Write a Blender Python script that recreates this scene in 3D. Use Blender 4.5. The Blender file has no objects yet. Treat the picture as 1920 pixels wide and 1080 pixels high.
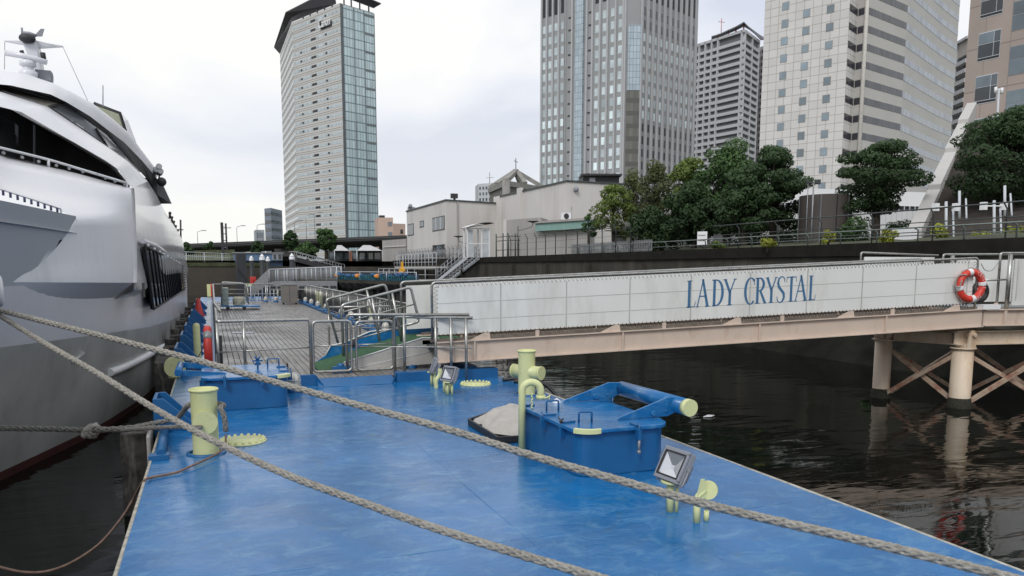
import bpy, bmesh, math, random
from mathutils import Vector, Matrix
random.seed(7)
S = bpy.context.scene
COL = S.collection
R = math.radians
V = Vector
# ------------------------------------------------------------------ camera
CAM_H = 3.04
F_PX, CX, CY, PITCH, YAW, ROLL = 1440., 960., 679., R(7.0), R(21.3), R(-0.1)
ROT = Matrix.Rotation(-YAW, 3, 'Z') @ Matrix.Rotation(math.pi/2-PITCH, 3, 'X') @ Matrix.Rotation(-ROLL, 3, 'Z')
EYE = V((0, 0, CAM_H))
cd = bpy.data.cameras.new('camera')
cam = bpy.data.objects.new('camera', cd); COL.objects.link(cam)
cam.matrix_world = Matrix.Translation(EYE) @ ROT.to_4x4()
cd.sensor_width = 36; cd.lens = 36*F_PX/1920
cd.shift_y = (CY-540)/1920
cd.clip_start = .1; cd.clip_end = 6000
S.camera = cam
S.render.resolution_x, S.render.resolution_y = 1920, 1080
# ------------------------------------------------------------------ world: overcast daylight
W = bpy.data.worlds.new('World'); S.world = W; W.use_nodes = True
nt = W.node_tree; N = nt.nodes; L = nt.links; N.clear()
out = N.new('ShaderNodeOutputWorld')
sky = N.new('ShaderNodeTexSky'); sky.sky_type = 'NISHITA'; sky.sun_disc = False
SUN_EL, SUN_AZ = R(42), R(-138)        # azimuth measured from +Y towards +X
sky.sun_elevation = SUN_EL; sky.sun_rotation = SUN_AZ
sky.dust_density = 3
b1 = N.new('ShaderNodeBackground'); b1.inputs[1].default_value = .1
L.new(sky.outputs[0], b1.inputs[0])
tc = N.new('ShaderNodeTexCoord')
mp = N.new('ShaderNodeMapping'); mp.inputs['Scale'].default_value = (1, 1, 1.7); mp.inputs['Location'].default_value = (3.1, .4, .2)
L.new(tc.outputs['Generated'], mp.inputs[0])
nz = N.new('ShaderNodeTexNoise'); nz.inputs['Scale'].default_value = 2.6; nz.inputs['Detail'].default_value = 7; nz.inputs['Roughness'].default_value = .5; nz.inputs['Distortion'].default_value = .3
L.new(mp.outputs[0], nz.inputs[0])
cr = N.new('ShaderNodeValToRGB')
cr.color_ramp.elements[0].position = .38; cr.color_ramp.elements[0].color = (.67, .71, .82, 1)
cr.color_ramp.elements[1].position = .63; cr.color_ramp.elements[1].color = (1.0, .995, .97, 1)
e = cr.color_ramp.elements.new(.5); e.color = (.84, .87, .935, 1)
L.new(nz.outputs[0], cr.inputs[0])
b2 = N.new('ShaderNodeBackground'); b2.inputs[1].default_value = 1.0
sz = N.new('ShaderNodeSeparateXYZ'); L.new(tc.outputs['Generated'], sz.inputs[0])
hz = N.new('ShaderNodeMapRange'); hz.inputs[1].default_value = .30; hz.inputs[2].default_value = .0; hz.inputs[3].default_value = 0; hz.inputs[4].default_value = .5
L.new(sz.outputs[2], hz.inputs[0])
hm = N.new('ShaderNodeMixRGB'); hm.inputs[2].default_value = (.92, .92, .89, 1); L.new(hz.outputs[0], hm.inputs[0]); L.new(cr.outputs[0], hm.inputs[1])
L.new(hm.outputs[0], b2.inputs[0])
ms = N.new('ShaderNodeMixShader'); ms.inputs[0].default_value = .93
L.new(b1.outputs[0], ms.inputs[1]); L.new(b2.outputs[0], ms.inputs[2]); L.new(ms.outputs[0], out.inputs[0])
sd = bpy.data.lights.new('sun', 'SUN'); sd.energy = 1.5; sd.angle = R(18); sd.color = (1, .975, .94)
sun = bpy.data.objects.new('sun', sd); COL.objects.link(sun)
sdir = V((math.sin(SUN_AZ)*math.cos(SUN_EL), math.cos(SUN_AZ)*math.cos(SUN_EL), math.sin(SUN_EL)))
sun.rotation_euler = sdir.to_track_quat('Z', 'Y').to_euler()
S.view_settings.view_transform = 'Standard'; S.view_settings.look = 'None'
S.view_settings.exposure = .1; S.view_settings.gamma = 1

# ------------------------------------------------------------------ measuring helpers: a sight line and the depth it is met at
def ray(x, y): return ROT @ V(((x-CX)/F_PX, -(y-CY)/F_PX, -1.))
def onz(x, y, z): d = ray(x, y); return EYE + d*((z-EYE.z)/d.z)
def onx(x, y, X): d = ray(x, y); return EYE + d*(X/d.x)
def ony(x, y, Y): d = ray(x, y); return EYE + d*(Y/d.y)
def onp(x, y, p, n): d = ray(x, y); n = V(n); return EYE + d*((V(p)-EYE).dot(n)/d.dot(n))
def dep(x, y, D): return EYE + ray(x, y)*D

# ------------------------------------------------------------------ materials
def _new(name):
    m = bpy.data.materials.new(name); m.use_nodes = True
    return m, m.node_tree.nodes, m.node_tree.links, m.node_tree.nodes['Principled BSDF']
def mat(name, col, rough=.6, metal=0., var=.15, vs=3., bump=.0, bs=20., dirt=None, dirt_amt=.5, ds=1.5, coat=0., streak=False, spec=.5, dirt_lo=.5):
    """paint, metal, concrete...: base colour with noise variation, optional dirt of its own colour, optional bump"""
    m, N, L, P = _new(name)
    tc = N.new('ShaderNodeTexCoord')
    nz = N.new('ShaderNodeTexNoise'); nz.inputs['Scale'].default_value = vs; nz.inputs['Detail'].default_value = 6; nz.inputs['Roughness'].default_value = .6
    L.new(tc.outputs['Object'], nz.inputs[0])
    r = N.new('ShaderNodeValToRGB')
    a = [max(0, c*(1-var)) for c in col]; b = [min(1, c*(1+var)) for c in col]
    r.color_ramp.elements[0].position = .3; r.color_ramp.elements[0].color = (*a, 1)
    r.color_ramp.elements[1].position = .7; r.color_ramp.elements[1].color = (*b, 1)
    L.new(nz.outputs[0], r.inputs[0]); c = r.outputs[0]
    if dirt:
        n2 = N.new('ShaderNodeTexNoise'); n2.inputs['Scale'].default_value = ds; n2.inputs['Detail'].default_value = 9; n2.inputs['Roughness'].default_value = .7
        if streak:
            mp = N.new('ShaderNodeMapping'); mp.inputs['Scale'].default_value = streak if isinstance(streak, tuple) else (1, 1, .08)
            L.new(tc.outputs['Object'], mp.inputs[0]); L.new(mp.outputs[0], n2.inputs[0])
        else: L.new(tc.outputs['Object'], n2.inputs[0])
        r2 = N.new('ShaderNodeValToRGB'); r2.color_ramp.elements[0].position = dirt_lo; r2.color_ramp.elements[1].position = dirt_lo+.2
        r2.color_ramp.elements[1].color = (dirt_amt,)*3+(1,)
        L.new(n2.outputs[0], r2.inputs[0])
        mx = N.new('ShaderNodeMixRGB'); mx.inputs[2].default_value = (*dirt, 1)
        L.new(r2.outputs[0], mx.inputs[0]); L.new(c, mx.inputs[1]); c = mx.outputs[0]
    L.new(c, P.inputs['Base Color'])
    P.inputs['Roughness'].default_value = rough; P.inputs['Metallic'].default_value = metal
    P.inputs['Specular IOR Level'].default_value = spec
    if coat: P.inputs['Coat Weight'].default_value = coat; P.inputs['Coat Roughness'].default_value = .15
    if bump:
        n3 = N.new('ShaderNodeTexNoise'); n3.inputs['Scale'].default_value = bs; n3.inputs['Detail'].default_value = 5
        L.new(tc.outputs['Object'], n3.inputs[0])
        bp = N.new('ShaderNodeBump'); bp.inputs['Strength'].default_value = bump; bp.inputs['Distance'].default_value = .02
        L.new(n3.outputs[0], bp.inputs['Height']); L.new(bp.outputs[0], P.inputs['Normal'])
    return m
def grid_mat(name, col, line, w, h, tw, th, rough=.6, var=.08, metal=0., cellvar=.0, bumpy=0., off=(0, 0), spec=.5):
    """wall divided by real joints or mullions every w x h metres (UVs are in metres)"""
    m, N, L, P = _new(name)
    uv = N.new('ShaderNodeUVMap')
    sp = N.new('ShaderNodeSeparateXYZ'); L.new(uv.outputs[0], sp.inputs[0])
    def M(op, a, b=None):
        n = N.new('ShaderNodeMath'); n.operation = op
        for i, q in enumerate((a, b)):
            if q is None: continue
            if isinstance(q, (int, float)): n.inputs[i].default_value = q
            else: L.new(q, n.inputs[i])
        return n.outputs[0]
    def lines(s, per, t, o):
        f = M('FRACT', M('DIVIDE', M('ADD', s, o+1000*per), per)); return M('LESS_THAN', f, t/per)
    ln = M('MAXIMUM', lines(sp.outputs[0], w, tw, off[0]), lines(sp.outputs[1], h, th, off[1]))
    cu = M('FLOOR', M('DIVIDE', M('ADD', sp.outputs[0], off[0]+1000*w), w)); cv = M('FLOOR', M('DIVIDE', M('ADD', sp.outputs[1], off[1]+1000*h), h))
    cb = N.new('ShaderNodeCombineXYZ'); L.new(cu, cb.inputs[0]); L.new(cv, cb.inputs[1])
    wn = N.new('ShaderNodeTexWhiteNoise'); wn.noise_dimensions = '3D'; L.new(cb.outputs[0], wn.inputs[0])
    tc = N.new('ShaderNodeTexCoord'); nz = N.new('ShaderNodeTexNoise'); nz.inputs['Scale'].default_value = .25; nz.inputs['Detail'].default_value = 8
    L.new(tc.outputs['Object'], nz.inputs[0])
    s = M('ADD', M('MULTIPLY', M('SUBTRACT', nz.outputs[0], .5), var*4), M('MULTIPLY', M('SUBTRACT', wn.outputs[0], .5), cellvar*2))
    hs = N.new('ShaderNodeHueSaturation'); hs.inputs['Color'].default_value = (*col, 1); L.new(M('ADD', s, 1.), hs.inputs['Value'])
    mx = N.new('ShaderNodeMixRGB'); L.new(ln, mx.inputs[0]); L.new(hs.outputs[0], mx.inputs[1]); mx.inputs[2].default_value = (*line, 1)
    L.new(mx.outputs[0], P.inputs['Base Color'])
    P.inputs['Roughness'].default_value = rough; P.inputs['Metallic'].default_value = metal; P.inputs['Specular IOR Level'].default_value = spec
    if bumpy:
        bp = N.new('ShaderNodeBump'); bp.inputs['Strength'].default_value = bumpy; bp.inputs['Distance'].default_value = .3
        L.new(wn.outputs[0], bp.inputs['Height']); L.new(bp.outputs[0], P.inputs['Normal'])
    return m

# ------------------------------------------------------------------ mesh building
ORIG = {}
class MB:
    def __init__(s): s.v = []; s.f = []; s.sm = []; s.mi = []; s.cur = 0
    def add(s, vs, fs, smooth=False):
        o = len(s.v); s.v += [tuple(p) for p in vs]
        for f in fs: s.f.append(tuple(i+o for i in f)); s.sm.append(smooth); s.mi.append(s.cur)
        return s
    def box(s, a, b):
        (x0, y0, z0), (x1, y1, z1) = a, b
        return s.add([(x0,y0,z0),(x1,y0,z0),(x1,y1,z0),(x0,y1,z0),(x0,y0,z1),(x1,y0,z1),(x1,y1,z1),(x0,y1,z1)],
              [(0,3,2,1),(4,5,6,7),(0,1,5,4),(1,2,6,5),(2,3,7,6),(3,0,4,7)])
    def obox(s, c, ax, ay, az):
        """box centred at c with half-axis vectors"""
        c = V(c); ax, ay, az = V(ax), V(ay), V(az); p = []
        for k in (-1, 1):
            for i, j in ((-1,-1),(1,-1),(1,1),(-1,1)): p.append(c+ax*i+ay*j+az*k)
        return s.add(p, [(0,3,2,1),(4,5,6,7),(0,1,5,4),(1,2,6,5),(2,3,7,6),(3,0,4,7)])
    def prism(s, base, ext):
        n = len(base); e = V(ext); b = [V(p) for p in base]
        return s.add(b+[p+e for p in b], [tuple(range(n))[::-1], tuple(range(n, 2*n))]+[(i, (i+1) % n, n+(i+1) % n, n+i) for i in range(n)])
    def poly(s, z0, z1, pts):
        return s.prism([(p[0], p[1], z0) for p in pts], (0, 0, z1-z0))
    def quad(s, *p): return s.add(p, [tuple(range(len(p)))])
    def grid(s, rows, smooth=True, close=False):
        n = len(rows[0]); vs = [p for r in rows for p in r]; fs = []
        for i in range(len(rows)-1):
            for j in range(n-1+(1 if close else 0)):
                fs.append((i*n+j, i*n+(j+1) % n, (i+1)*n+(j+1) % n, (i+1)*n+j))
        return s.add(vs, fs, smooth)
    def tube(s, pts, r, n=8, closed=False, caps=True, smooth=True):
        pts = [V(p) for p in pts]; m = len(pts); rr = r if isinstance(r, (list, tuple)) else [r]*m
        T = []
        for i in range(m):
            a = pts[i-1] if (i or closed) else pts[i]; b = pts[(i+1) % m] if (i < m-1 or closed) else pts[i]
            t = b-a; T.append(t.normalized() if t.length > 1e-9 else V((0, 0, 1)))
        up = V((0, 0, 1)) if abs(T[0].z) < .9 else V((1, 0, 0))
        X = T[0].cross(up).normalized(); vs = []
        for i in range(m):
            X = X-T[i]*X.dot(T[i])
            X = X.normalized() if X.length > 1e-6 else T[i].orthogonal().normalized()
            Y = T[i].cross(X)
            for k in range(n):
                a = 2*math.pi*k/n; vs.append(pts[i]+X*(math.cos(a)*rr[i])+Y*(math.sin(a)*rr[i]))
        fs = []
        for i in range(m if closed else m-1):
            for k in range(n):
                j = (i+1) % m; fs.append((i*n+k, i*n+(k+1) % n, j*n+(k+1) % n, j*n+k))
        s.add(vs, fs, smooth)
        if caps and not closed:
            o = len(s.v)-m*n
            s.f.append(tuple(o+k for k in range(n))[::-1]); s.f.append(tuple(o+(m-1)*n+k for k in range(n)))
            s.sm += [False, False]; s.mi += [s.cur]*2
        return s
    def cyl(s, a, b, r, n=16, r2=None): return s.tube([a, b], [r, r if r2 is None else r2], n)
    def lathe(s, c, prof, n=20, smooth=True, ax=(0, 0, 1)):
        c = V(c); q = V((0, 0, 1)).rotation_difference(V(ax)); rows = []
        for (r, h) in prof: rows.append([c+q @ V((r*math.cos(2*math.pi*k/n), r*math.sin(2*math.pi*k/n), h)) for k in range(n)])
        s.grid(rows, smooth, True); return s
    def ball(s, c, r, n=14, m=8, sc=(1, 1, 1)):
        c = V(c); rows = []
        for i in range(m+1):
            a = math.pi*i/m
            rows.append([c+V((r*sc[0]*math.sin(a)*math.cos(2*math.pi*k/n), r*sc[1]*math.sin(a)*math.sin(2*math.pi*k/n), r*sc[2]*math.cos(a))) for k in range(n)])
        return s.grid(rows, True, True)
    def each(s, name, m=None, parent=None, bevel=0):
        """one object per connected piece"""
        par = list(range(len(s.v)))
        def fd(i):
            while par[i] != i: par[i] = par[par[i]]; i = par[i]
            return i
        for f in s.f:
            r = fd(f[0])
            for i in f[1:]: par[fd(i)] = r
        gr = {}
        for k, f in enumerate(s.f): gr.setdefault(fd(f[0]), []).append(k)
        out = []
        for ks in list(gr.values())[:100]:
            q = MB(); idx = {}
            for k in ks:
                for i in s.f[k]:
                    if i not in idx: idx[i] = len(q.v); q.v.append(s.v[i])
                q.f.append(tuple(idx[i] for i in s.f[k])); q.sm.append(s.sm[k]); q.mi.append(s.mi[k])
            out.append(q.build(name, m, parent, bevel))
        return out
    def build(s, name, m=None, parent=None, bevel=0, label=None, auto=True):
        me = bpy.data.meshes.new(name)
        o0 = ORIG.get(parent.name, V((0, 0, 0))) if parent else V((0, 0, 0))
        me.from_pydata([tuple(V(p)-o0) for p in s.v], [], s.f); me.update()
        if auto:
            bm = bmesh.new(); bm.from_mesh(me); bmesh.ops.recalc_face_normals(bm, faces=bm.faces); bm.to_mesh(me); bm.free()
        me.polygons.foreach_set('use_smooth', s.sm)
        if any(s.mi): me.polygons.foreach_set('material_index', s.mi)
        if len(s.f) < 20000:
            uv = me.uv_layers.new(name='UVMap').data
            for p in me.polygons:
                n = p.normal
                if abs(n.z) > .7: t, b = V((1, 0, 0)), V((0, 1, 0))
                else: t, b = V((-n.y, n.x, 0)).normalized(), V((0, 0, 1))
                for li in p.loop_indices:
                    co = me.vertices[me.loops[li].vertex_index].co; uv[li].uv = (co.dot(t), co.dot(b))
        ms = m if isinstance(m, (list, tuple)) else [m]
        for q in ms:
            if q: me.materials.append(q)
        o = bpy.data.objects.new(name, me); COL.objects.link(o)
        if parent: o.parent = parent
        ORIG[o.name] = o0
        if label: o['label'] = label
        if bevel:
            md = o.modifiers.new('bevel', 'BEVEL'); md.width = bevel; md.segments = 2; md.limit_method = 'ANGLE'; md.angle_limit = R(40)
        return o
def tag(o, label=None, cat=None, group=None, kind=None):
    if label: o['label'] = label
    if cat: o['category'] = cat
    if group: o['group'] = group
    if kind: o['kind'] = kind
    return o
def thing(name, label, cat, loc=(0, 0, 0), group=None):
    o = bpy.data.objects.new(name, None); COL.objects.link(o); o.location = V(loc); o.empty_display_size = .2
    ORIG[o.name] = V(loc); return tag(o, label, cat, group)
def kids(o): return [c for c in bpy.data.objects if c.parent == o]
def copy_tree(o, parent=None, loc=None, rz=None, sc=None, label=None):
    c = o.copy(); COL.objects.link(c); ORIG[c.name] = ORIG.get(o.name, V((0, 0, 0)))
    if parent: c.parent = parent
    for ch in kids(o): copy_tree(ch, c)
    if loc is not None: c.location = V(loc)
    if rz is not None: c.rotation_euler = (0, 0, rz)
    if sc is not None: c.scale = (sc,)*3
    if label: c['label'] = label
    return c
def bend(pts, r=.06, n=5):
    """rounds the inner corners of a polyline"""
    pts = [V(p) for p in pts]; o = [pts[0]]
    for i in range(1, len(pts)-1):
        a, b, c = pts[i-1], pts[i], pts[i+1]
        rr = min(r, (a-b).length*.45, (c-b).length*.45)
        p, q = b+(a-b).normalized()*rr, b+(c-b).normalized()*rr
        for k in range(n+1):
            t = k/n; o.append(p*(1-t)**2+b*(2*t*(1-t))+q*t*t)
    return o+[pts[-1]]
def smooth_path(pts, n=12):
    """Catmull-Rom through the points"""
    P = [V(p) for p in pts]; P = [P[0]*2-P[1]]+P+[P[-1]*2-P[-2]]; o = []
    for i in range(1, len(P)-2):
        for k in range(n):
            t = k/n; a, b, c, d = P[i-1:i+3]
            o.append(.5*((2*b)+(c-a)*t+(2*a-5*b+4*c-d)*t*t+(3*b-a-3*c+d)*t**3))
    return o+[P[-2]]
def away(p, k): d = V((p[0], p[1], 0)); return d.normalized()*k
# ------------------------------------------------------------------ materials used
M = {}
def deck_mat():
    m, N, L, P = _new('deck_blue')
    tc = N.new('ShaderNodeTexCoord')
    def noise(sc, det=6, ro=.6, dist=0, st=None):
        n = N.new('ShaderNodeTexNoise'); n.inputs['Scale'].default_value = sc; n.inputs['Detail'].default_value = det; n.inputs['Roughness'].default_value = ro; n.inputs['Distortion'].default_value = dist
        if st: mp = N.new('ShaderNodeMapping'); mp.inputs['Scale'].default_value = st; L.new(tc.outputs['Object'], mp.inputs[0]); L.new(mp.outputs[0], n.inputs[0])
        else: L.new(tc.outputs['Object'], n.inputs[0])
        return n.outputs[0]
    def ramp(s, p0, c0, p1, c1):
        r = N.new('ShaderNodeValToRGB'); r.color_ramp.elements[0].position = p0; r.color_ramp.elements[1].position = p1
        r.color_ramp.elements[0].color = (*c0, 1); r.color_ramp.elements[1].color = (*c1, 1); L.new(s, r.inputs[0]); return r.outputs[0]
    base = ramp(noise(.8, 7, .65, .4), .30, (.004, .098, .27), .72, (.010, .155, .41))
    def over(c, fac, col):
        mx = N.new('ShaderNodeMixRGB'); L.new(fac, mx.inputs[0]); L.new(c, mx.inputs[1]); mx.inputs[2].default_value = (*col, 1); return mx.outputs[0]
    c = over(base, ramp(noise(3.2, 9, .75, .9, (.9, 1.3, 1)), .50, (0,)*3, .68, (.75,)*3), (.09, .25, .43))
    c = over(c, ramp(noise(9, 8, .8, .3), .60, (0,)*3, .72, (.6,)*3), (.008, .060, .16))
    c = over(c, ramp(noise(1.3, 10, .82, 1.2), .57, (0,)*3, .68, (.55,)*3), (.06, .105, .11))
    L.new(c, P.inputs['Base Color'])
    L.new(ramp(noise(1.9, 6, .6, .5), .35, (.10,)*3, .65, (.30,)*3), P.inputs['Roughness'])
    P.inputs['Specular IOR Level'].default_value = .5
    prev = None
    for s, st, d in ((noise(2.2, 3, .5, .3, (.6, 1.6, 1)), .5, .012), (noise(9, 5, .6, .8, (.8, 1.3, 1)), .42, .008), (noise(70, 3), .25, .002)):
        b = N.new('ShaderNodeBump'); b.inputs['Strength'].default_value = st; b.inputs['Distance'].default_value = d; L.new(s, b.inputs['Height'])
        if prev: L.new(prev, b.inputs['Normal'])
        prev = b.outputs[0]
    L.new(prev, P.inputs['Normal'])
    return m
M['deck_blue'] = deck_mat()
M['box_blue'] = mat('box_blue', (.010, .105, .275), .36, var=.1, vs=2, bump=.08, bs=30, dirt=(.01, .06, .17), dirt_amt=.4, ds=3)
M['chartreuse'] = mat('chartreuse', (.62, .645, .33), .42, var=.05, vs=4, bump=.08, bs=40, dirt=(.24, .17, .08), dirt_amt=.75, ds=8, dirt_lo=.57)
M['rust_edge'] = mat('rust_edge', (.42, .40, .34), .8, var=.3, vs=12, dirt=(.12, .07, .04), dirt_amt=.8, ds=9)
M['hull_side'] = mat('hull_side', (.05, .05, .045), .7, var=.3, vs=3, dirt=(.22, .19, .15), dirt_amt=.7, ds=3)
M['steel'] = mat('steel', (.40, .40, .38), .34, metal=.85, var=.15, vs=9, dirt=(.13, .11, .09), dirt_amt=.6, ds=8)
M['galv'] = mat('galv', (.29, .30, .31), .5, metal=.4, var=.15, vs=8, dirt=(.16, .14, .12), dirt_amt=.4, ds=10)
M['panel'] = mat('panel', (.68, .69, .67), .55, var=.03, vs=1.2, dirt=(.40, .39, .34), dirt_amt=.5, ds=1.3, streak=(1, 1, .25))
M['pink_beam'] = mat('pink_beam', (.57, .465, .385), .55, var=.06, vs=2, dirt=(.28, .16, .10), dirt_amt=.5, ds=2.5, streak=(1, 1, .4), dirt_lo=.55)
M['cream_pile'] = mat('cream_pile', (.60, .50, .385), .6, var=.08, vs=2, dirt=(.36, .17, .05), dirt_amt=.6, ds=2.2, streak=(1, 1, .3), dirt_lo=.5)
M['rust'] = mat('rust', (.22, .06, .03), .85, var=.5, vs=7)
M['weed'] = mat('weed', (.028, .028, .018), .9, var=.6, vs=25, bump=1, bs=30)
M['white'] = mat('white', (.74, .75, .76), .45, var=.03)
M['white_rail'] = mat('white_rail', (.50, .53, .56), .5, var=.04)
M['letter_blue'] = mat('letter_blue', (.045, .14, .27), .5, var=.1, vs=20)
M['black'] = mat('black', (.016, .016, .017), .5, var=.2)
M['dark'] = mat('dark', (.03, .03, .032), .6, var=.2)
M['glass_dark'] = mat('glass_dark', (.018, .022, .026), .06, var=.2, vs=.7, spec=.8)
M['glass_mid'] = mat('glass_mid', (.10, .13, .15), .08, var=.25, vs=.4, spec=.9)
M['ship_white'] = mat('ship_white', (.74, .745, .765), .26, var=.03, vs=.5, bump=.04, bs=2.5, dirt=(.47, .48, .50), dirt_amt=.4, ds=.8, streak=(1, 1, .2))
M['ship_hull'] = mat('ship_hull', (.66, .67, .71), .24, var=.05, vs=.4, bump=.05, bs=2, dirt=(.55, .56, .58), dirt_amt=.5, ds=.7, streak=(1, .5, .5))
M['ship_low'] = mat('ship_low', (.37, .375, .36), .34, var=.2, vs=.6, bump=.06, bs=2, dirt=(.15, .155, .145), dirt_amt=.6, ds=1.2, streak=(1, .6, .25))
M['antifoul'] = mat('antifoul', (.065, .016, .013), .7, var=.3, vs=3)
M['cream'] = mat('cream', (.52, .48, .42), .5, var=.05)
M['rope'] = mat('rope', (.42, .40, .355), .95, var=.28, vs=35, bump=.8, bs=260, dirt=(.17, .155, .13), dirt_amt=.7, ds=16)
M['oldrope'] = mat('oldrope', (.30, .29, .265), .95, var=.3, vs=30, bump=.8, bs=260, dirt=(.08, .08, .07), dirt_amt=.7, ds=14)
M['cord'] = mat('cord', (.20, .13, .10), .9, var=.3, vs=20)
M['lamp_grey'] = mat('lamp_grey', (.24, .25, .28), .5, var=.06, vs=8, bump=.1, bs=60)
M['reflector'] = mat('reflector', (.72, .73, .75), .25, metal=.9, var=.04)
M['lamp_dome'] = mat('lamp_dome', (.62, .58, .48), .3, var=.08, vs=10)
M['canvas'] = mat('canvas', (.40, .38, .35), .85, var=.10, vs=6, bump=1.0, bs=7, dirt=(.32, .29, .26), dirt_amt=.4, ds=5)
M['green_mat'] = mat('green_mat', (.045, .12, .055), .95, var=.25, vs=25, bump=.7, bs=200)
M['red'] = mat('red', (.50, .035, .025), .5, var=.12, vs=5, dirt=(.25, .03, .03), dirt_amt=.5, ds=4)
M['orange'] = mat('orange', (.60, .048, .03), .45, var=.08, vs=7)
M['yellow'] = mat('yellow', (.72, .36, .02), .5)
M['teal'] = mat('teal', (.02, .20, .21), .6, var=.2)
M['sky_blue'] = mat('sky_blue', (.04, .13, .27), .6, var=.25)
M['conc'] = mat('conc', (.24, .235, .22), .85, var=.12, vs=1, dirt=(.10, .10, .095), dirt_amt=.6, ds=1.2, streak=(1, 1, .2), bump=.2, bs=12)
M['conc_light'] = mat('conc_light', (.50, .49, .46), .8, var=.06, vs=1, dirt=(.30, .29, .27), dirt_amt=.4, ds=1, streak=(1, 1, .15))
M['wall_dark'] = mat('wall_dark', (.050, .048, .040), .9, var=.3, vs=.6, dirt=(.115, .105, .085), dirt_amt=.6, ds=.9, streak=(1, 1, .12), bump=.25, bs=4, spec=.15)
M['wall_cap'] = mat('wall_cap', (.018, .017, .015), .9, var=.3, vs=2, spec=.1)
M['revet'] = mat('revet', (.012, .012, .010), .9, var=.5, vs=.8, bump=.5, bs=3, spec=.08, dirt=(.03, .028, .02), dirt_amt=.5, ds=.6)
M['grass'] = mat('grass', (.055, .065, .030), .95, var=.5, vs=2, bump=.6, bs=20)
M['soil'] = mat('soil', (.05, .055, .03), .95, var=.5, vs=.4)
M['bark'] = mat('bark', (.035, .028, .022), .9, var=.4, vs=8, bump=.6, bs=20)
M['rail_dark'] = mat('rail_dark', (.07, .08, .08), .55, metal=.3, var=.2)
M['rail_green'] = mat('rail_green', (.16, .19, .18), .55, metal=.2, var=.2, vs=8)
M['apt_beige'] = mat('apt_beige', (.58, .56, .535), .8, var=.05, vs=.3, dirt=(.38, .35, .33), dirt_amt=.5, ds=.35, streak=(1, 1, .15))
M['apt_grey'] = mat('apt_grey', (.36, .345, .33), .8, var=.06, vs=.3, dirt=(.22, .21, .20), dirt_amt=.5, ds=.35, streak=(1, 1, .15))
M['copper'] = mat('copper', (.22, .36, .32), .6, var=.1)
M['tent'] = mat('tent', (.46, .46, .46), .6)
M['bridge'] = mat('bridge', (.032, .033, .034), .7, var=.25, vs=.3)
M['bridge_low'] = mat('bridge_low', (.05, .05, .048), .8, var=.3, vs=.4)
M['plaza_brick'] = mat('plaza_brick', (.20, .09, .06), .8)
M['para'] = mat('para', (.46, .45, .43), .75, var=.06, vs=1, dirt=(.34, .33, .31), dirt_amt=.4, ds=1)
M['step'] = grid_mat('step', (.055, .048, .042), (.02, .02, .02), 50, .3, .0, .08, .85, var=.2)
M['tan_conc'] = grid_mat('tan_conc', (.30, .275, .24), (.07, .06, .055), 5000, 1.5, .05, .04, .75, var=.15)
M['sheet_pile'] = mat('sheet_pile', (.020, .020, .022), .6, var=.5, vs=2, dirt=(.07, .06, .05), dirt_amt=.5, ds=2, streak=(1, 1, .1))

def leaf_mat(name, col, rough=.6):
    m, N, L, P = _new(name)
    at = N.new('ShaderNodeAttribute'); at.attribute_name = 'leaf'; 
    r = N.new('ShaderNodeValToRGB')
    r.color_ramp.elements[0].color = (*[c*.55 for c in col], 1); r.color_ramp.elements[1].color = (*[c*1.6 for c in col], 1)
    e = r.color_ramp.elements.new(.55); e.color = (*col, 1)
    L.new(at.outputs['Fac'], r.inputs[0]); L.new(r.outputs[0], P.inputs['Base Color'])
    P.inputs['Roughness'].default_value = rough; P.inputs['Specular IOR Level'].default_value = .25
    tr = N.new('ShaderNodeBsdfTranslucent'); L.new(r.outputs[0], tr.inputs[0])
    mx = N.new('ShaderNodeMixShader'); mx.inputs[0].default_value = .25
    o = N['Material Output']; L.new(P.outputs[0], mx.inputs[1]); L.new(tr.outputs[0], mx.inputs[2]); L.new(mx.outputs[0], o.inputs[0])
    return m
M['leaf_dark'] = leaf_mat('leaf_dark', (.038, .070, .027))
M['leaf_mid'] = leaf_mat('leaf_mid', (.055, .105, .034))
M['leaf_lime'] = leaf_mat('leaf_lime', (.115, .16, .038))
M['leaf_brown'] = leaf_mat('leaf_brown', (.085, .100, .040))
M['leaf_yellow'] = leaf_mat('leaf_yellow', (.28, .30, .05))

def plank_mat():
    m, N, L, P = _new('planks')
    tc = N.new('ShaderNodeTexCoord'); sp = N.new('ShaderNodeSeparateXYZ'); L.new(tc.outputs['Object'], sp.inputs[0])
    mp = N.new('ShaderNodeMapping'); mp.inputs['Scale'].default_value = (7, .7, 1); L.new(tc.outputs['Object'], mp.inputs[0])
    nz = N.new('ShaderNodeTexNoise'); nz.inputs['Scale'].default_value = 1.5; nz.inputs['Detail'].default_value = 8; nz.inputs['Roughness'].default_value = .7; L.new(mp.outputs[0], nz.inputs[0])
    r = N.new('ShaderNodeValToRGB'); r.color_ramp.elements[0].position = .3; r.color_ramp.elements[1].position = .75
    r.color_ramp.elements[0].color = (.10, .092, .085, 1); r.color_ramp.elements[1].color = (.30, .285, .27, 1); L.new(nz.outputs[0], r.inputs[0])
    n2 = N.new('ShaderNodeTexNoise'); n2.inputs['Scale'].default_value = .7; n2.inputs['Detail'].default_value = 6; L.new(tc.outputs['Object'], n2.inputs[0])
    r2 = N.new('ShaderNodeValToRGB'); r2.color_ramp.elements[0].position = .42; r2.color_ramp.elements[1].position = .6
    r2.color_ramp.elements[0].color = (.28,)*3+(1,); r2.color_ramp.elements[1].color = (.55,)*3+(1,); L.new(n2.outputs[0], r2.inputs[0])
    L.new(r.outputs[0], P.inputs['Base Color']); L.new(r2.outputs[0], P.inputs['Roughness'])
    return m
M['planks'] = plank_mat()
M['gap'] = mat('gap', (.02, .018, .016), .9)

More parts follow.
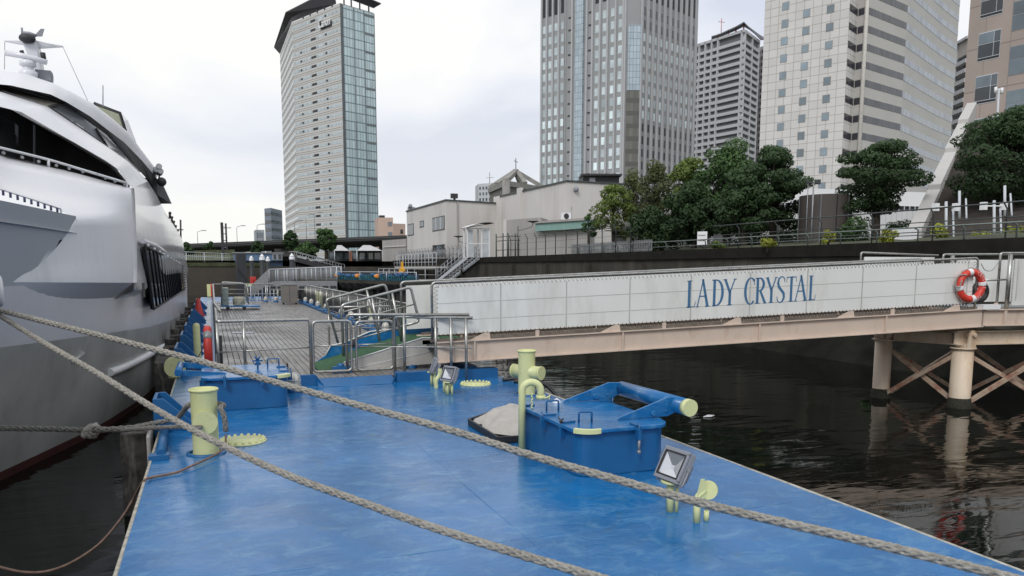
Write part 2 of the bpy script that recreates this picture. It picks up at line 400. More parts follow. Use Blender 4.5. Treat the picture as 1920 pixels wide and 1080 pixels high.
def water_mat():
    m, N, L, P = _new('water')
    tc = N.new('ShaderNodeTexCoord')
    P.inputs['Base Color'].default_value = (.004, .005, .004, 1); P.inputs['Roughness'].default_value = .03
    P.inputs['IOR'].default_value = 1.33; P.inputs['Specular IOR Level'].default_value = .5
    prev = None
    for sc, st, di, stretch, rz in ((.35, .6, .06, (1, 1.5, 1), 15), (1.3, .5, .020, (.6, 2.0, 1), 20), (5.5, .13, .004, (.7, 1.8, 1), 10)):
        mp = N.new('ShaderNodeMapping'); mp.inputs['Scale'].default_value = stretch; mp.inputs['Rotation'].default_value = (0, 0, R(rz)); L.new(tc.outputs['Object'], mp.inputs[0])
        n = N.new('ShaderNodeTexNoise'); n.inputs['Scale'].default_value = sc; n.inputs['Detail'].default_value = 2.5; n.inputs['Distortion'].default_value = .6; L.new(mp.outputs[0], n.inputs[0])
        b = N.new('ShaderNodeBump'); b.inputs['Strength'].default_value = st; b.inputs['Distance'].default_value = di; L.new(n.outputs[0], b.inputs['Height'])
        if prev: L.new(prev, b.inputs['Normal'])
        prev = b.outputs[0]
    L.new(prev, P.inputs['Normal'])
    return m
M['water'] = water_mat()

def vary(m, amt):
    """each pane object takes its own tone (blinds drawn or open)"""
    N, L = m.node_tree.nodes, m.node_tree.links; P = N['Principled BSDF']; src = P.inputs['Base Color'].links[0].from_socket
    oi = N.new('ShaderNodeObjectInfo'); mr = N.new('ShaderNodeMapRange'); mr.inputs[3].default_value = 1-amt; mr.inputs[4].default_value = 1+amt
    hs = N.new('ShaderNodeHueSaturation'); L.new(oi.outputs['Random'], mr.inputs[0]); L.new(mr.outputs[0], hs.inputs['Value']); L.new(src, hs.inputs['Color']); L.new(hs.outputs[0], P.inputs['Base Color'])
    return m
vary(M['glass_mid'], .5); vary(M['glass_dark'], .5)
# ------------------------------------------------------------------ water, land, canal walls
mb = MB(); mb.quad((-3000, -500, 0), (3000, -500, 0), (3000, 4000, 0), (-3000, 4000, 0)); tag(mb.build('water', M['water']), kind='structure')
WX, WTOP = 20.5, 3.88
FY = 92.0                                  # canal ends at a wall across it
mb = MB()                                  # land: one sheet right of and beyond the canal
mb.quad((WX+.35, -400, 3.8), (2500, -400, 3.8), (2500, 3500, 3.8), (-2500, 3500, 3.8), (-2500, FY+.3, 3.3), (WX+.35, FY+.3, 3.8))
tag(mb.build('ground', M['soil']), kind='structure')
# right bank wall
t = thing('canal_wall', 'tall dark concrete canal wall along the right bank, streaked with damp', 'wall', (WX, 30, 0))
mb = MB(); mb.box((WX, -120, -3), (WX+.4, FY, WTOP-.42)); mb.build('wall_face', M['wall_dark'], t)
mb = MB(); mb.box((WX-.12, -120, WTOP-.42), (WX+.5, FY-.1, WTOP)); mb.build('coping', M['wall_cap'], t)
mb = MB()
for y in range(-8, 88, 6): mb.box((WX-.25, y, 0), (WX-.003, y+.35, WTOP-.6))
mb.each('buttress', M['wall_dark'], t)
t2 = tag(MB().prism([(18.9, -120, -.4), (WX-.02, -120, -.4), (WX-.02, -120, 1.1), (20.1, -120, 1.1)], (0, 182, 0)).build('stone_slope', M['revet']), 'dark sloping stone footing at the waterline below the right canal wall', 'revetment')
# far wall across the canal's end
t = thing('end_wall', 'brown stained concrete wall closing the far end of the canal', 'wall', (0, FY, 0))
mb = MB(); mb.box((-60, FY, -3), (WX-.02, FY+.5, 3.15)); mb.build('wall_face', M['conc'] if 0 else mat('end_conc', (.060, .053, .043), .9, var=.2, vs=.4, dirt=(.035, .032, .028), dirt_amt=.8, ds=.5, streak=(1, 1, .3)), t)
mb = MB(); mb.box((-60, FY-.1, 3.15), (6, FY+.6, 3.55)); mb.build('coping', M['grass'], t)
mb = MB()
rows = []
for y, z in ((FY+.6, 3.5), (FY+3, 3.9), (FY+7, 4.4), (FY+9, 4.5)):
    rows.append([(x, y+random.uniform(-.2, .2), z+random.uniform(-.1, .1)) for x in range(-60, 8, 2)])
mb.grid(rows); tag(mb.build('embankment', M['grass']), kind='structure')
# pale railing on the far wall
t = thing('railing', 'pale steel railing on the grassy wall at the far end, left of the blue shed', 'railing', (-8, FY+1, 3.6))
mb = MB()
for z in (3.75, 4.3, 4.75): mb.tube([(-45, FY+1, z+.15), (-6, FY+1, z+.12), (2.2, FY+1, z-.2)], .035, 6)
for k in range(26):
    x = -45+k*1.85
    if x < 2.2: mb.box((x-.05, FY+.97, 3.5), (x+.05, FY+1.03, 4.85 if x < -6 else 4.65))
mb.build('posts_and_bars', M['white_rail'], t)
mb = MB()
for k in range(230):
    x = -43.4+k*.2
    if x < 2.2: mb.box((x-.012, FY+1-.01, 3.85), (x+.012, FY+1+.01, 4.5))
mb.build('infill', M['white_rail'], t)

# ------------------------------------------------------------------ elevated road across the background
t = thing('road_bridge', 'long dark elevated road crossing the background behind the canal end', 'bridge', (0, 150, 0))
mb = MB(); top = []; rows = []
for i in range(0, 41):
    x = -90+i*5.2; y = 168-.32*(x+20) if x > -20 else 168; z = max(7.2, 7.75+.045*x)
    rows.append([(x, y, z), (x, y-.25, z), (x, y-.25, z-.75), (x, y, z-1.0), (x, y+2, z-1.9), (x, y+9, z-1.9), (x, y+11, z-1.0), (x, y+11, z)])
mb.grid(rows, False, True); mb.build('deck', M['bridge'], t)
mb = MB(); mb.grid([[(V(r[1])+V((0, -.05, -.25))), (V(r[1])+V((0, -.12, -.25))), (V(r[1])+V((0, -.12, -.38))), (V(r[1])+V((0, -.05, -.38)))] for r in rows], False, True)
mb.build('edge_band', mat('edge_band', (.09, .09, .09), .7), t)
for i in range(8, 34, 4):
    x, y, z = rows[i][3][0], rows[i][3][1], rows[i][3][2]
    mb = MB(); mb.box((x-.9, y+3.2, 3), (x+.9, y+6, z-.5)); mb.prism([(x-1, y+.6, z-.7), (x+1, y+.6, z-.7), (x+1, y+3.2, z-3), (x-1, y+3.2, z-3)], (0, 0, .01)); mb.box((x-2.2, y+1, z-2.2), (x+2.2, y+9, z-.7)); mb.build('pier', M['bridge_low'], t)
# slim lamp posts standing on the elevated road
for (px, py, lb) in ((418, 447, None), (445, 443, None), (483, 440, None), (575, 416, None), (591, 412, None), (553, 427, None), (371, 452, None)):
    b = dep(px, 458 if px < 520 else 449, 172); h = dep(px, py-(20 if px < 520 else 14), 172).z-b.z
    q = tag(MB().tube(bend([b, b+V((0, 0, h-.3)), b+V((1.2, 0, h))], .4), .06, 6).box((b.x+.9, b.y-.15, b.z+h-.1), (b.x+1.9, b.y+.15, b.z+h+.06)).build('street_lamp', M['galv']),
        'slim grey street lamp with a short arm standing on the elevated road in the distance', 'street lamp', 'lamps along the elevated road')
# tall gauge mast in front of the road
b = ony(418, 470, 100); t = thing('signal_mast', 'dark mast with a narrow panel at its top rising in front of the elevated road', 'mast', b)
h = ony(412, 417, 100).z
MB().box((b.x-.16, b.y-.16, 3), (b.x+.16, b.y+.16, h)).build('pole', M['dark'], t)
MB().box((b.x+.35, b.y-.12, h-3.4), (b.x+.55, b.y+.12, h-.1)).build('panel', M['dark'], t)
mb = MB()
for k in range(4): mb.box((b.x+.16, b.y-.05, h-.6-k*.8), (b.x+.35, b.y+.05, h-.5-k*.8))
mb.each('bracket', M['galv'], t)

# ------------------------------------------------------------------ small blue dock shed, dark gate box, piles
a, b = ony(440, 475, 90.5), ony(533, 475, 90.5)
t = thing('dock_shed', 'low blue shed with two windows on top of the far wall', 'shed', (a.x, 93, 3.3))
ztop = ony(440, 474, 90.5).z
BL = mat('shed_blue', (.10, .17, .28), .6, var=.15, vs=1.5, dirt=(.16, .19, .22), dirt_amt=.5, ds=2, streak=(1, 1, .2))
MB().box((a.x, 93, 2.9), (b.x, 97, ztop)).build('wall', BL, t)
MB().box((a.x-.15, 92.85, ztop), (b.x+.15, 97.2, ztop+.12)).build('roof', M['galv'], t)
for (x0, x1) in ((511, 519), (520, 529)):
    p, q = ony(x0, 476, 93), ony(x1, 487, 93)
    f = MB().box((p.x, 92.93, q.z), (q.x, 92.997, p.z)).build('window', M['white_rail'], t)
    MB().box((p.x+.06, 92.9, q.z+.06), (q.x-.06, 92.927, p.z-.06)).build('pane', M['glass_dark'], f)
a, b = ony(443, 475, 85), ony(464, 540, 85)
t = thing('gate_recess', 'tall dark steel gate housing standing in front of the far wall', 'gate housing', (a.x, 85, 0))
MB().box((a.x, 85, -1), (b.x, 90, a.z)).build('housing', mat('gate_steel', (.026, .030, .037), .6, var=.2, vs=1), t)
MB().prism([ony(446, 503, 84.9), ony(464, 525, 84.9), ony(464, 528, 84.9), ony(446, 506, 84.9)], (0, -.05, 0)).build('stain_rail', M['black'], t)
# mooring piles with pale conical caps
for i, (x, ytop, ybot, Y, w, lb) in enumerate(((471, 478, 535, 62, 7, 'slim dark mooring pile with a white pointed cap, leftmost of the four'), (491, 474, 540, 52, 9, 'dark mooring pile with a white pointed cap, the thicker of the pair in the middle'),
        (502, 479, 533, 64, 7, 'slim dark mooring pile with a white pointed cap, just right of the thicker one'), (547, 473, 520, 52, 9, 'dark mooring pile with a white pointed cap, rightmost beside the grey gangway'))):
    c = ony(x, ytop, Y); rr = w/2/1440*Y*.95
    t = thing('mooring_pile', lb, 'mooring pile', (c.x, Y, 0), 'dark mooring piles with white caps')
    MB().cyl((c.x, Y, -1.5), (c.x, Y, c.z-rr*1.6), rr, 14).build('pile', mat('pile_dark', (.016, .020, .024), .6) if i == 0 else bpy.data.materials['pile_dark'], t)
    MB().lathe((c.x, Y, c.z-rr*3), [(rr*1.12, 0), (rr*1.12, rr*.9), (rr*.8, rr*1.7), (rr*.1, rr*2.6), (.001, rr*2.65)]).build('cap', M['white'], t)
# floating dock seen beyond the barge, with its grey gangway
def rail_run(mb, p, q, h, n, r=.03, mids=(.5,), post=None):
    p, q = V(p), V(q); u = V((0, 0, 1))
    mb.tube([p+u*h, q+u*h], r, 6)
    for m in mids: mb.tube([p+u*h*m, q+u*h*m], r*.7, 6)
    for k in range(n+1):
        c = p.lerp(q, k/n); mb.tube([c, c+u*h], post or r, 6)
p, q = ony(505, 529, 46), ony(632, 527, 40)
t = thing('gangway', 'pale grey steel gangway with barred railings beyond the plank deck', 'gangway', p)
g = (q-p); side = V((.5, 1.8, 0))
MB().prism([p+V((0, 0, -.45)), q+V((0, 0, -.45)), q, p], side).build('deck_frame', M['galv'], t)
mb = MB()
for k in range(9):
    c = p.lerp(q, (k+.5)/9)+V((0, -.04, -.3)); mb.obox(c, g*.04, (0, .02, 0), (0, 0, .06))
mb.each('slot', M['dark'], t)
for s in (V((0, 0, 0)), side):
    mb = MB(); mb.tube([p+s+V((0, 0, .72)), q+s+V((0, 0, .72))], .03, 6)
    for k in range(57): c = p.lerp(q, k/56)+s; mb.tube([c, c+V((0, 0, .72))], .006 if k % 8 else .028, 4)
    mb.build('railing', M['white_rail'], t)
mb = MB(); mb.prism([p+V((-1.0, 0, -.8)), p+V((-.05, 0, -.1)), p+V((-.05, 0, .7)), p+V((-1.0, 0, -.2))], (0, .05, 0)); mb.build('sloped_screen', M['galv'], t)
p0, q0 = ony(462, 541, 50), ony(520, 541, 50)
t = thing('floating_dock', 'low pale floating dock with a railing far beyond the barge', 'dock', (p0.x, 50, 0))
MB().box((p0.x, 49.6, -.2), (q0.x+2, 53, .95)).build('float', M['conc_light'], t)
mb = MB(); rail_run(mb, (p0.x, 49.8, .95), (q0.x, 49.8, .95), .95, 8, .03); mb.build('railing', M['white_rail'], t)
c = onz(1328, 781, .01)
tag(MB().prism([c+V((-.14, -.02, 0)), c+V((.02, -.09, .01)), c+V((.17, .02, .005)), c+V((.05, .08, .01))], (0, 0, .012)).build('litter', M['white']), 'small flat white scrap floating on the dark water right of the hatch roller', 'litter')
c = ony(475, 534, 49)
tag(MB().box((c.x-.17, 48.9, c.z+.05), (c.x+.17, 49.3, c.z+.48)).tube([(c.x, 48.88, c.z+.15), (c.x, 48.88, c.z+.4)], .05).build('fire_box', M['red'], bevel=.05), 'small red box standing on the far floating dock', 'box')
# ------------------------------------------------------------------ the blue mooring barge
BX0, BX1, BY0, BY1, DZ = -.68, 5.06, -3.0, 57.0, 1.0
PZ = 1.12
barge = thing('barge', 'long blue steel mooring barge with a grey plank deck, moored beside the white ship', 'barge', (2, 0, 0))
mb = MB(); mb.box((BX0, BY0, -.8), (BX1, BY1, DZ-.02)); mb.build('hull', M['hull_side'], barge)
mb = MB(); random.seed(3)
nx, ny = 24, 150; rows = []
for j in range(ny+1):
    y = BY0+(BY1-BY0)*j/ny
    rows.append([(BX0+.012+(BX1-BX0-.024)*i/nx, y, DZ+.004*math.sin(i*1.9+j*.7)*math.sin(j*.53+i*.4)+random.uniform(-.0012, .0012)) for i in range(nx+1)])
mb.grid(rows); mb.build('deck', M['deck_blue'], barge)
mb = MB()
for x in (BX0, BX1):
    s = 1 if x > 0 else -1
    mb.tube([(x, BY0+(BY1-BY0)*k/80, DZ-.01+random.uniform(-.003, .003)) for k in range(81)], .018, 6)
mb.build('worn_edge', M['rust_edge'], barge)
mb = MB()                                   # weld seams of the deck plating
mb.tube([(2.15, y*.4, DZ-.004) for y in range(-5, 33)], .0055, 6)
mb.tube([(BX0+.02, 5.2, DZ-.004), (BX1-.02, 5.2, DZ-.004)], .0052, 6)
mb.tube([(BX0+.02, 10.6, DZ-.004), (BX1-.02, 10.6, DZ-.004)], .0052, 6)
mb.build('weld_seam', M['deck_blue'], barge)
# plank deck
PX0, PX1, PY0, PY1 = .02, 4.45, 13.62, 46.0
mb = MB(); mb.box((PX0, PY0-.02, DZ), (PX1, PY1, PZ-.02)); mb.build('deck_frame', M['gap'], barge)
mb = MB(); w = .118; x = PX0+.01
while x+w < PX1:
    y = PY0-random.uniform(0, .01)
    while y < PY1:
        L_ = random.choice((3.0, 4.0, 3.6, 2.4)); y2 = min(y+L_, PY1)
        mb.box((x, y, PZ-.05), (x+w-.014, y2-.006, PZ+random.uniform(-.003, .003))); y = y2
    x += w
mb.build('plank_deck', M['planks'], barge)
# front sill : low blue upstand with a sloping step in the gateway
mb = MB()
mb.prism([(-.25, PY0-.06, DZ), (1.62, PY0-.06, DZ), (1.62, PY0-.06, 1.19), (-.25, PY0-.06, 1.19)], (0, .09, 0))
mb.prism([(3.02, PY0-.20, DZ), (4.95, PY0-.20, DZ), (4.95, PY0-.20, 1.17), (3.02, PY0-.20, 1.17)], (0, .24, 0))
mb.prism([(1.62, PY0-.06, DZ), (1.75, PY0-.30, DZ), (1.62, PY0-.06, 1.19)], (0, .03, 0))
mb.prism([(3.02, PY0-.18, DZ), (2.9, PY0-.34, DZ), (3.02, PY0-.18, 1.17)], (0, .03, 0))
mb.prism([(1.64, PY0-.30, DZ+.004), (2.98, PY0-.30, DZ+.004), (2.98, PY0-.02, PZ-.004), (1.64, PY0-.02, PZ-.004)], (0, 0, -.003))
mb.build('sill', M['box_blue'], barge)
mb = MB(); mb.box((4.46, PY0+.06, DZ), (4.62, PY1, 1.2)); mb.box((-.07, PY0+.06, DZ), (0.01, PY1, 1.14)); mb.build('curb', M['box_blue'], barge)
# raised blue platforms right of the plank deck (light bases)
# fender brackets on the ship side
def gusset(y, h=.5, l=.9):
    mb = MB()
    mb.prism([(-.70, y, DZ), (.02 if 0 else -.22, y, DZ), (-.30, y, DZ+h*.25), (-.62, y, DZ+h), (-.72, y, DZ+h)], (0, .025, 0))
    mb.prism([(-.74, y, DZ-.1), (-.70, y, DZ-.1), (-.70, y, DZ+h), (-.74, y, DZ+h)], (0, l, 0))
    mb.prism([(-.70, y+l, DZ), (-.22, y+l, DZ), (-.62, y+l, DZ+h), (-.70, y+l, DZ+h)], (0, .025, 0))
    return mb
for k, y in enumerate((10.35, 16.4, 19.6, 22.8, 26.5, 30.5, 35.5, 41)):
    gusset(y, .46 if k else .42, .55 if k == 0 else 1.3).build('fender_bracket', M['box_blue'], barge, bevel=.008)
fen = mat('fender_old', (.06, .055, .05), .9, var=.6, vs=6, dirt=(.24, .22, .19), dirt_amt=.8, ds=5, streak=(2, 2, .35), bump=.7, bs=12)
for k, y in enumerate((10.2, 16.4, 19.6, 22.8, 26.5, 30.5, 35.5, 41)):
    mb = MB(); mb.box((-1.12, y+.05, -.6), (-.75, y+(.65 if k == 0 else 1.25), DZ+.18 if k else DZ+.02))
    if k > 1: mb.tube([(-.98, y+.65, DZ-.2), (-.98, y+.65, DZ+.32)], .13, 10)
    tag(mb.build('fender', fen, bevel=.02), ('worn black and grey rubber fender low on the barge side near the large bollard' if k == 0 else 'weathered rubber fender standing between the barge edge and the ship hull'), 'fender',
        None if k == 0 else 'fenders between barge and ship')
mb = MB(); mb.tube([(-.58, 8.9, DZ+.045), (-.62, 10.3, DZ+.06)], .05, 10); mb.box((-.7, 8.8, DZ+.002), (-.5, 8.95, DZ+.05)); mb.build('edge_pipe', M['box_blue'], barge)
mb = MB(); mb.prism([(-.80, 9.9, .35), (-.80, 10.35, .35), (-.80, 10.35, 1.12), (-.80, 9.9, 1.05)], (.05, 0, 0)); mb.build('bracket_face', M['conc_light'], barge, bevel=.03)

# ------------------------------------------------------------------ bollards
def bollard(x, y, arm, label, cross=True):
    t = thing('bollard', label, 'bollard', (x, y, DZ), 'yellow-green bollards with discs on the blue deck')
    mb = MB(); mb.lathe((x, y, DZ), [(.001, .69), (.135, .69), (.155, .70), (.158, .715), (.146, .725), (.143, .70), (.138, .66), (.136, .0)], 28); mb.build('post', M['chartreuse'], t)
    a = V(arm).normalized(); c = V((x, y, DZ+.37))
    mb = MB(); mb.cyl(c-a*.24 if cross else c, c+a*(.27 if cross else .16), .105 if cross else .118, 24); mb.build('cross_pipe', M['chartreuse'], t)
    for s in ((-1, 1) if cross else (1,)):
        mb = MB(); mb.cyl(c+a*(s*(.24 if s < 0 else .27 if cross else .16)), c+a*(s*(.265 if s < 0 else .295 if cross else .172)), .112 if cross else .128, 24); mb.build('end_disc', M['chartreuse'], t)
    MB().lathe((x, y, DZ), [(.21, .001), (.21, .012), (.17, .018)], 24).build('base_ring', M['box_blue'], t)
    return t
bollard(-.13, 8.98, (.03, -1, 0), 'large yellow-green bollard nearest the camera with the mooring rope looped round it', False)
bollard(4.70, 11.4, (.62, -1, 0), 'yellow-green bollard at the right edge of the deck behind the bent vent pipe')
# low bollard overhanging the ship side: big disc
c = onz(327, 708, DZ)
t = thing('bollard', 'small bollard with a round disc facing the camera, just left of the rear hatch', 'bollard', c, 'yellow-green bollards with discs on the blue deck')
MB().lathe(c, [(.001, .16), (.13, .16), (.13, .13), (.11, .11), (.1, 0)], 20).build('post', M['chartreuse'], t)
a = V((.05, -1, 0)).normalized(); cc = c+V((.02, -.05, .21))
MB().cyl(cc-a*.1, cc+a*.12, .185, 26).build('disc', M['chartreuse'], t)

# ------------------------------------------------------------------ manhole covers
for (x, y, lb) in ((.265, 9.43, 'yellow-green bolted manhole cover beside the large bollard'), (4.27, 12.72, 'yellow-green bolted manhole cover to the right of the two small floodlights')):
    t = thing('manhole_cover', lb, 'manhole cover', (x, y, DZ), 'bolted manhole covers')
    r = .255
    MB().lathe((x, y, DZ), [(r+.02, .003), (r+.02, .012), (r-.01, .022), (r-.05, .022), (r-.055, .03), (.001, .032)], 30).build('plate', M['chartreuse'], t)
    mb = MB()
    for k in range(20):
        a = 2*math.pi*k/20; mb.lathe((x+r*.96*math.cos(a), y+r*.96*math.sin(a), DZ+.018), [(.018, 0), (.018, .018), (.010, .026), (.001, .027)], 8)
    mb.each('bolt', M['chartreuse'], t)

# ------------------------------------------------------------------ hatches
def dog(mb, p, d):
    """clamp: swing bolt with wing nut at p, pointing d outwards"""
    p = V(p); d = V(d).normalized(); s = V((-d.y, d.x, 0))
    mb.obox(p+d*.02+V((0, 0, -.06)), d*.03, s*.02, (0, 0, .05)); mb.cyl(p+d*.035+V((0, 0, -.08)), p+d*.035+V((0, 0, .07)), .009, 8)
def wing(mb, p, d):
    p = V(p); d = V(d).normalized(); s = V((-d.y, d.x, 0)); c = p+d*.035+V((0, 0, .03))
    mb.cyl(c, c+V((0, 0, .035)), .016, 8)
    mb.tube([c+V((0, 0, .02)), c+s*.045+V((0, 0, .055))], [.010, .006], 6); mb.tube([c+V((0, 0, .02)), c-s*.045+V((0, 0, .055))], [.010, .006], 6)
def outline(x0, y0, x1, y1, c, n=4):
    p = []
    for (cx, cy, a0) in ((x1-c, y1-c, 0), (x0+c, y1-c, 90), (x0+c, y0+c, 180), (x1-c, y0+c, 270)):
        for k in range(n+1): a = R(a0+90*k/n); p.append((cx+c*math.cos(a), cy+c*math.sin(a)))
    return p
def hatch(x0, y0, x1, y1, zt, label, dogs, arms=None):
    t = thing('hatch', label, 'hatch', ((x0+x1)/2, (y0+y1)/2, DZ), 'raised blue deck hatches')
    MB().poly(DZ, zt-.02, outline(x0+.05, y0+.05, x1-.05, y1-.05, .16, 6)).build('coaming', M['box_blue'], t, bevel=.01)
    MB().poly(zt-.018, zt+.022, outline(x0, y0, x1, y1, .20, 6)).build('lid', M['deck_blue'], t, bevel=.008)
    for (px, py, dx, dy, wn) in dogs:
        mb = MB(); dog(mb, (px, py, zt), (dx, dy, 0)); c = mb.build('clamp', M['box_blue'], t)
        if wn: mb = MB(); wing(mb, (px, py, zt), (dx, dy, 0)); mb.build('wing_nut', M['rust'] if wn == 2 else mat('bronze', (.09, .07, .05), .5, metal=.6) if 'bronze' not in bpy.data.materials else bpy.data.materials['bronze'], c)
        MB().obox((px-dx*.06, py-dy*.06, zt+.032), V((dx, dy, 0))*.07, V((-dy, dx, 0))*.022, (0, 0, .008)).build('lug', M['box_blue'], t)
    return t
hr = hatch(3.22, 6.52, 4.30, 8.20, 1.46, 'blue raised deck hatch on the right with an arm and roller and a yellow-green corner', [(3.24, 7.95, -1, 0, 1), (3.24, 7.35, -1, 0, 0), (3.26, 6.92, -1, -.2, 1), (3.88, 6.52, 0, -1, 0), (4.32, 7.9, 1, 0, 0)])
MB().grid([[(p[0], p[1], 1.44), (p[0], p[1], 1.484), (p[0]*.9+3.6*.1, p[1]*.9+6.9*.1, 1.486)] for p in [(3.22+.2+.212*math.cos(R(a)), 6.52+.2+.212*math.sin(R(a)), 0) for a in range(205, 291, 8)]], False).build('painted_corner', M['chartreuse'], hr)
for (hx, hy) in ((3.38, 7.62), (3.42, 6.90)):       # lifting handles
    MB().tube(bend([(hx, hy, 1.48), (hx, hy, 1.59), (hx+.13, hy-.03, 1.59), (hx+.13, hy-.03, 1.48)], .02), .011, 8).build('handle', M['box_blue'], hr)
MB().cyl((3.88, 6.485, 1.37), (3.88, 6.485, 1.24), .014, 8).lathe((3.88, 6.485, 1.21), [(.001, 0), (.02, .005), (.02, .03), (.012, .04)], 8).build('hanging_bolt', M['galv'], hr)
# lever arms with roller
mb = MB()
for (yy, x_s) in ((6.85, 3.84), (8.0, 3.76)):
    mb.prism([(x_s, yy, 1.485), (x_s+.02, yy, 1.51), (x_s+.60, yy, 1.69), (x_s+.76, yy, 1.68), (x_s+.80, yy, 1.56), (x_s+.60, yy, 1.485), (x_s+.45, yy, 1.485)], (0, .022, 0))
    mb.cyl((x_s+.42, yy-.025, 1.53), (x_s+.42, yy+.045, 1.53), .03, 10); mb.cyl((x_s+.58, yy-.01, 1.54), (x_s+.58, yy+.03, 1.54), .016, 8)
    mb.box((4.30, yy-.06, DZ+.1), (4.33, yy+.08, 1.48))
mb.each('lever_arm', M['deck_blue'], hr, bevel=.004)
MB().tube([(4.57, 6.70, 1.60), (4.55, 8.04, 1.60)], .088, 18).build('roller', M['deck_blue'], hr)
MB().tube([(4.572, 6.63, 1.60), (4.57, 6.70, 1.60)], .090, 24).build('roller_cap', M['chartreuse'], hr)
MB().lathe((3.70, 8.05, 1.482), [(.05, 0), (.035, .03), (.001, .05)], 10).build('white_cone', M['white'], hr)

hl = hatch(-.20, 11.55, 1.04, 13.0, 1.46, 'blue raised deck hatch on the left in front of the railings', [(.12, 11.56, 0, -1, 0), (.62, 11.56, 0, -1, 0), (1.03, 11.95, 1, -.2, 0), (1.03, 12.5, 1, 0, 1)])
MB().tube(bend([(.78, 12.7, 1.48), (.78, 12.7, 1.60), (.95, 12.66, 1.60), (.95, 12.66, 1.48)], .02), .011, 8).build('handle', M['box_blue'], hl)
mb = MB(); c = V((.62, 12.5, 1.60)); mb.cyl((.62, 12.5, 1.48), (.62, 12.5, 1.60), .014, 8)
for k in range(6): a = math.pi*k/3; mb.tube([c, c+V((.075*math.cos(a), -.02, .075*math.sin(a)))], [.012, .016], 6)
mb.build('handwheel', M['box_blue'], hl)
MB().grid([[(p[0], p[1], 1.44), (p[0], p[1], 1.484), (p[0]*.88+.5*.12, p[1]*.88+12.2*.12, 1.486)] for p in [(1.04-.2+.212*math.cos(R(a)), 11.55+.2+.212*math.sin(R(a)), 0) for a in range(270, 345, 8)]], False).build('painted_corner', M['chartreuse'], hl)
mb = MB()
for yy in (12.0, 12.95): mb.prism([(-.55, yy, 1.49), (-.52, yy, 1.57), (.15, yy, 1.495), (.15, yy, 1.465), (-.3, yy, 1.465)], (0, .022, 0))
mb.each('lever_arm', M['deck_blue'], hl)
MB().tube([(-.50, 11.93, 1.53), (-.50, 13.05, 1.53)], .05, 16).build('roller', M['deck_blue'], hl)

# ------------------------------------------------------------------ gooseneck vent pipe by the right hatch
b = V((3.17, 7.82, DZ)); t = thing('vent_pipe', 'tall yellow-green bent vent pipe standing in front of the right hatch corner', 'vent pipe', b)
top = 1.60
MB().tube([b]+[b+V((0, 0, .66))]+[b+V((.10-.10*math.cos(a), -.03*(1-math.cos(a)), .68+.10*math.sin(a))) for a in [math.pi*k/10 for k in range(11)]]+[b+V((.20, -.06, .60))], .040, 16).build('pipe', M['chartreuse'], t)
c = b+V((.20, -.06, .59)); MB().cyl(c, c+V((0, 0, .04)), .052, 16).build('mouth_ring', M['chartreuse'], t)
mb = MB(); mb.tube([c+V((.0, -.03, .0)), c+V((.07, -.06, .03)), c+V((.085, -.06, -.02))], .009, 6); mb.tube([c+V((.06, -.05, .0)), c+V((.085, -.07, .05))], .008, 6); mb.build('clip', M['chartreuse'], t)
mb = MB(); p = [b+V((.10, -.05, .66-.03*k)) for k in range(9)]
for k in range(8): mb.tube([p[k]+V((.01*(-1)**k, 0, 0)), p[k+1]+V((.01*(-1)**(k+1), 0, 0))], .008, 6)
mb.build('chain', M['chartreuse'], t)

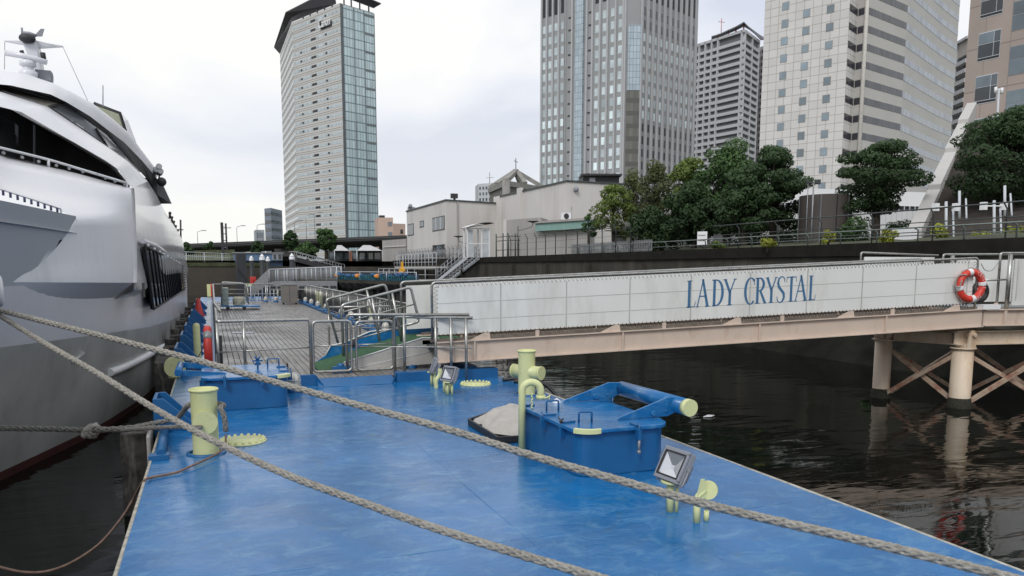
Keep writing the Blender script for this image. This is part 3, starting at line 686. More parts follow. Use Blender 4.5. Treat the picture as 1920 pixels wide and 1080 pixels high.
# ------------------------------------------------------------------ floodlights on pipe stands
def floodlight(base, h, rz, tilt, w, label, look=1, stand=3):
    t = thing('floodlight', label, 'floodlight', (0, 0, 0), 'grey floodlights on yellow-green stands')
    q = Matrix.Rotation(tilt, 3, 'X'); c = V((0, 0, h+w*.42))
    def P(x, y, z): return c+q @ V((x, y, z))
    a, d = w*.5, w*.42
    fr = MB()
    for (x0, x1, z0, z1) in ((-a, a, d-.022, d+.012), (-a, a, -d-.012, -d+.022), (-a, -a+.024, -d, d), (a-.024, a, -d, d)):
        fr.obox(P((x0+x1)/2, -.012, (z0+z1)/2), q @ V(((x1-x0)/2, 0, 0)), q @ V((0, .014, 0)), q @ V((0, 0, (z1-z0)/2)))
    fr.obox(P(0, .035, 0), q @ V((a, 0, 0)), q @ V((0, .028, 0)), q @ V((0, 0, d+.01)))
    f = fr.build('housing', M['lamp_grey'], t, bevel=.006)
    MB().obox(P(0, .09, -.02), q @ V((a*.62, 0, 0)), q @ V((0, .045, 0)), q @ V((0, 0, d*.62))).build('driver_box', M['lamp_grey'], t, bevel=.01)
    g = MB(); A = a-.034; D = d-.034
    for (x0, x1, z0, z1) in ((-A-.012, A+.012, D, D+.014), (-A-.012, A+.012, -D-.014, -D), (-A-.014, -A, -D, D), (A, A+.014, -D, D)):
        g.obox(P((x0+x1)/2, -.020, (z0+z1)/2), q @ V(((x1-x0)/2, 0, 0)), q @ V((0, .008, 0)), q @ V((0, 0, (z1-z0)/2)))
    g.build('gasket', M['black'], t)
    r = MB(); k = P(.008, .004, -.006); cs = [P(-A, -.016, -D), P(A, -.016, -D), P(A, -.016, D), P(-A, -.016, D)]
    ks = [P(-.02, .004, -.035), P(.02, .004, -.035), P(.02, .004, .0), P(-.02, .004, .0)]
    for i in range(4): r.quad(cs[i], cs[(i+1) % 4], ks[(i+1) % 4], ks[i])
    r.quad(*ks); r.build('reflector', M['reflector'], t, auto=False)
    y = MB(); y.tube(bend([P(-a-.012, .03, .0), P(-a-.014, .03, -d-.02), P(0, .03, -d-.035), P(a+.014, .03, -d-.02), P(a+.012, .03, 0)], .03), .008, 6); y.cyl(P(a, .03, 0), P(a+.022, .03, 0), .014, 8); y.cyl(P(-a, .03, 0), P(-a-.022, .03, 0), .014, 8)
    y.build('yoke', M['lamp_grey'], t)
    s = MB(); hh = h-.02
    if stand == 3:
        for (x, yy) in ((-.06, 0), (0, -.03), (.05, .02), (-.09, .03))[:4]: s.cyl((x, yy, 0), (x, yy, hh), .018, 10)
    else:
        for (x, yy, r_) in ((-.085, .03, .020), (.0, -.02, .030), (.035, .02, .016)): s.cyl((x, yy, 0), (x, yy, hh), r_, 10)
    s.cyl((0, 0, hh), (0, 0, hh+.02), .10, 16)
    s.build('stand', M['chartreuse'], t)
    t.location = base; t.rotation_euler = (0, 0, rz)
    return t
floodlight(onz(1266, 962, DZ)+V((0, .05, 0)), .27, R(-84), R(-28), .31, 'grey floodlight with a bright pyramid reflector nearest the camera, in front of the right hatch', stand=2)
floodlight(onz(842, 740, DZ), .22, R(-62), R(-24), .28, 'small grey floodlight facing left, the nearer one of the pair beside the cage lamp', stand=3)
floodlight(onz(812, 722, DZ), .24, R(-108), R(-20), .28, 'small grey floodlight seen side-on, the farther one of the pair beside the cage lamp', stand=3)
# small pipe valve by the near floodlight
b = onz(1306, 980, DZ); t = thing('pipe_valve', 'short yellow-green pipe elbow with a round disc beside the near floodlight', 'pipe valve', b)
MB().cyl(b, b+V((0, 0, .20)), .028, 6).build('post', M['chartreuse'], t)
MB().tube(bend([b+V((0, 0, .16)), b+V((0, 0, .22)), b+V((.07, -.0, .26))], .03), .026, 10).prism([b+V((-.02, -.02, .20)), b+V((.02, -.02, .36)), b+V((.05, -.02, .36)), b+V((.10, -.02, .20))], (0, .012, 0)).build('elbow', M['chartreuse'], t)
MB().cyl(b+V((.085, -.02, .265)), b+V((.115, .01, .26)), .075, 22).build('disc', M['chartreuse'], t)
MB().cyl(b+V((.10, .01, 0)), b+V((.10, .01, .085)), .022, 10).cyl(b+V((.10, .01, .085)), b+V((.10, .01, .22)), .010, 8).build('thin_pipe', M['chartreuse'], t)
# curved small vent next to pair of floodlights
b = onz(818, 728, DZ); tag(MB().tube(smooth_path([b, b+V((0, 0, .13)), b+V((.05, 0, .21)), b+V((.07, 0, .27)), b+V((.07, 0, .33))]), .035, 10).build('vent_pipe', M['chartreuse']), 'small yellow-green bent pipe stub between the two small floodlights', 'vent pipe')
b = onz(833, 735, DZ); tag(MB().cyl(b, b+V((0, 0, .24)), .024, 10).cyl(b+V((.09, -.04, 0)), b+V((.09, -.04, .16)), .024, 10).tube([b+V((.05, 0, .2)), b+V((.08, 0, .15)), b+V((.06, 0, .10)), b+V((.03, 0, .15))], .008, 6, True).build('pipe_stubs', M['chartreuse']), 'pair of short yellow-green pipe stubs just left of the nearer small floodlight', 'pipe stubs')

# ------------------------------------------------------------------ caged deck lamps
def cage_lamp(p, label, group, s=1.0):
    p = V(p); t = thing('deck_lamp', label, 'deck lamp', p, group)
    MB().lathe(p, [(.11*s, 0), (.11*s, .07*s), (.085*s, .09*s), (.001, .09*s)], 16).build('base', M['box_blue'], t)
    MB().lathe(p+V((0, 0, .09*s)), [(.078*s, 0), (.08*s, .07*s), (.072*s, .12*s), (.045*s, .16*s), (.001, .178*s)], 16).build('globe', M['lamp_dome'], t)
    mb = MB()
    for k in range(4):
        a = math.pi*k/4; mb.tube([p+V((math.cos(a)*.088*s*math.cos(b), math.sin(a)*.088*s*math.cos(b), .17*s+.10*s*math.sin(b))) for b in [math.pi*i/10 for i in range(11)]], .005*s, 4)
        for q in (0, math.pi): mb.tube([p+V((math.cos(a+q)*.088*s, math.sin(a+q)*.088*s, .09*s)), p+V((math.cos(a+q)*.088*s, math.sin(a+q)*.088*s, .17*s))], .005*s, 4)
    for z in (.10, .17): mb.tube([p+V((math.cos(a)*.09*s, math.sin(a)*.09*s, z*s)) for a in [2*math.pi*k/16 for k in range(16)]], .006*s, 4, True)
    mb.build('cage', M['white_rail'], t); return t
cage_lamp(onz(770, 690, 1.12)+V((0, -.02, 0)), 'white caged lamp on a round blue base between the gates and the small floodlights', None, 1.12)
cage_lamp(V((1.2, 12.95, 1.0)), 'white caged lamp beside the left hatch, seen through the railing', None, 1.2)
t = cage_lamp((4.54, 41.3, 1.2), 'white caged lamp in the row along the right edge of the plank deck', 'caged lamps along the right edge of the plank deck', 1.15)
for y in (38.8, 36.3, 33.6, 29.4, 27.3, 23.6, 21.5, 19.6): copy_tree(t, loc=(4.54, y, 1.2))
for (x, y, lb) in ((2.78, 44.9, 'white caged lamp at the deck\'s far end, farther left from the cabinet'), (3.3, 44.6, 'white caged lamp at the deck\'s far end, just left of the grey cabinet')): copy_tree(t, loc=(x, y, 1.12), label=lb)

# ------------------------------------------------------------------ tall thin posts and pipes
def post(p, h, r, label, cap=True):
    p = V(p); t = MB().lathe(p, [(r, 0), (r, h-r), (r*.75, h-r*.3), (.001, h)], 14).build('post', M['chartreuse']); tag(t, label, 'post', 'yellow-green round-topped posts'); return t
post(onz(371, 674, DZ), .82, .075, 'tall yellow-green round-topped post on the narrow walkway beside the ship')
post(onz(602, 578, DZ), .85, .085, 'yellow-green round-topped post at the right railing, the nearer of a pair')
post(onz(596, 574, DZ), 1.05, .085, 'yellow-green round-topped post at the right railing, the farther of a pair')
post(onz(573, 566, DZ), .75, .09, 'short yellow-green post behind the grey cabinet at the right railing')
post(onz(697, 606, DZ), .75, .08, 'yellow-green post behind the ramp handrails')
for (x, y, lb) in ((461, 556, 'yellow-green bent pipe at the far end of the barge, the left one'), (521, 555, 'yellow-green bent pipe at the far end of the barge, the right one beside the cabinet')):
    b = onz(x, y, DZ); tag(MB().tube(bend([b, b+V((0, 0, .8)), b+V((.45, 0, .8)), b+V((.45, 0, .45))], .12), .075, 10).build('vent_pipe', M['chartreuse']), lb, 'vent pipe')

# ------------------------------------------------------------------ tarpaulin over a black tray
pc = [onz(*q, DZ) for q in ((879, 797), (934, 832), (1003, 828), (1020, 786), (960, 768))]
t = thing('covered_crate', 'grey-beige tarpaulin bundle over coiled hose in a low black tray beside the right hatch', 'covered bundle', pc[0])
cen = sum(pc, V())/5
mb = MB(); mb.poly(DZ+.002, DZ+.035, [(p.x, p.y) for p in pc]); n = 5
for i in range(n): a, b = pc[i], pc[(i+1) % n]; mb.obox((a+b)/2+V((0, 0, .045)), (b-a)/2, (b-a).cross(V((0, 0, 1))).normalized()*.015, (0, 0, .04))
mb.build('tray', M['black'], t, bevel=.006)
random.seed(5); rows = []; K = 26
ctr = V((cen.x+.08, cen.y+.1, 0))
for j in range(9):
    f = j/8; row = []
    for i in range(K):
        a = 2*math.pi*i/K; d = V((math.cos(a), math.sin(a), 0))
        rad = 9
        for m in range(5):
            p, q = pc[m]-ctr, pc[(m+1) % 5]-ctr; e = q-p; den = d.x*e.y-d.y*e.x
            if abs(den) > 1e-6:
                tt = (p.x*e.y-p.y*e.x)/den; uu = (p.x*d.y-p.y*d.x)/den
                if tt > 0 and -.001 <= uu <= 1.001: rad = min(rad, tt)
        wob = 1+.10*math.sin(i*1.7)+.08*math.sin(i*3.1+1)
        rr = rad*.92*(1-f)**.75*wob
        z = DZ+.07+.17*math.sin(f*math.pi/2)**1.1+.045*math.sin(i*1.9+f*4)*(1-f)*f*2.2+.02*math.sin(i*3.7-f*6)*(1-f)-(.03*abs(math.sin(i*.9)) if j == 0 else 0)
        row.append(V((ctr.x+d.x*rr+random.uniform(-.012, .012), ctr.y+d.y*rr+random.uniform(-.012, .012), z+random.uniform(-.018, .018)*(1 if 0 < j < 8 else 0))))
    rows.append(row)
o = MB().grid(rows, True, True).build('tarpaulin', M['canvas'], t); md = o.modifiers.new('sub', 'SUBSURF'); md.levels = md.render_levels = 1
mb = MB()
for k in range(4): a = pc[0].lerp(cen, .16+.02*k)+V((.05*k, -.12*k+.04, .06+.02*(k % 2))); mb.tube(smooth_path([a, a+V((.12, .03, .02)), a+V((.26, -.04, .02))]), .022, 8)
mb.build('hose', mat('hose', (.32, .32, .38), .5), t)

# ------------------------------------------------------------------ railings of the barge
ST = M['steel']
GY = 14.05
def P(x, y, Y=GY): return ony(x, y, Y)
def vpost(mb, x, ytop, z0=PZ, Y=GY, r=.027): p = P(x, ytop, Y); mb.cyl((p.x, Y, z0), (p.x, Y, p.z), r, 10)
RZ = PZ+1.0
xl, xm, xr = P(408, 640).x, P(458, 640).x, P(582, 640).x
t = thing('railing', 'steel tube railing across the front of the plank deck, left of the gates', 'railing', (xl, GY, PZ))
MB().tube(bend([(xl, GY+1.2, RZ), (xl, GY, RZ), (xr, GY, RZ), (xr, GY, PZ-.08)], .07), .028, 10).build('top_rail', ST, t)
MB().cyl((xl, GY, PZ), (xl, GY, RZ-.03), .027, 10).build('post', ST, t); MB().cyl((xm, GY, PZ+.02), (xm, GY, RZ), .027, 10).build('post', ST, t)
MB().tube([(xl, GY, PZ+.47), (xr, GY, PZ+.50)], .012, 8).build('mid_rail', ST, t)
MB().cyl((xl+.03, GY+.1, PZ), (xl+.03, GY+.1, RZ-.25), .05, 6).build('dark_post', M['rust'] if 0 else M['dark'], t)
for (xa, xb, lb) in ((585.5, 660, 'left leaf of the steel tube double gate at the front of the plank deck'), (667, 738, 'right leaf of the steel tube double gate at the front of the plank deck')):
    a, b = P(xa, 603), P(xb, 695)
    t = thing('gate', lb, 'gate', (a.x, GY, b.z), 'tube gates at the front of the plank deck')
    z0, z1 = 1.17, a.z
    L_ = bend([(a.x+(b.x-a.x)*.5, GY, z1), (b.x, GY, z1), (b.x, GY, z0), (a.x, GY, z0), (a.x, GY, z1), (a.x+(b.x-a.x)*.5, GY, z1)], .09)
    MB().tube(L_[:-1], .026, 10, True).build('frame', ST, t)
    MB().tube([(a.x, GY, z0+.47), (b.x, GY, z0+.47)], .011, 8).build('mid_rail', ST, t)
    if xa < 600: MB().cyl((b.x+.03, GY, z0+.42), (b.x+.03, GY, z0+.56), .03, 8).build('latch', M['dark'], t)
for (Y, YE, x0, x1, xs, lb) in ((14.0, 13.2, 739, 886, (744, 817, 846, 874), 'steel tube railing running out over the barge edge in front of the gangway, nearer one'), (14.15, 13.36, 649, 880, (655, 757), 'steel tube railing running out towards the gangway, just behind the nearer one')):
    a, b = P(x0, 594 if Y < 14.1 else 590, Y), P(x1, 592 if Y < 14.1 else 589, YE); b.z = a.z
    t = thing('railing', lb, 'railing', (a.x, Y, PZ))
    MB().tube(bend([(a.x, Y, PZ-.05), (a.x, Y, a.z), (b.x, YE, a.z+.0)], .1), .028, 10).build('top_rail', ST, t)
    MB().tube([(a.x, Y, PZ+.48), (b.x, YE, PZ+.47)], .013, 8).build('mid_rail', ST, t)
    for x in xs[1:]: f = (x-x0)/(x1-x0); p = a.lerp(b, f); MB().cyl((p.x, p.y, DZ), (p.x, p.y, a.z), .027, 10).build('post', ST, t)
# left side railing and right side railing of the plank deck
t = thing('railing', 'steel railing along the ship side of the plank deck, a bent section near the front', 'railing', (xl, 30, PZ))
MB().tube(bend([(xl, GY+1.2, RZ), (xl-.0, 18.4, RZ), (xl+.12, 19.2, RZ-.12), (.05, 21, RZ), (.1, 45.6, RZ), (2.9, 45.7, RZ), (4.58, 45.6, RZ)], .2), .028, 8).build('top_rail', ST, t)
for y in (18.4, 21, 24.5, 28, 31.5, 35, 38.5, 42, 45.6): MB().cyl((.05, y, PZ), (.05, y, RZ), .026, 8).build('post', ST, t)
MB().tube([(.05, 21, PZ+.45), (.1, 45.6, PZ+.45)], .012, 6).build('mid_rail', ST, t)
for (x0, x1) in ((1.9, 2.85), (2.95, 4.0)):
    MB().tube(bend([(x0, 45.7, RZ), (x0, 45.7, PZ+.1), (x1, 45.7, PZ+.1), (x1, 45.7, RZ)], .12), .024, 8).build('end_gate', ST, t)
t = thing('railing', 'long steel railing with thin upright bars along the canal side of the plank deck', 'railing', (4.66, 30, PZ))
MB().tube([(4.66, 18.8, RZ), (4.66, 45.6, RZ)], .028, 8).build('top_rail', ST, t)
for k in range(15): MB().cyl((4.66, 19+k*1.9, PZ), (4.66, 19+k*1.9, RZ), .022, 6).build('post', ST, t)
mb = MB()
for k in range(110): mb.cyl((4.66, 19+k*.24, PZ+.12), (4.66, 19+k*.24, RZ), .008, 4)
mb.tube([(4.66, 19, PZ+.12), (4.66, 45.5, PZ+.12)], .012, 6); mb.build('infill_bars', ST, t)
# cross rail on the far side of the landing
a, b = onz(605, 575, RZ), onz(757, 575, RZ); Y = (a.y+b.y)/2
t = thing('railing', 'straight pale steel railing behind the ramp handrails', 'railing', (a.x, Y, PZ))
MB().tube([(a.x, Y, RZ), (b.x+.05, Y, RZ)], .024, 8).build('top_rail', ST, t)
for f in (0.05, .45, .7, 1): MB().cyl((a.x+(b.x-a.x)*f, Y, PZ), (a.x+(b.x-a.x)*f, Y, RZ), .022, 8).build('post', ST, t)
MB().tube([(a.x, Y, PZ+.5), (b.x, Y, PZ+.5)], .012, 6).build('mid_rail', ST, t)

# ------------------------------------------------------------------ ramp with green mat and handrails
t = thing('ramp', 'short sloping boarding ramp with green matting between the plank deck and the gangway', 'ramp', (2.4, 14.5, PZ))
RY0, RY1 = 14.25, 15.75
xa, xb = 1.80, 3.72; za, zb = PZ+.01, 1.66
mb = MB(); mb.prism([(xa, RY0+.05, za), (xb, RY0+.05, zb), (xb, RY1, zb), (xa, RY1, za)], (0, 0, -.03)); mb.build('mat', M['green_mat'], t)
mb = MB(); mb.prism([(xa+.42, RY0, PZ), (xb+.25, RY0, zb-.45), (xb+.33, RY0, zb+.02), (xb, RY0, zb+.04), (xa+.42, RY0, za+.16)], (0, .04, 0)); mb.build('side_plate', M['conc_light'], t)
mb = MB(); mb.tube([(xa+.42, RY0-.005, za+.17), (xb, RY0-.005, zb+.05), (xb+.33, RY0-.005, zb+.03)], .012, 6); mb.tube([(xa+.6, RY0-.004, PZ+.06), (xb+.26, RY0-.004, zb-.2)], .006, 4); mb.build('white_edge', M['white'], t)
mb = MB()
mb.prism([(xa+.05, RY1, PZ), (xb, RY1, zb-.1), (xb, RY1, zb+.12), (3.0, RY1, 1.72), (2.45, RY1, 1.50), (2.2, RY1, 1.46), (xa+.3, RY1, PZ+.16)], (0, .04, 0)); mb.build('side_plate', M['deck_blue'], t, label='blue far side plate of the ramp')
MB().tube([(xa+.3, RY1-.01, PZ+.175), (2.2, RY1-.01, 1.475), (2.45, RY1-.01, 1.515), (3.0, RY1-.01, 1.735), (xb, RY1-.01, zb+.13)], .014, 6).build('white_edge', M['white'], t)
mb = MB(); mb.box((xb, RY0, zb-.08), (xb+.9, RY1, zb)); mb.build('landing_mat', M['green_mat'], t)
mb = MB(); mb.prism([(xb, RY1, zb-.05), (xb+.9, RY1, zb-.05), (xb+.9, RY1, zb+.42), (xb+.35, RY1, zb+.45), (xb, RY1, zb+.3)], (0, .03, 0)); mb.build('landing_plate', M['box_blue'], t)
mb = MB(); mb.box((2.0, RY0-.12, PZ+.002), (2.35, RY0-.02, PZ+.12)); mb.lathe((2.15, RY0-.07, PZ+.12), [(.06, 0), (.06, .05), (.001, .06)], 12); mb.build('wheel_box', M['box_blue'], t)
for (Y, pts, mids, legs, lb) in (
    (14.40, [(644.5, 668), (640, 572), (770, 538), (786, 603), (753, 612)], [((658, 601), (775, 571)), ((661, 638), (785, 603))], [((697, 556), (712, 640)), ((770, 548), (716, 600)) if 0 else ((735, 549), (753, 640))], 'steel handrail on the near side of the boarding ramp'),
    (15.85, [(634, 644), (610.5, 562), (722, 533), (745, 612)], [((622, 590), (733, 563)), ((628, 622), (740, 594))], [((687, 543), (708, 620))], 'steel handrail on the far side of the boarding ramp')):
    t = thing('handrail', lb, 'handrail', P(*pts[0], Y), 'sloping handrails of the boarding ramp')
    MB().tube(bend([P(*q, Y) for q in pts], .08), .027, 10).build('top_rail', ST, t)
    for (p, q) in mids: MB().tube([P(*p, Y), P(*q, Y)], .013, 8).build('mid_rail', ST, t)
    for (p, q) in legs: MB().tube([P(*p, Y), P(*q, Y)], .025, 8).build('post', ST, t)

# ------------------------------------------------------------------ things on the walkway and the plank deck
# ring buoy in a red sleeve at the corner post
c = V((-.10, 14.9, 1.55)); t = thing('life_buoy', 'red life buoy hung edge-on against the railing post on the ship side', 'life buoy', c)
pts = [c+V((.02*math.cos(a)*0, .34*math.cos(a), .38*math.sin(a))) for a in [2*math.pi*k/32 for k in range(32)]]
MB().tube(pts, .072, 12, True).build('ring', M['red'], t)
for k in (3, 11, 19, 27):
    MB().tube([pts[k], pts[k+1], pts[k+2]], .077, 12).build('band', M['galv'], t)
MB().tube(smooth_path([c+V((-.02, -.3, .3)), c+V((-.12, -.2, 0)), c+V((-.3, .1, -.35)), c+V((-.12, -.1, -.25))]), .009, 6).build('grab_line', M['cord'], t)
b = onz(373, 592, DZ); t = thing('traffic_cone', 'red traffic cone on the narrow walkway beside the ship', 'traffic cone', b)
MB().lathe(b+V((0, 0, .02)), [(.2, 0), (.05, .72), (.001, .73)], 16).build('cone', M['red'], t); MB().box((b.x-.25, b.y-.25, b.z), (b.x+.25, b.y+.25, b.z+.03)).build('base', M['red'], t)
a = onz(529, 571, PZ); t = thing('cabinet', 'grey steel cabinet standing at the far right of the plank deck', 'cabinet', a)
a2 = onz(560, 571, PZ)
MB().box((a.x, a.y, PZ+.08), (a2.x, a.y+.6, PZ+1.02)).build('body', mat('cab', (.19, .185, .17), .55, metal=.3, var=.15, vs=3, dirt=(.25, .14, .08), dirt_amt=.5, ds=3), t, bevel=.01)
MB().box((a.x-.02, a.y-.03, PZ+1.02), (a2.x+.02, a.y+.62, PZ+1.06)).build('top', M['galv'], t)
for x in (a.x+.08, a2.x-.08): MB().cyl((x, a.y+.1, PZ), (x, a.y+.1, PZ+.08), .05, 8).build('foot', M['black'], t)
MB().box((a.x+(a2.x-a.x)*.48, a.y-.006, PZ+.1), (a.x+(a2.x-a.x)*.5, a.y-.001, PZ+1.0)).build('door_joint', M['dark'], t)
# wheeled boarding stair stored at the far left
a, b = onz(412, 582, PZ), onz(470, 582, PZ)
t = thing('boarding_cart', 'small wheeled blue boarding cart with tube handrails parked on the plank deck beside the ship', 'boarding cart', a)
X0, X1, YY = a.x+.1, b.x-.05, a.y
for y in (YY, YY+1.6): MB().tube(bend([(X0, y, PZ+.2), (X0+.05, y, PZ+1.25), (X1-.1, y, PZ+1.18), (X1, y, PZ+.25)], .12), .026, 8).build('handrail', ST, t)
for z in (.5, .75, .95): MB().tube([(X0, YY, PZ+z), (X1, YY, PZ+z-.03)], .014, 6).build('mid_rail', ST, t)
MB().prism([(X0-.05, YY-.05, PZ+.16), (X1+.5, YY-.05, PZ+.12), (X1+.5, YY+1.6, PZ+.12), (X0-.05, YY+1.6, PZ+.16)], (0, 0, .06)).build('platform', M['deck_blue'], t)
for x in (X0+.25, X1-.2): MB().cyl((x, YY-.02, PZ+.09), (x, YY+.06, PZ+.09), .085, 14).build('wheel', M['black'], t)
MB().box((X0+.02, YY+.1, PZ+.22), (X0+.3, YY+1.2, PZ+1.0)).build('panel', mat('pale_green', (.28, .34, .32), .5), t)
tag(MB().lathe((X0+.75, YY+.5, PZ+.225), [(.26, 0), (.28, .1), (.28, .28), (.2, .36), (.001, .37)], 14).build('drum', mat('drum', (.38, .36, .28), .7, var=.3, vs=5)), 'low beige drum standing on the boarding cart', 'drum')
b = onz(395, 556, DZ); t = thing('marker_box', 'small red and yellow box at the far left corner of the barge', 'box', b)
MB().box((b.x-.22, b.y, DZ), (b.x+.02, b.y+.3, DZ+.85)).build('yellow_side', M['chartreuse'], t); MB().box((b.x+.023, b.y, DZ), (b.x+.26, b.y+.3, DZ+.88)).build('red_side', M['orange'], t)
p = onz(436, 625, PZ); q = onz(473, 620, PZ)
tag(MB().box((p.x, p.y-.15, PZ+.004), (q.x, p.y+.25, PZ+.016)).build('deck_plate', mat('plate', (.34, .38, .45), .3, metal=.3)), 'pale flush steel plate set on the planks behind the left railing', 'deck plate')
# rubber strip fenders under the railing at the canal side
mb = MB()
for k in range(3): mb.tube(smooth_path([(4.85+.1*k, 12.9-.3*k, 1.03), (5.15+.1*k, 12.7-.3*k, 1.02), (5.4+.1*k, 12.3-.3*k, .6)]), .035, 8)
tag(mb.build('fender_straps', M['black']), 'black rubber straps hanging over the deck edge below the gangway end', 'fender straps')
# ------------------------------------------------------------------ the white ship
SX = -6.3                                   # its centre line
def lerpt(t, tab):
    if t <= tab[0][0]: return tab[0][1]
    for (a, b), (c, d) in zip(tab, tab[1:]):
        if t <= c:
            f = (t-a)/(c-a); return b+(d-b)*f
    return tab[-1][1]
def smt(t, tab):                            # smoothed table
    return (lerpt(t-.8, tab)+lerpt(t-.4, tab)+lerpt(t, tab)+lerpt(t+.4, tab)+lerpt(t+.8, tab))/5
W0 = [(3.5, -6.3), (6, -5.4), (9, -4.15), (12.4, -3.0), (14, -2.55), (15.7, -2.05), (19.3, -1.48), (24, -1.30), (48, -1.30)]
W3 = [(1.5, -6.3), (5, -4.2), (8.5, -3.0), (11.3, -2.36), (13.57, -1.93), (15.4, -1.6), (17.5, -1.32), (20, -1.25), (48, -1.25)]
def XH(y, z):
    a, b = smt(y, W0), smt(y, W3)
    f = z/2.8
    return min(a+(b-a)*(f if f < 1 else 1+(f-1)*.5), -1.2)
def on_hull(x, y):
    d = ray(x, y); lo = 3.
    t = 6.
    while t < 60:
        p = EYE+d*t
        if XH(p.y, p.z) > p.x: break
        t += .02
    return EYE+d*t
ship = thing('cruise_ship', 'large white and grey streamlined cruise ship moored on the left, bow towards the camera', 'ship', (SX, 20, 0))
def mir(p): return V((2*SX-p[0], p[1], p[2]))
def both(name, rows, m, bevel=0, smooth=True, sub=False, label=None):
    MB().grid([[mir(p) for p in r] for r in rows], smooth).build(name, m, ship, label=label)
    return MB().grid(rows, smooth).build(name, m, ship, label=label)
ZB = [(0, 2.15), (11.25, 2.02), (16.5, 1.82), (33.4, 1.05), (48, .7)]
ys = [1.6+i*.45 for i in range(26)]+[13.3+i*.5 for i in range(22)]+[24.5+i*2. for i in range(12)]
def stem(y, z):                             # raked stem: below, the hull starts farther aft
    return y
def hrow(zf): return [V((XH(y, zf(y)), y, zf(y))) for y in ys]
low = [hrow(lambda y, f=f: -.8+(lerpt(y, ZB)+.8)*f) for f in (0, .15, .3, .42, .55, .7, .85, 1)]
# red antifouling is the band under z=.28
def zlow(f): return lambda y: .14+(lerpt(y, ZB)-.14)*f
both('antifouling', [hrow(lambda y, z=z: z) for z in (-1, -.4, .0, .14)], M['antifoul'])
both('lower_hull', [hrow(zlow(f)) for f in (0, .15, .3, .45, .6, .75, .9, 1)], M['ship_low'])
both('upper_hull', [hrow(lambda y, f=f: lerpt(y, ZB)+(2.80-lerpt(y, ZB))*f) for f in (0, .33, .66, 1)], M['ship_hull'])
# foredeck bulwark, ends on the shoulder
cur = [(19, 529), (45, 514), (62, 504.5), (82, 488), (99, 469.6), (114, 454), (126, 437), (135, 424), (141, 413)]
curve = [on_hull(*q) for q in cur]
ctop = curve[-1]
fy = [y for y in ys if y < 17]
rows = []
for f in (0, .25, .5, .75, 1):
    r = []
    for y in fy:
        zt = 3.80+.01*(13-y)
        z = 2.80+(zt-2.80)*f
        r.append(V((XH(y, z), y, z)))
    # stop at the curve: pull columns aft of it back onto it
    q = []
    for p in r:
        lim = None
        for a, b in zip(curve, curve[1:]):
            if a.z <= p.z <= b.z: lim = a.y+(b.y-a.y)*(p.z-a.z)/(b.z-a.z)
        if p.z < curve[0].z: lim = curve[0].y
        if p.z > curve[-1].z: lim = curve[-1].y
        if p.y > lim: y2 = lim+.02; p = V((XH(y2, p.z), y2, p.z))
        q.append(p)
    rows.append(q)
both('bow_bulwark', rows, mat('bulwark', (.36, .38, .41), .5, var=.05, vs=.5))
mb = MB(); tp = rows[-1]
mb.grid([[p-V((0, 0, .25)) for p in tp], [mir(p-V((0, 0, .25))) for p in tp]], False); mb.build('foredeck', M['ship_white'], ship)
# shoulder: swells out of the bow hull below the terrace
def sp(x, y, Y): return ony(x, y, Y)
right = [(250, 530, 15.35), (250.5, 514, 15.4), (250.5, 500, 15.45), (250.5, 485, 15.5), (250, 468, 15.55), (249.5, 452, 15.6), (249, 437, 15.65), (248.5, 424, 15.68), (248, 412, 15.72)]
rows = []
def shoulder_row(a, b, n=14):
    r = []
    for i in range(n+1):
        f = i/n; p = a.lerp(b, f); r.append(p+V((.10, -.10, 0))*math.sin(math.pi*min(1, f))*.6*f)
    return r
for l, q in zip(curve, right): rows.append(shoulder_row(l+V((-.0, .0, 0)), sp(*q)))
lt = [(120, 398, 13.4), (60, 375, 13.3), (-10, 350, 13.2), (-90, 300, 13.0)]
top_edge = [(-120, 258, 12.6), (-60, 274, 13.2), (0, 290, 13.9), (60, 304, 14.4), (120, 319, 14.9), (160, 329, 15.2), (190, 338, 15.5), (220, 345.5, 15.75), (245, 352, 15.9)]
rt = [(247.5, 398, 15.76), (247, 384, 15.8), (246.5, 370, 15.84), (246, 360, 15.88)]
for l, q in zip(lt, rt): rows.append(shoulder_row(sp(*l), sp(*q)))
te = [sp(*q) for q in top_edge]; tq = []
for i in range(15):
    f = i/14*(len(te)-1); k = min(int(f), len(te)-2); tq.append(te[k].lerp(te[k+1], f-k))
rows.append(tq); rows.append([p+V((-.12, .12, .0)) for p in tq])
both('shoulder', rows, M['ship_white'])
sh_rows = rows
# side: from the corner back to the stern
botm = [(-1.32, 15.6), (-1.24, 17.1), (-1.22, 19), (-1.22, 21), (-1.22, 24), (-1.22, 32), (-1.22, 39), (-1.22, 46)]
topm = [(247, 352, 15.95), (262, 346, 19), (276, 339, 24), (294, 367, 25.5), (311, 400, 27.5), (334, 435, 38), (341, 448, 42), (345, 492, 46)]
rows = []
nv = 10
for k in range(nv+1):
    f = k/nv; r = []
    for b, t in zip(botm, topm):
        B_ = V((b[0], b[1], 2.62)); T_ = sp(*t); p = B_.lerp(T_, f); p.x += .12*math.sin(math.pi*f)*(1 if b[1] > 18 else .2); r.append(p)
    rows.append(r)
rows.insert(0, [V((min(XH(b[1], 2.4), b[0]-.02), b[1], 2.45)) for b in botm])
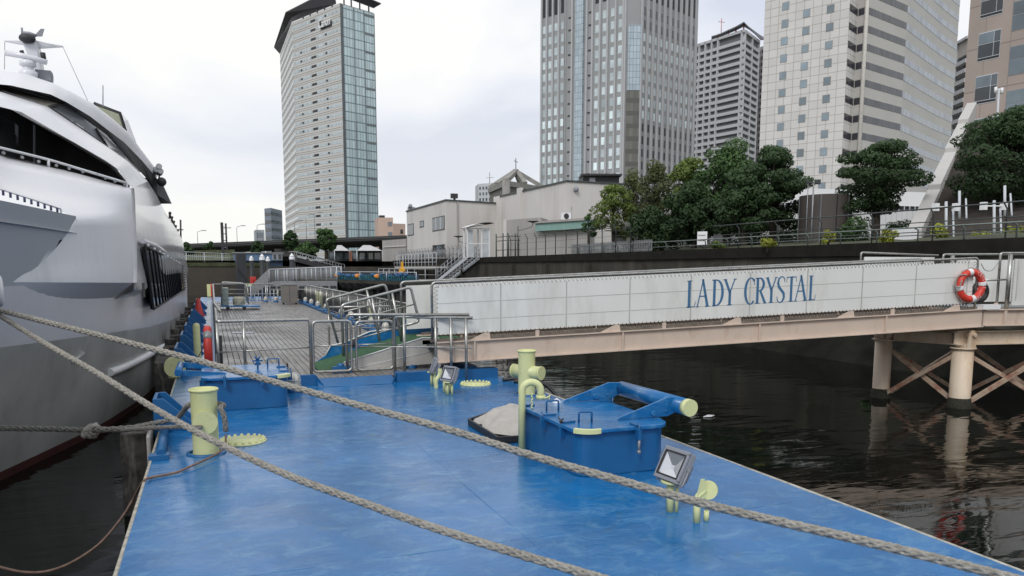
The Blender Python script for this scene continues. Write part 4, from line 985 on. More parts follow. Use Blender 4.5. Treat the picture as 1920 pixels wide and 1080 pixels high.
# strip between corner and side
corner = [r[-1 if len(r) < 16 else 14] for r in sh_rows]
both('side_wall', rows, mat('ship_side', (.62, .63, .65), .13, var=.04, vs=.5, bump=.10, bs=1.6, dirt=(.50, .50, .49), dirt_amt=.5, ds=1.4, streak=(1, 1, .08)))
cor = []
for k in range(nv+1):
    f = k/nv; z = rows[k+1][0].z
    # corner point at this height
    cz = sorted(corner, key=lambda p: abs(p.z-z))[0]
    cor.append([cz+V((-.02, -.01, 0)), V((cz.x+.05, cz.y+.10, cz.z)), rows[k+1][0]])
both('corner_plate', cor, M['ship_white'])
both('shoulder_soffit', [[p for p in sh_rows[0]], [V((min(XH(p.y+.1, 2.35)-.05, p.x-.05), p.y+.25, 2.42)) for p in sh_rows[0]]], M['ship_hull'])
# wing band above the terrace
def polyl(pts, n):
    pts = [sp(*p) for p in pts]; L_ = [0]
    for a, b in zip(pts, pts[1:]): L_.append(L_[-1]+1)
    o = []
    for i in range(n+1):
        t = i/n*L_[-1]; k = min(int(t), len(pts)-2); o.append(pts[k].lerp(pts[k+1], t-k))
    return o
Lw = polyl([(-80, 183, 13.5), (0, 200, 14.3), (40, 210, 14.9), (120, 256, 15.4), (200, 302, 15.95), (222, 318, 16.0), (235, 340, 15.97), (247, 352, 15.95)], 28)
Uw = polyl([(-80, 150, 16.5), (0, 171, 17), (91, 201, 17.2), (150, 240, 18), (201, 275, 19.2), (238, 302, 21), (258, 320, 22.5), (276, 339, 24)], 28)
both('wing_band', [[a.lerp(b, f)+V((.10, -.10, .02))*math.sin(math.pi*f) for a, b in zip(Lw, Uw)] for f in (0, .2, .4, .6, .8, 1)], M['ship_white'])
# dark terrace recess
bk = [sp(*q) for q in ((-80, 180, 17.5), (20, 205, 17.8), (120, 262, 18.2), (205, 312, 18), (243, 350, 17.6))]
bl = [sp(*q) for q in ((-80, 280, 15.5), (20, 302, 16.5), (120, 330, 17.3), (205, 350, 17.4), (244, 365, 17.3))]
both('terrace_wall', [bk, bl], mat('terrace', (.07, .07, .075), .4), smooth=False)
Ls = Lw[::4]
Ls = [Lw[0], Lw[6], Lw[13], Lw[19], Lw[27]]
both('terrace_ceiling', [Ls, bk], mat('ceil', (.55, .56, .55), .6), smooth=False)
both('terrace_floor', [[tq[0], tq[3], tq[7], tq[11], tq[14]], bl], mat('teak', (.12, .09, .07), .8), smooth=False)
for (xa, xb) in ((28, 34), (62, 66)): MB().prism([sp(xa, 232, 17.1), sp(xb, 236, 17.1), sp(xb, 318, 16.9), sp(xa, 312, 16.9)], (0, .05, 0)).build('terrace_column', M['lamp_grey'], ship)
both('glazing', [[sp(*q) for q in ((-60, 205, 17.0), (8, 222, 17.2), (30, 232, 17.3))], [sp(*q) for q in ((-60, 285, 15.9), (8, 296, 16.4), (30, 302, 16.5))]], M['glass_dark'], smooth=False)
# terrace rail and its lamps
rl = [sp(*q) for q in ((-60, 262, 13.25), (0, 277, 13.9), (89, 299, 14.65), (160, 320, 15.2), (237, 343, 15.85))]
rl = smooth_path(rl, 4)
mb = MB(); mb.tube(rl, .022, 6)
for q in ((91, 300, 14.65, 318), (238, 343, 15.86, 356)): p = sp(*q[:3]); mb.cyl(sp(q[0], q[3], q[2]), p, .022, 6)
mb.build('terrace_rail', M['white'], ship)
for i, (x, y) in enumerate(((6, 287), (41, 295), (72, 303), (105, 310.5), (129, 316), (154.5, 322), (180, 326), (197, 334), (215, 340), (233, 346))):
    p = sp(x, y, 13.9+x*.0083); MB().cyl(p+V((-.0, .05, 0)), p+V((.01, -.04, 0)), .024, 12).build('deck_light', M['galv'], ship)
# fore rail with small drop lights
rl = [sp(*q) for q in ((-60, 343, 12.0), (0, 355, 12.5), (60, 374, 13.0), (114, 392, 13.4))]
mb = MB(); mb.tube(rl, .011, 6); mb.cyl(rl[-1], sp(115, 408, 13.4), .014, 6); mb.build('bow_rail', M['white_rail'], ship)
mb = MB()
for i in range(9): p = rl[1].lerp(rl[3], (i+.4)/9); mb.cyl(p, p+V((0, 0, -.07)), .016, 8)
mb.each('lashing', mat('navy', (.03, .035, .09), .6), ship)
# cream screens and side windows under the roof
def patch(name, pts, m, n=None, th=.05, lb=None):
    P_ = [sp(*q) for q in pts]; MB().prism([mir(p) for p in P_], V((th, th*.5, 0))).build(name, m, ship, label=lb); return MB().prism(P_, V((-th, th*.5, 0))).build(name, m, ship, label=lb)
patch('front_screen', [(-80, 145, 17.3), (29, 164, 17.6), (122, 193, 17.9), (91, 201, 17.2), (0, 171, 17), (-80, 150, 16.6)], M['cream'])
patch('grab_bar', [(5, 169, 17.0), (68, 191, 17.1), (66, 194, 17.1), (5, 172, 17.0)], M['galv'])
W1 = [sp(*q) for q in ((91, 201, 17.22), (122, 194, 17.9), (178, 240, 19.0), (201, 275, 19.2))]
GL = mat('ship_glass', (.19, .21, .23), .1, var=.15, vs=.6, spec=.9)
patch('side_window', [(91, 201, 17.25), (122, 193.5, 18.0), (150, 215, 18.5), (180, 241, 19.0), (200, 274, 19.25), (150, 240, 18.05)], GL)
patch('side_window', [(184, 244, 19.2), (231, 286, 22.2), (238, 302, 21.1), (203, 276, 19.4)], GL)
mb = MB()
for a, b in (((91, 201, 17.2), (122, 193.5, 17.9)), ((91, 201, 17.18), (150, 240.5, 17.98)), ((150, 240.5, 17.98), (201, 275.5, 19.15)), ((180, 241, 18.95), (201, 275, 19.15))): mb.tube([sp(*a), sp(*b)], .028, 6)
mb.build('window_frame', M['dark'], ship)
# roof
Al = polyl([(-80, 150, 16.2), (0, 158, 16.6), (20, 160, 16.7), (95, 177, 17.2), (124, 191, 17.6), (169, 218, 18.6), (200, 242, 20), (233, 267, 22), (267, 302, 24.5), (293, 333, 27)], 36)
Au = polyl([(-80, 122, 18.3), (0, 131, 18.5), (54, 140, 18.5), (92, 154, 18.7), (125, 169, 19), (167, 190, 20), (208, 221, 21.5), (237, 246, 23), (267, 288, 26), (296, 326, 28)], 36)
Bl = polyl([(-80, 156, 18), (29, 164, 17.6), (80, 181, 17.9), (120, 193, 18), (155, 220, 18.8), (200, 253, 20.5), (233, 291, 22.5), (256, 315, 24), (278, 338, 26), (296, 367, 27.5)], 36)
both('roof_edge', [[a.lerp(b, f)+V((.08, -.05, .06))*math.sin(math.pi*f) for a, b in zip(Al, Au)] for f in (0, .25, .5, .75, 1)], mat('roof_white', (.72, .73, .75), .4, var=.03, vs=.6))
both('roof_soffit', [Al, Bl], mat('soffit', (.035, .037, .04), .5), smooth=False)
mb = MB(); mb.grid([Au, [V((SX, p.y, p.z+.25)) for p in Au], [mir(p) for p in Au]]); mb.build('roof', M['ship_white'], ship)
patch('eave', [(293, 333, 26.6), (307, 349, 26.7), (322, 382, 26.8), (296, 366, 26.6)], mat('eave_grey', (.11, .115, .12), .6), th=.6)
patch('rear_windbreak', [(176, 193.5, 24), (225, 212, 24), (235, 243, 24.5), (216, 236, 24.5)], mat('amber_glass', (.42, .44, .30), .2), th=.03)
mb = MB(); mb.tube([sp(176, 193.5, 23.9), sp(225, 212, 23.9), sp(235, 245, 24.4)], .045, 6); mb.build('windbreak_frame', M['dark'], ship)
patch('rear_fairing', [(231, 215, 26), (240, 226, 26), (262, 284, 28), (250, 272, 28)], M['ship_white'], th=.3)
# stern structure closing the body
mb = MB(); mb.box((2*SX+1.3, 45.6, .3), (-1.3, 46.2, 3.3)); mb.box((2*SX+1.6, 30, 3.0), (-1.7, 44, 4.2)); mb.build('stern_block', M['ship_white'], ship)
for k in range(5):
    a, b = 317.5+k*3.6, 400+k*8.2; mb = MB(); mb.tube([sp(a, b+2, 30+k*2.2), sp(a+2.5, b-2, 30+k*2.2)], .05, 6); mb.tube([sp(a+1, b+10, 30+k*2.2), sp(a+1, b-3, 30+k*2.2)], .045, 6); mb.build('davit', M['dark'], ship)
mb = MB(); p = sp(339, 448, 44); mb.cyl(p, sp(338.5, 412, 44), .05, 6); mb.tube([sp(334, 430, 44), sp(344, 431, 44)], .03, 6); mb.build('stern_mast', M['dark'], ship)
mb = MB()
for (x, y) in ((291, 322), (296, 316), (299, 325)): p = sp(x, y, 26.5); mb.cyl(p, p+V((.05, -.2, .05)), .09, 8); mb.cyl(p, sp(x-1, y+12, 26.5), .03, 6)
mb.build('roof_light', M['galv'], ship); MB().ball(sp(303, 341, 26.3), .14).build('buoy_light', M['dark'], ship)
# big side window with mullions and louvres
def sx(x, y, o=0): return onx(x, y, -1.19+o)
c4 = [sx(271, 462), sx(345, 497), sx(349.5, 541), sx(287, 580)]
MB().prism(c4, (-.05, 0, 0)).build('side_glazing', M['glass_dark'], ship)
TL, TR, BR, BL_ = c4
mb = MB()
for k in range(15):
    f = k/14*.80; a, b = TL.lerp(TR, f*.9), BL_.lerp(BR, f*.9); mb.tube([a+V((.012, 0, 0)), b+V((.012, 0, 0))], .016, 4)
for (a, b) in ((TL, TR), (BL_, BR), (TL, BL_)): mb.tube([a+V((.008, 0, 0)), b+V((.008, 0, 0))], .026, 4)
mb.build('mullion', M['dark'], ship)
mb = MB()
for k in range(10):
    f = (k+.5)/10; a, b = TL.lerp(BL_, f), TR.lerp(BR, f); mb.prism([a.lerp(b, .80)+V((.02, 0, 0)), a.lerp(b, .93)+V((.02, 0, 0)), a.lerp(b, .93)+V((.10, 0, -.03)), a.lerp(b, .80)+V((.10, 0, -.03))], (0, 0, .025))
mb.build('louvre', M['galv'], ship)
mb = MB(); mb.tube([sx(268, 452), sx(290, 460), sx(336, 490)], .05, 6); mb.build('window_canopy', M['ship_white'], ship)
mb = MB()
for k in range(10): a = sx(273, 458).lerp(sx(335, 492), k/9); mb.ball(a+V((.04, 0, -.02)), .035, 8, 5)
mb.build('canopy_light', M['white'], ship)
p, q = sx(266, 531), sx(271, 557); MB().prism([p, V((p.x, q.y+.05, p.z)), V((p.x, q.y+.05, q.z)), V((p.x, p.y, q.z))], (.012, 0, 0)).build('side_vent', M['dark'], ship)
# rubbing strake
st = [on_hull(*q)+V((.03, 0, 0)) for q in ((202, 699), (222, 692), (245, 682), (270, 669), (295, 655), (322, 639), (333, 626))]
MB().tube(smooth_path(st, 5), .075, 8).build('rubbing_strake', M['white'], ship)
a, b = on_hull(132, 680), on_hull(151, 663); MB().tube([a+V((.02, 0, 0)), b+V((.02, 0, 0))], [.02, .06], 8).build('chine_fin', M['ship_low'], ship)
a = on_hull(-2, 545); MB().tube([a+V((.05*math.cos(t), -.30*math.cos(t)*.5, .17*math.sin(t))) for t in [2*math.pi*k/16 for k in range(16)]], .035, 6, True).build('fairlead', M['white'], ship)
# mast
MY = 19.0
def mp3(x, y, o=0): return ony(x, y, MY+o)
mt = M['ship_hull']
mb = MB(); mb.prism([mp3(40, 78), mp3(67, 76), mp3(72, 95), mp3(77, 135), mp3(74, 152), mp3(66, 148), mp3(58, 115)], (0, .45, 0)); mb.build('mast', mt, ship, bevel=.03)
mb = MB(); mb.prism([mp3(8, 76, .2), mp3(40, 76, .2), mp3(60, 74, .2), mp3(90, 81, .2), mp3(118, 86, .2), mp3(72, 89, .2), mp3(45, 83, .2)], (0, .12, 0)); mb.build('yard', mt, ship)
MB().tube([mp3(9, 99, -.4), mp3(50, 106, -.4), mp3(88, 117, -.4)], .055, 10).build('radar_scanner', M['ship_hull'], ship)
MB().lathe(mp3(53, 133, -.35), [(.08, -.2), (.16, -.12), (.17, -.02), (.10, .02), (.10, .08), (.15, .10), (.15, .18), (.06, .22), (.001, .22)], 16).build('radome', M['ship_hull'], ship)
mb = MB(); mb.obox(mp3(83, 143, -.1), (.14, 0, 0), (0, .12, 0), (0, 0, .10)); mb.cyl(mp3(92, 146, -.1), mp3(99, 147, -.1), .09, 12); mb.build('searchlight', M['lamp_grey'], ship)
mb = MB(); mb.tube([mp3(41, 61), mp3(55, 64), mp3(68, 67)], [.03, .05, .03], 8); mb.prism([mp3(67, 64), mp3(76, 54), mp3(83, 54), mp3(79, 68), mp3(68, 68)], (0, .02, 0)); mb.cyl(mp3(41, 52), mp3(41.5, 64), .02, 6); mb.cyl(mp3(60, 67), mp3(60, 77), .04, 8); mb.build('wind_vane', M['lamp_grey'], ship)
mb = MB(); mb.ball(mp3(51, 72, -.05), .12, sc=(1.3, 1, .8)); mb.box(mp3(55, 78), mp3(66, 73, .3)); mb.cyl(mp3(82, 112), mp3(80, 99), .05, 8); mb.cyl(mp3(42, 100), mp3(40, 95), .04, 8); mb.build('horn', M['dark'], ship)
mb = MB(); mb.tube([mp3(118, 88, .2), sp(165, 190, 20)], .006, 4); mb.tube([mp3(9, 78, .2), mp3(8.5, 130, .2)], .006, 4); mb.tube([sp(193, 200, 21.5), sp(193, 160, 21.5)], .012, 4); mb.build('antenna_wire', M['galv'], ship)

# ------------------------------------------------------------------ mooring ropes, plaited
def plait(path, R_, m, name, label, pitch=6.0, strands=4, seg=.032):
    P_ = smooth_path(path, 24); L_ = [0]
    for a, b in zip(P_, P_[1:]): L_.append(L_[-1]+(b-a).length)
    n = int(L_[-1]/seg); pts = []; k = 0
    for i in range(n+1):
        d = L_[-1]*i/n
        while k < len(L_)-2 and L_[k+1] < d: k += 1
        f = (d-L_[k])/max(1e-9, L_[k+1]-L_[k]); pts.append(P_[k].lerp(P_[k+1], f))
    T = [(pts[min(i+1, n)]-pts[max(i-1, 0)]).normalized() for i in range(n+1)]
    X = T[0].orthogonal().normalized(); FR = []
    for i in range(n+1): X = (X-T[i]*X.dot(T[i])).normalized(); FR.append((X, T[i].cross(X)))
    mb = MB(); pl = pitch*R_*2
    for s in range(strands*2):
        dr = 1 if s % 2 else -1; ph = 2*math.pi*(s//2)/strands; q = []
        for i in range(n+1):
            d = L_[-1]*i/n; a = dr*(2*math.pi*d/pl)+ph; w = math.cos(2*math.pi*d/pl*strands + (0 if dr > 0 else math.pi))
            rr = R_*(.60+.13*w); q.append(pts[i]+FR[i][0]*math.cos(a)*rr+FR[i][1]*math.sin(a)*rr)
        mb.tube(q, R_*.40, 5)
    return tag(mb.build(name, m, auto=False), label, 'rope')
def D(x, y, d): return dep(x, y, d)
plait([D(-90, 560, 9.2), D(0, 582, 8.3), D(160, 622, 7.55), D(340, 668, 6.95), D(500, 712, 6.5), D(680, 762, 6.05), D(850, 808, 5.68), D(1010, 858, 5.35), D(1180, 906, 5.05), D(1350, 952, 4.75), D(1600, 1010, 4.4), D(1850, 1072, 4.1), D(2100, 1140, 3.85)], .029, M['rope'], 'mooring_rope',
      'thick plaited mooring rope, upper of two, running from the ship to the lower right')
plait([D(-90, 535, 9.2), D(0, 592, 8.3), D(85, 644, 7.5), D(180, 698, 6.9), D(300, 772, 6.3), D(420, 836, 5.85), D(540, 891, 5.45), D(660, 935, 5.1), D(800, 985, 4.75), D(960, 1035, 4.45), D(1130, 1085, 4.15), D(1350, 1150, 3.8)], .027, M['rope'], 'mooring_rope',
      'thick plaited pale mooring rope, the lower of two, crossing in front of the large bollard')
bc = V((-.13, 8.98, 0))
kn = D(170, 806, 9.35)
plait([D(-120, 801, 9.9), D(0, 803, 9.7), D(90, 804, 9.5), kn, D(240, 803, 9.3), D(290, 795, 9.3)], .036, M['oldrope'], 'bollard_rope', 'grey mooring rope with a knot running level from the left towards the large bollard')
def around(z0, a0, a1, r, n=10, dz=0): return [bc+V((r*math.cos(R(a0+(a1-a0)*k/n)), r*math.sin(R(a0+(a1-a0)*k/n)), z0+dz*k/n)) for k in range(n+1)]
plait([D(235, 806, 9.3), D(290, 793, 9.3), D(330, 785, 9.3)]+around(1.52, 150, -35, .20, 8, .0)+[bc+V((.20, -.13, 1.42)), bc+V((.21, -.12, 1.25))], .030, M['oldrope'], 'rope_loop', 'grey rope strand passing behind and over the large bollard, its tail hanging at the right')
plait([D(225, 807, 9.3), D(290, 802, 9.15), D(340, 800, 8.95)]+around(1.33, 200, 262, .205, 5), .026, M['oldrope'], 'rope_loop', 'grey rope strand ending against the near side of the large bollard')
random.seed(9); mb = MB()
for k in range(7):
    a = random.uniform(0, 6.28); c = kn+V((random.uniform(-.03, .05), 0, random.uniform(-.05, .03)))
    mb.tube([c+V((.055*math.cos(t+a), .05*math.sin(t*1.3+a), .055*math.sin(t))) for t in [2*math.pi*i/14 for i in range(14)]], .024, 6, True)
tag(mb.build('rope_knot', M['rope']), 'frayed pale knot tied in the level grey rope at the left', 'knot')
cp = [bc+V((.21, -.12, 1.22)), bc+V((.16, -.20, 1.06)), onz(345, 880, 1.03), onz(320, 888, 1.02), onz(285, 895, 1.02), onz(268, 903, 1.0), D(250, 935, 8.0), D(225, 975, 7.6), D(180, 1025, 7.2), D(110, 1065, 6.9), D(40, 1072, 6.8), D(-60, 1045, 6.8)]
tag(MB().tube(smooth_path(cp, 10), .012, 6).build('thin_cord', M['cord']), 'thin brown cord trailing from the bollard over the deck edge down towards the water', 'cord')
# ------------------------------------------------------------------ the long gangway with the ship's name
GP0, GP1 = V((3.70, 13.63, 0)), V((15.36, 11.79, 0))
gx = (GP1-GP0).normalized(); gn = V((-gx.y, gx.x, 0)); GL_ = (GP1-GP0).length
def gz(s): return 2.75+.5*s/GL_
def G(s, w, h): p = GP0+gx*s+gn*w; return V((p.x, p.y, gz(s)+h))
def gbox(mb, s0, s1, w0, w1, h0, h1):
    vs = [G(s, w, h) for h in (h0, h1) for (s, w) in ((s0, w0), (s1, w0), (s1, w1), (s0, w1))]
    return mb.add(vs, [(0,3,2,1),(4,5,6,7),(0,1,5,4),(1,2,6,5),(2,3,7,6),(3,0,4,7)])
GW = 1.62
gw = thing('gangway', 'long pink-beige gangway with white side panels reading LADY CRYSTAL', 'gangway', G(0, .8, -1.4))
for (w, nm) in ((0, 'near'), (GW, 'far')):
    mb = MB(); s0 = .12 if w == 0 else -.1
    gbox(mb, s0, GL_+.1, w-.03, w+.03, -1.44, -1.09); gbox(mb, s0, GL_+.1, w-.09, w+.09, -1.09, -1.07); gbox(mb, s0, GL_+.1, w-.09, w+.09, -1.46, -1.44)
    for k in range(4): gbox(mb, 2.9*k+.8, 2.9*k+.83, w-.08, w+.08, -1.44, -1.09)
    mb.build('beam', M['pink_beam'], gw)
mb = MB(); gbox(mb, 0, GL_, .1, GW-.1, -1.22, -1.16); mb.build('walkway', M['dark'], gw)
for w in (0, GW):
    sgn = -1 if w == 0 else 1; s0 = .14 if w == 0 else -.30
    f = MB(); gbox(f, s0, GL_-.18, w-.012, w+.012, -.94, -.06); pn = f.build('side_panel', M['panel'], gw)
    m2 = MB()
    for k in range(10): s = .05+1.27*(k+1); gbox(m2, s-.012, s+.012, w+sgn*.012-.003, w+sgn*.012+.003, -.935, -.065)
    for h in (-.37, -.69): gbox(m2, s0, GL_-.18, w+sgn*.012-.002, w+sgn*.012+.002, h-.006, h+.006)
    m2.build('panel_seam', mat('seam', (.40, .41, .39), .7) if 'seam' not in bpy.data.materials else bpy.data.materials['seam'], pn)
    r = MB(); r.tube(bend([G(s0-.1, w, -1.08), G(s0-.1, w, .02), G(GL_-.08, w, .02), G(GL_-.08, w, -1.08)], .09), .024, 10); r.build('rail_frame', M['steel'], gw)
    z = MB(); n = int(GL_/.085)                     # lacing that ties the panel to the frame
    pts = []
    for k in range(n): s = s0+.02+(GL_-.25-s0)*k/n; pts += [G(s, w+sgn*.014, -.075), G(s+.02, w, .02)]
    z.tube(pts, .006, 3, smooth=False); pts = []
    for k in range(n): s = s0+.02+(GL_-.25-s0)*k/n; pts += [G(s, w+sgn*.014, -.925), G(s+.05, w+sgn*.02, -1.05)]
    z.tube(pts, .010, 3, smooth=False); pts = []
    for k in range(12): h = -.06-.92*k/12; pts += [G(s0+.01, w+sgn*.014, h), G(s0-.09, w, h-.03)]
    z.tube(pts, .006, 3, smooth=False); pts = []
    for k in range(12): h = -.06-.92*k/12; pts += [G(GL_-.19, w+sgn*.014, h), G(GL_-.09, w, h-.03)]
    z.tube(pts, .006, 3, smooth=False); z.build('lacing', M['dark'], gw)
    z = MB()
    for k in range(4): gbox(z, 0, GL_-.1, w-.03, w+.03, -1.066, -1.02) if k == 0 else None
    z.build('toe_rail', mat('toe', (.13, .11, .09), .8, var=.4, vs=6) if 'toe' not in bpy.data.materials else bpy.data.materials['toe'], gw)
    for k in range(5):
        s = 1.0+2.55*k; mb = MB(); mb.prism([G(s-.28, w+sgn*.05, -1.07), G(s+.12, w+sgn*.05, -1.07), G(s+.10, w+sgn*.05, -.95), G(s, w+sgn*.05, -.95)], gn*.02); mb.build('bracket', M['pink_beam'], gw)
        mb = MB(); gbox(mb, s+.98, s+1.05, w+sgn*.05-.02, w+sgn*.05+.02, -1.07, -.96); mb.build('post_shoe', M['pink_beam'], gw)
# lettering
def ell(cx, cy, rx, ry, a0, a1, w0, w1, n=14):
    o = []
    for k in range(n+1):
        a = R(a0+(a1-a0)*k/n); t = abs(math.cos(a)); o.append((cx+rx*math.cos(a), cy+ry*math.sin(a), w0+(w1-w0)*t))
    return o
TK, TN = .085, .035
GLY = {
 'L': [[(.30, .0, TK), (.30, 1, TK)], [(.05, .98, TN*.7), (.60, .98, TN*.7)], [(.05, .03, TN), (.85, .03, TN), (.98, .24, TN*.4)]],
 'A': [[(.08, .0, TN), (.50, 1.03, TN)], [(.46, 1.03, TK*.8), (.86, .0, TK)], [(.24, .40, TN), (.72, .40, TN)], [(-.04, .02, TN*.7), (.24, .02, TN*.7)], [(.66, .02, TN*.7), (1.04, .02, TN*.7)]],
 'D': [[(.22, .0, TK), (.22, 1, TK)], [(.0, .98, TN*.8), (.35, .98, TN)]+ell(.38, .50, .54, .475, 88, -88, TN, TK)+[(.32, .03, TN), (.08, .03, TN)]],
 'Y': [[(.12, 1, TK*.9), (.52, .48, TK*.9)], [(.90, 1, TN), (.52, .48, TN*1.3)], [(.52, .50, TK), (.52, 0, TK)], [(-.04, .98, TN*.7), (.26, .98, TN*.7)], [(.78, .98, TN*.7), (1.04, .98, TN*.7)], [(.30, .02, TN*.7), (.74, .02, TN*.7)]],
 'C': [ell(.56, .50, .50, .50, 50, 310, TN, TK, 24), [(.90, .95, TN), (.90, .72, TN*.5)]],
 'R': [[(.22, .0, TK), (.22, 1, TK)], [(.0, .98, TN*.8), (.30, .98, TN)]+ell(.36, .74, .40, .245, 88, -88, TN, TK)+[(.30, .50, TN)], [(.48, .49, TK*.8), (.92, .02, TK), (1.05, .01, TN)], [(.02, .02, TN*.7), (.44, .02, TN*.7)]],
 'S': [[(.86, .78, TN*.5), (.84, .92, TN)]+[(.70, .99, TN), (.48, 1.0, TN*1.2), (.24, .93, TK*.7), (.16, .76, TK*.9), (.28, .60, TK), (.55, .47, TK), (.80, .34, TK), (.84, .18, TK*.9), (.68, .04, TK*.7), (.42, -.01, TN), (.18, .05, TN), (.08, .24, TN*.5)]],
 'T': [[(.50, 0, TK), (.50, 1, TK)], [(.02, .78, TN*.5), (.06, .97, TN), (.94, .97, TN), (.98, .78, TN*.5)], [(.26, .02, TN*.7), (.74, .02, TN*.7)]],
}
def ribbon(mb, st, f, asp):
    """thick-and-thin stroke: st in glyph units, f maps (x, y) to the surface, asp = width/height of the letter"""
    n = len(st); Lf, Rt = [], []
    for i in range(n):
        a = st[max(0, i-1)]; b = st[min(n-1, i+1)]; dx, dy = (b[0]-a[0])*asp, b[1]-a[1]; l = math.hypot(dx, dy) or 1
        w = st[i][2]*.62; nx, ny = -dy/l*w, dx/l*w
        Lf.append(f(st[i][0]+nx/asp, st[i][1]+ny)); Rt.append(f(st[i][0]-nx/asp, st[i][1]-ny))
    mb.grid([Lf, Rt], False)
SP = [('L', 30, 160), ('A', 165, 340), ('D', 368, 522), ('Y', 520, 685), ('C', 800, 935), ('R', 935, 1078), ('Y', 1070, 1218), ('S', 1210, 1330), ('T', 1335, 1468), ('A', 1445, 1610), ('L', 1622, 1722)]
ld = MB(); k0, k1 = 30., 1722.
sA = (V((8.67, 12.85, 0))-GP0).dot(gx); sB = (V((11.48, 12.40, 0))-GP0).dot(gx)
for i, (ch, a, b) in enumerate(SP):
    def sm(u):
        t = (u-k0)/(k1-k0); return sA+(sB-sA)*(t*(1-.06)+.06*t*t)
    s0, s1 = sm(a), sm(b); hh = .535-.03*(a/1700)
    def f(x, y, s0=s0, s1=s1, hh=hh):
        s = s0+(s1-s0)*x; p = G(s, -.0155, 0); base = 2.262+(2.395-2.262)*(s-sA)/(sB-sA); return V((p.x, p.y, base+y*hh))
    for st in GLY[ch]: ribbon(ld, st, f, (s1-s0)/hh)
ld.build('lettering', M['letter_blue'], gw, auto=False)
# life buoy on the panel
sc_ = (V((15.07, 11.84, 0))-GP0).dot(gx); c = G(sc_, -.085, 0); c.z = 2.68
t = thing('life_buoy', 'orange-red life buoy with white bands hanging on the gangway panel\'s upper end', 'life buoy', c)
def rb(a, r, o=0): return c+gx*(r*math.cos(a))+V((0, 0, 1))*(r*math.sin(a))-gn*o
MB().tube([rb(2*math.pi*k/40, .285) for k in range(40)], .072, 14, True).build('ring', M['orange'], t)
for q in (100, 8, 190, 282): MB().tube([rb(R(q+d), .285) for d in (-9, -4, 0, 4, 9)], .077, 14).build('band', M['white'], t)
mb = MB(); mb.tube([rb(2*math.pi*k/48, .375+.012*math.sin(k*1.6)) for k in range(48)], .008, 6, True); mb.tube(smooth_path([rb(R(130), .30, .08), rb(R(150), .42, .05), rb(R(175), .44, .04), rb(R(185), .36, .08), rb(R(160), .33, .09)]), .016, 6); mb.build('grab_line', M['rope'], t)
mb = MB()
for word, a0 in (('LADY', 252), ('CRYSTAL', 75)):
    for i, ch in enumerate(word):
        am = a0-12.5*i-5 if word == 'CRYSTAL' else a0+11*i+20
        def f(x, y, am=am, word=word):
            if word == 'CRYSTAL': return rb(R(am-9*x), .245+.075*y, .0735)
            return rb(R(am+9*x), .325-.075*y, .0735)
        if 0 <= am % 360 <= 360:
            for st in GLY[ch]: ribbon(mb, st, f, .7)
mb.build('lettering', M['white'], t, auto=False)
# ------------------------------------------------------------------ pier head on piles
pr_ = thing('pier', 'rust-stained beige steel pier on piles carrying the upper end of the gangway', 'pier', (16, 12.6, 0))
zc = 1.52
def pile(x, y, r, zt):
    o = MB().cyl((x, y, -1.5), (x, y, zt), r, 20).build('pile', M['cream_pile'], pr_)
    MB().lathe((x, y, -.2), [(r*1.08, 0), (r*1.14, .2), (r*1.12, .34), (r*1.02, .42)], 18).build('weed_band', M['weed'], o)
    MB().cyl((x, y, zt), (x, y, zt+.03), r*1.22, 20).build('cap_plate', M['cream_pile'], o)
PL = [(15.28, 12.0), (14.72, 13.62), (17.62, 11.60), (16.95, 13.25)]
for (x, y), r_ in zip(PL, (.215, .19, .215, .19)): pile(x, y, r_, 1.30 if r_ > .2 else 1.36)
def ibeam(mb, a, b, h, w):
    a, b = V(a), V(b); d = (b-a).normalized(); s = V((-d.y, d.x, 0))
    for (z, hh, ww) in ((h/2-.01, .012, w/2), (-h/2+.01, .012, w/2), (0, h/2-.022, .012)): mb.obox((a+b)/2+V((0, 0, z)), (b-a)/2, s*ww, (0, 0, hh))
for a, b in ((0, 2), (1, 3), (0, 1), (2, 3)):
    A_, B_ = PL[a], PL[b]; d = (V((*B_, 0))-V((*A_, 0))).normalized()*.25
    mb = MB(); ibeam(mb, V((*A_, zc+.02))-d, V((*B_, zc+.02))+d, .30, .20) if (a, b) in ((0, 2), (1, 3)) else ibeam(mb, V((*A_, zc-.02))+d*.9, V((*B_, zc-.02))-d*.9, .24, .18)
    mb.build('cap_beam', M['cream_pile'], pr_)
def brace(a, za, b, zb, m, off=0):
    A_, B_ = V((*a, za)), V((*b, zb)); d = (B_-A_); s = V((-d.y, d.x, 0)).normalized(); A_ = A_+s*off; B_ = B_+s*off; d = B_-A_
    mb = MB(); u = d.normalized().cross(s).normalized(); mb.obox((A_+B_)/2, d/2, s*.035, u*.045); o = mb.build('brace', m, pr_); return o
rb_m = mat('brace_rusty', (.40, .31, .23), .7, var=.15, vs=2, dirt=(.20, .04, .018), dirt_amt=.95, ds=2.6, dirt_lo=.46)
for a, b in ((1, 0), (0, 2), (1, 3), (3, 2)):
    brace(PL[a], 1.25, PL[b], .02, rb_m, .05); brace(PL[a], .02, PL[b], 1.25, rb_m, -.05)
mb = MB(); mb.prism([V((15.28-.12, 11.78, 1.33)), V((15.28+.12, 11.78, 1.33)), V((15.28+.05, 11.78, 1.72)), V((15.28-.05, 11.78, 1.72))], (0, .06, 0)); mb.box((15.15, 11.85, 1.33), (15.45, 12.1, 1.42)); mb.cyl((15.28, 11.72, 1.62), (15.28, 11.9, 1.62), .05, 12); mb.build('bearing', M['cream_pile'], pr_, bevel=.008)
mb = MB(); mb.cyl((14.78, 13.55, 1.36), (14.78, 13.55, 1.82), .09, 12); mb.build('bearing', M['pink_beam'], pr_)
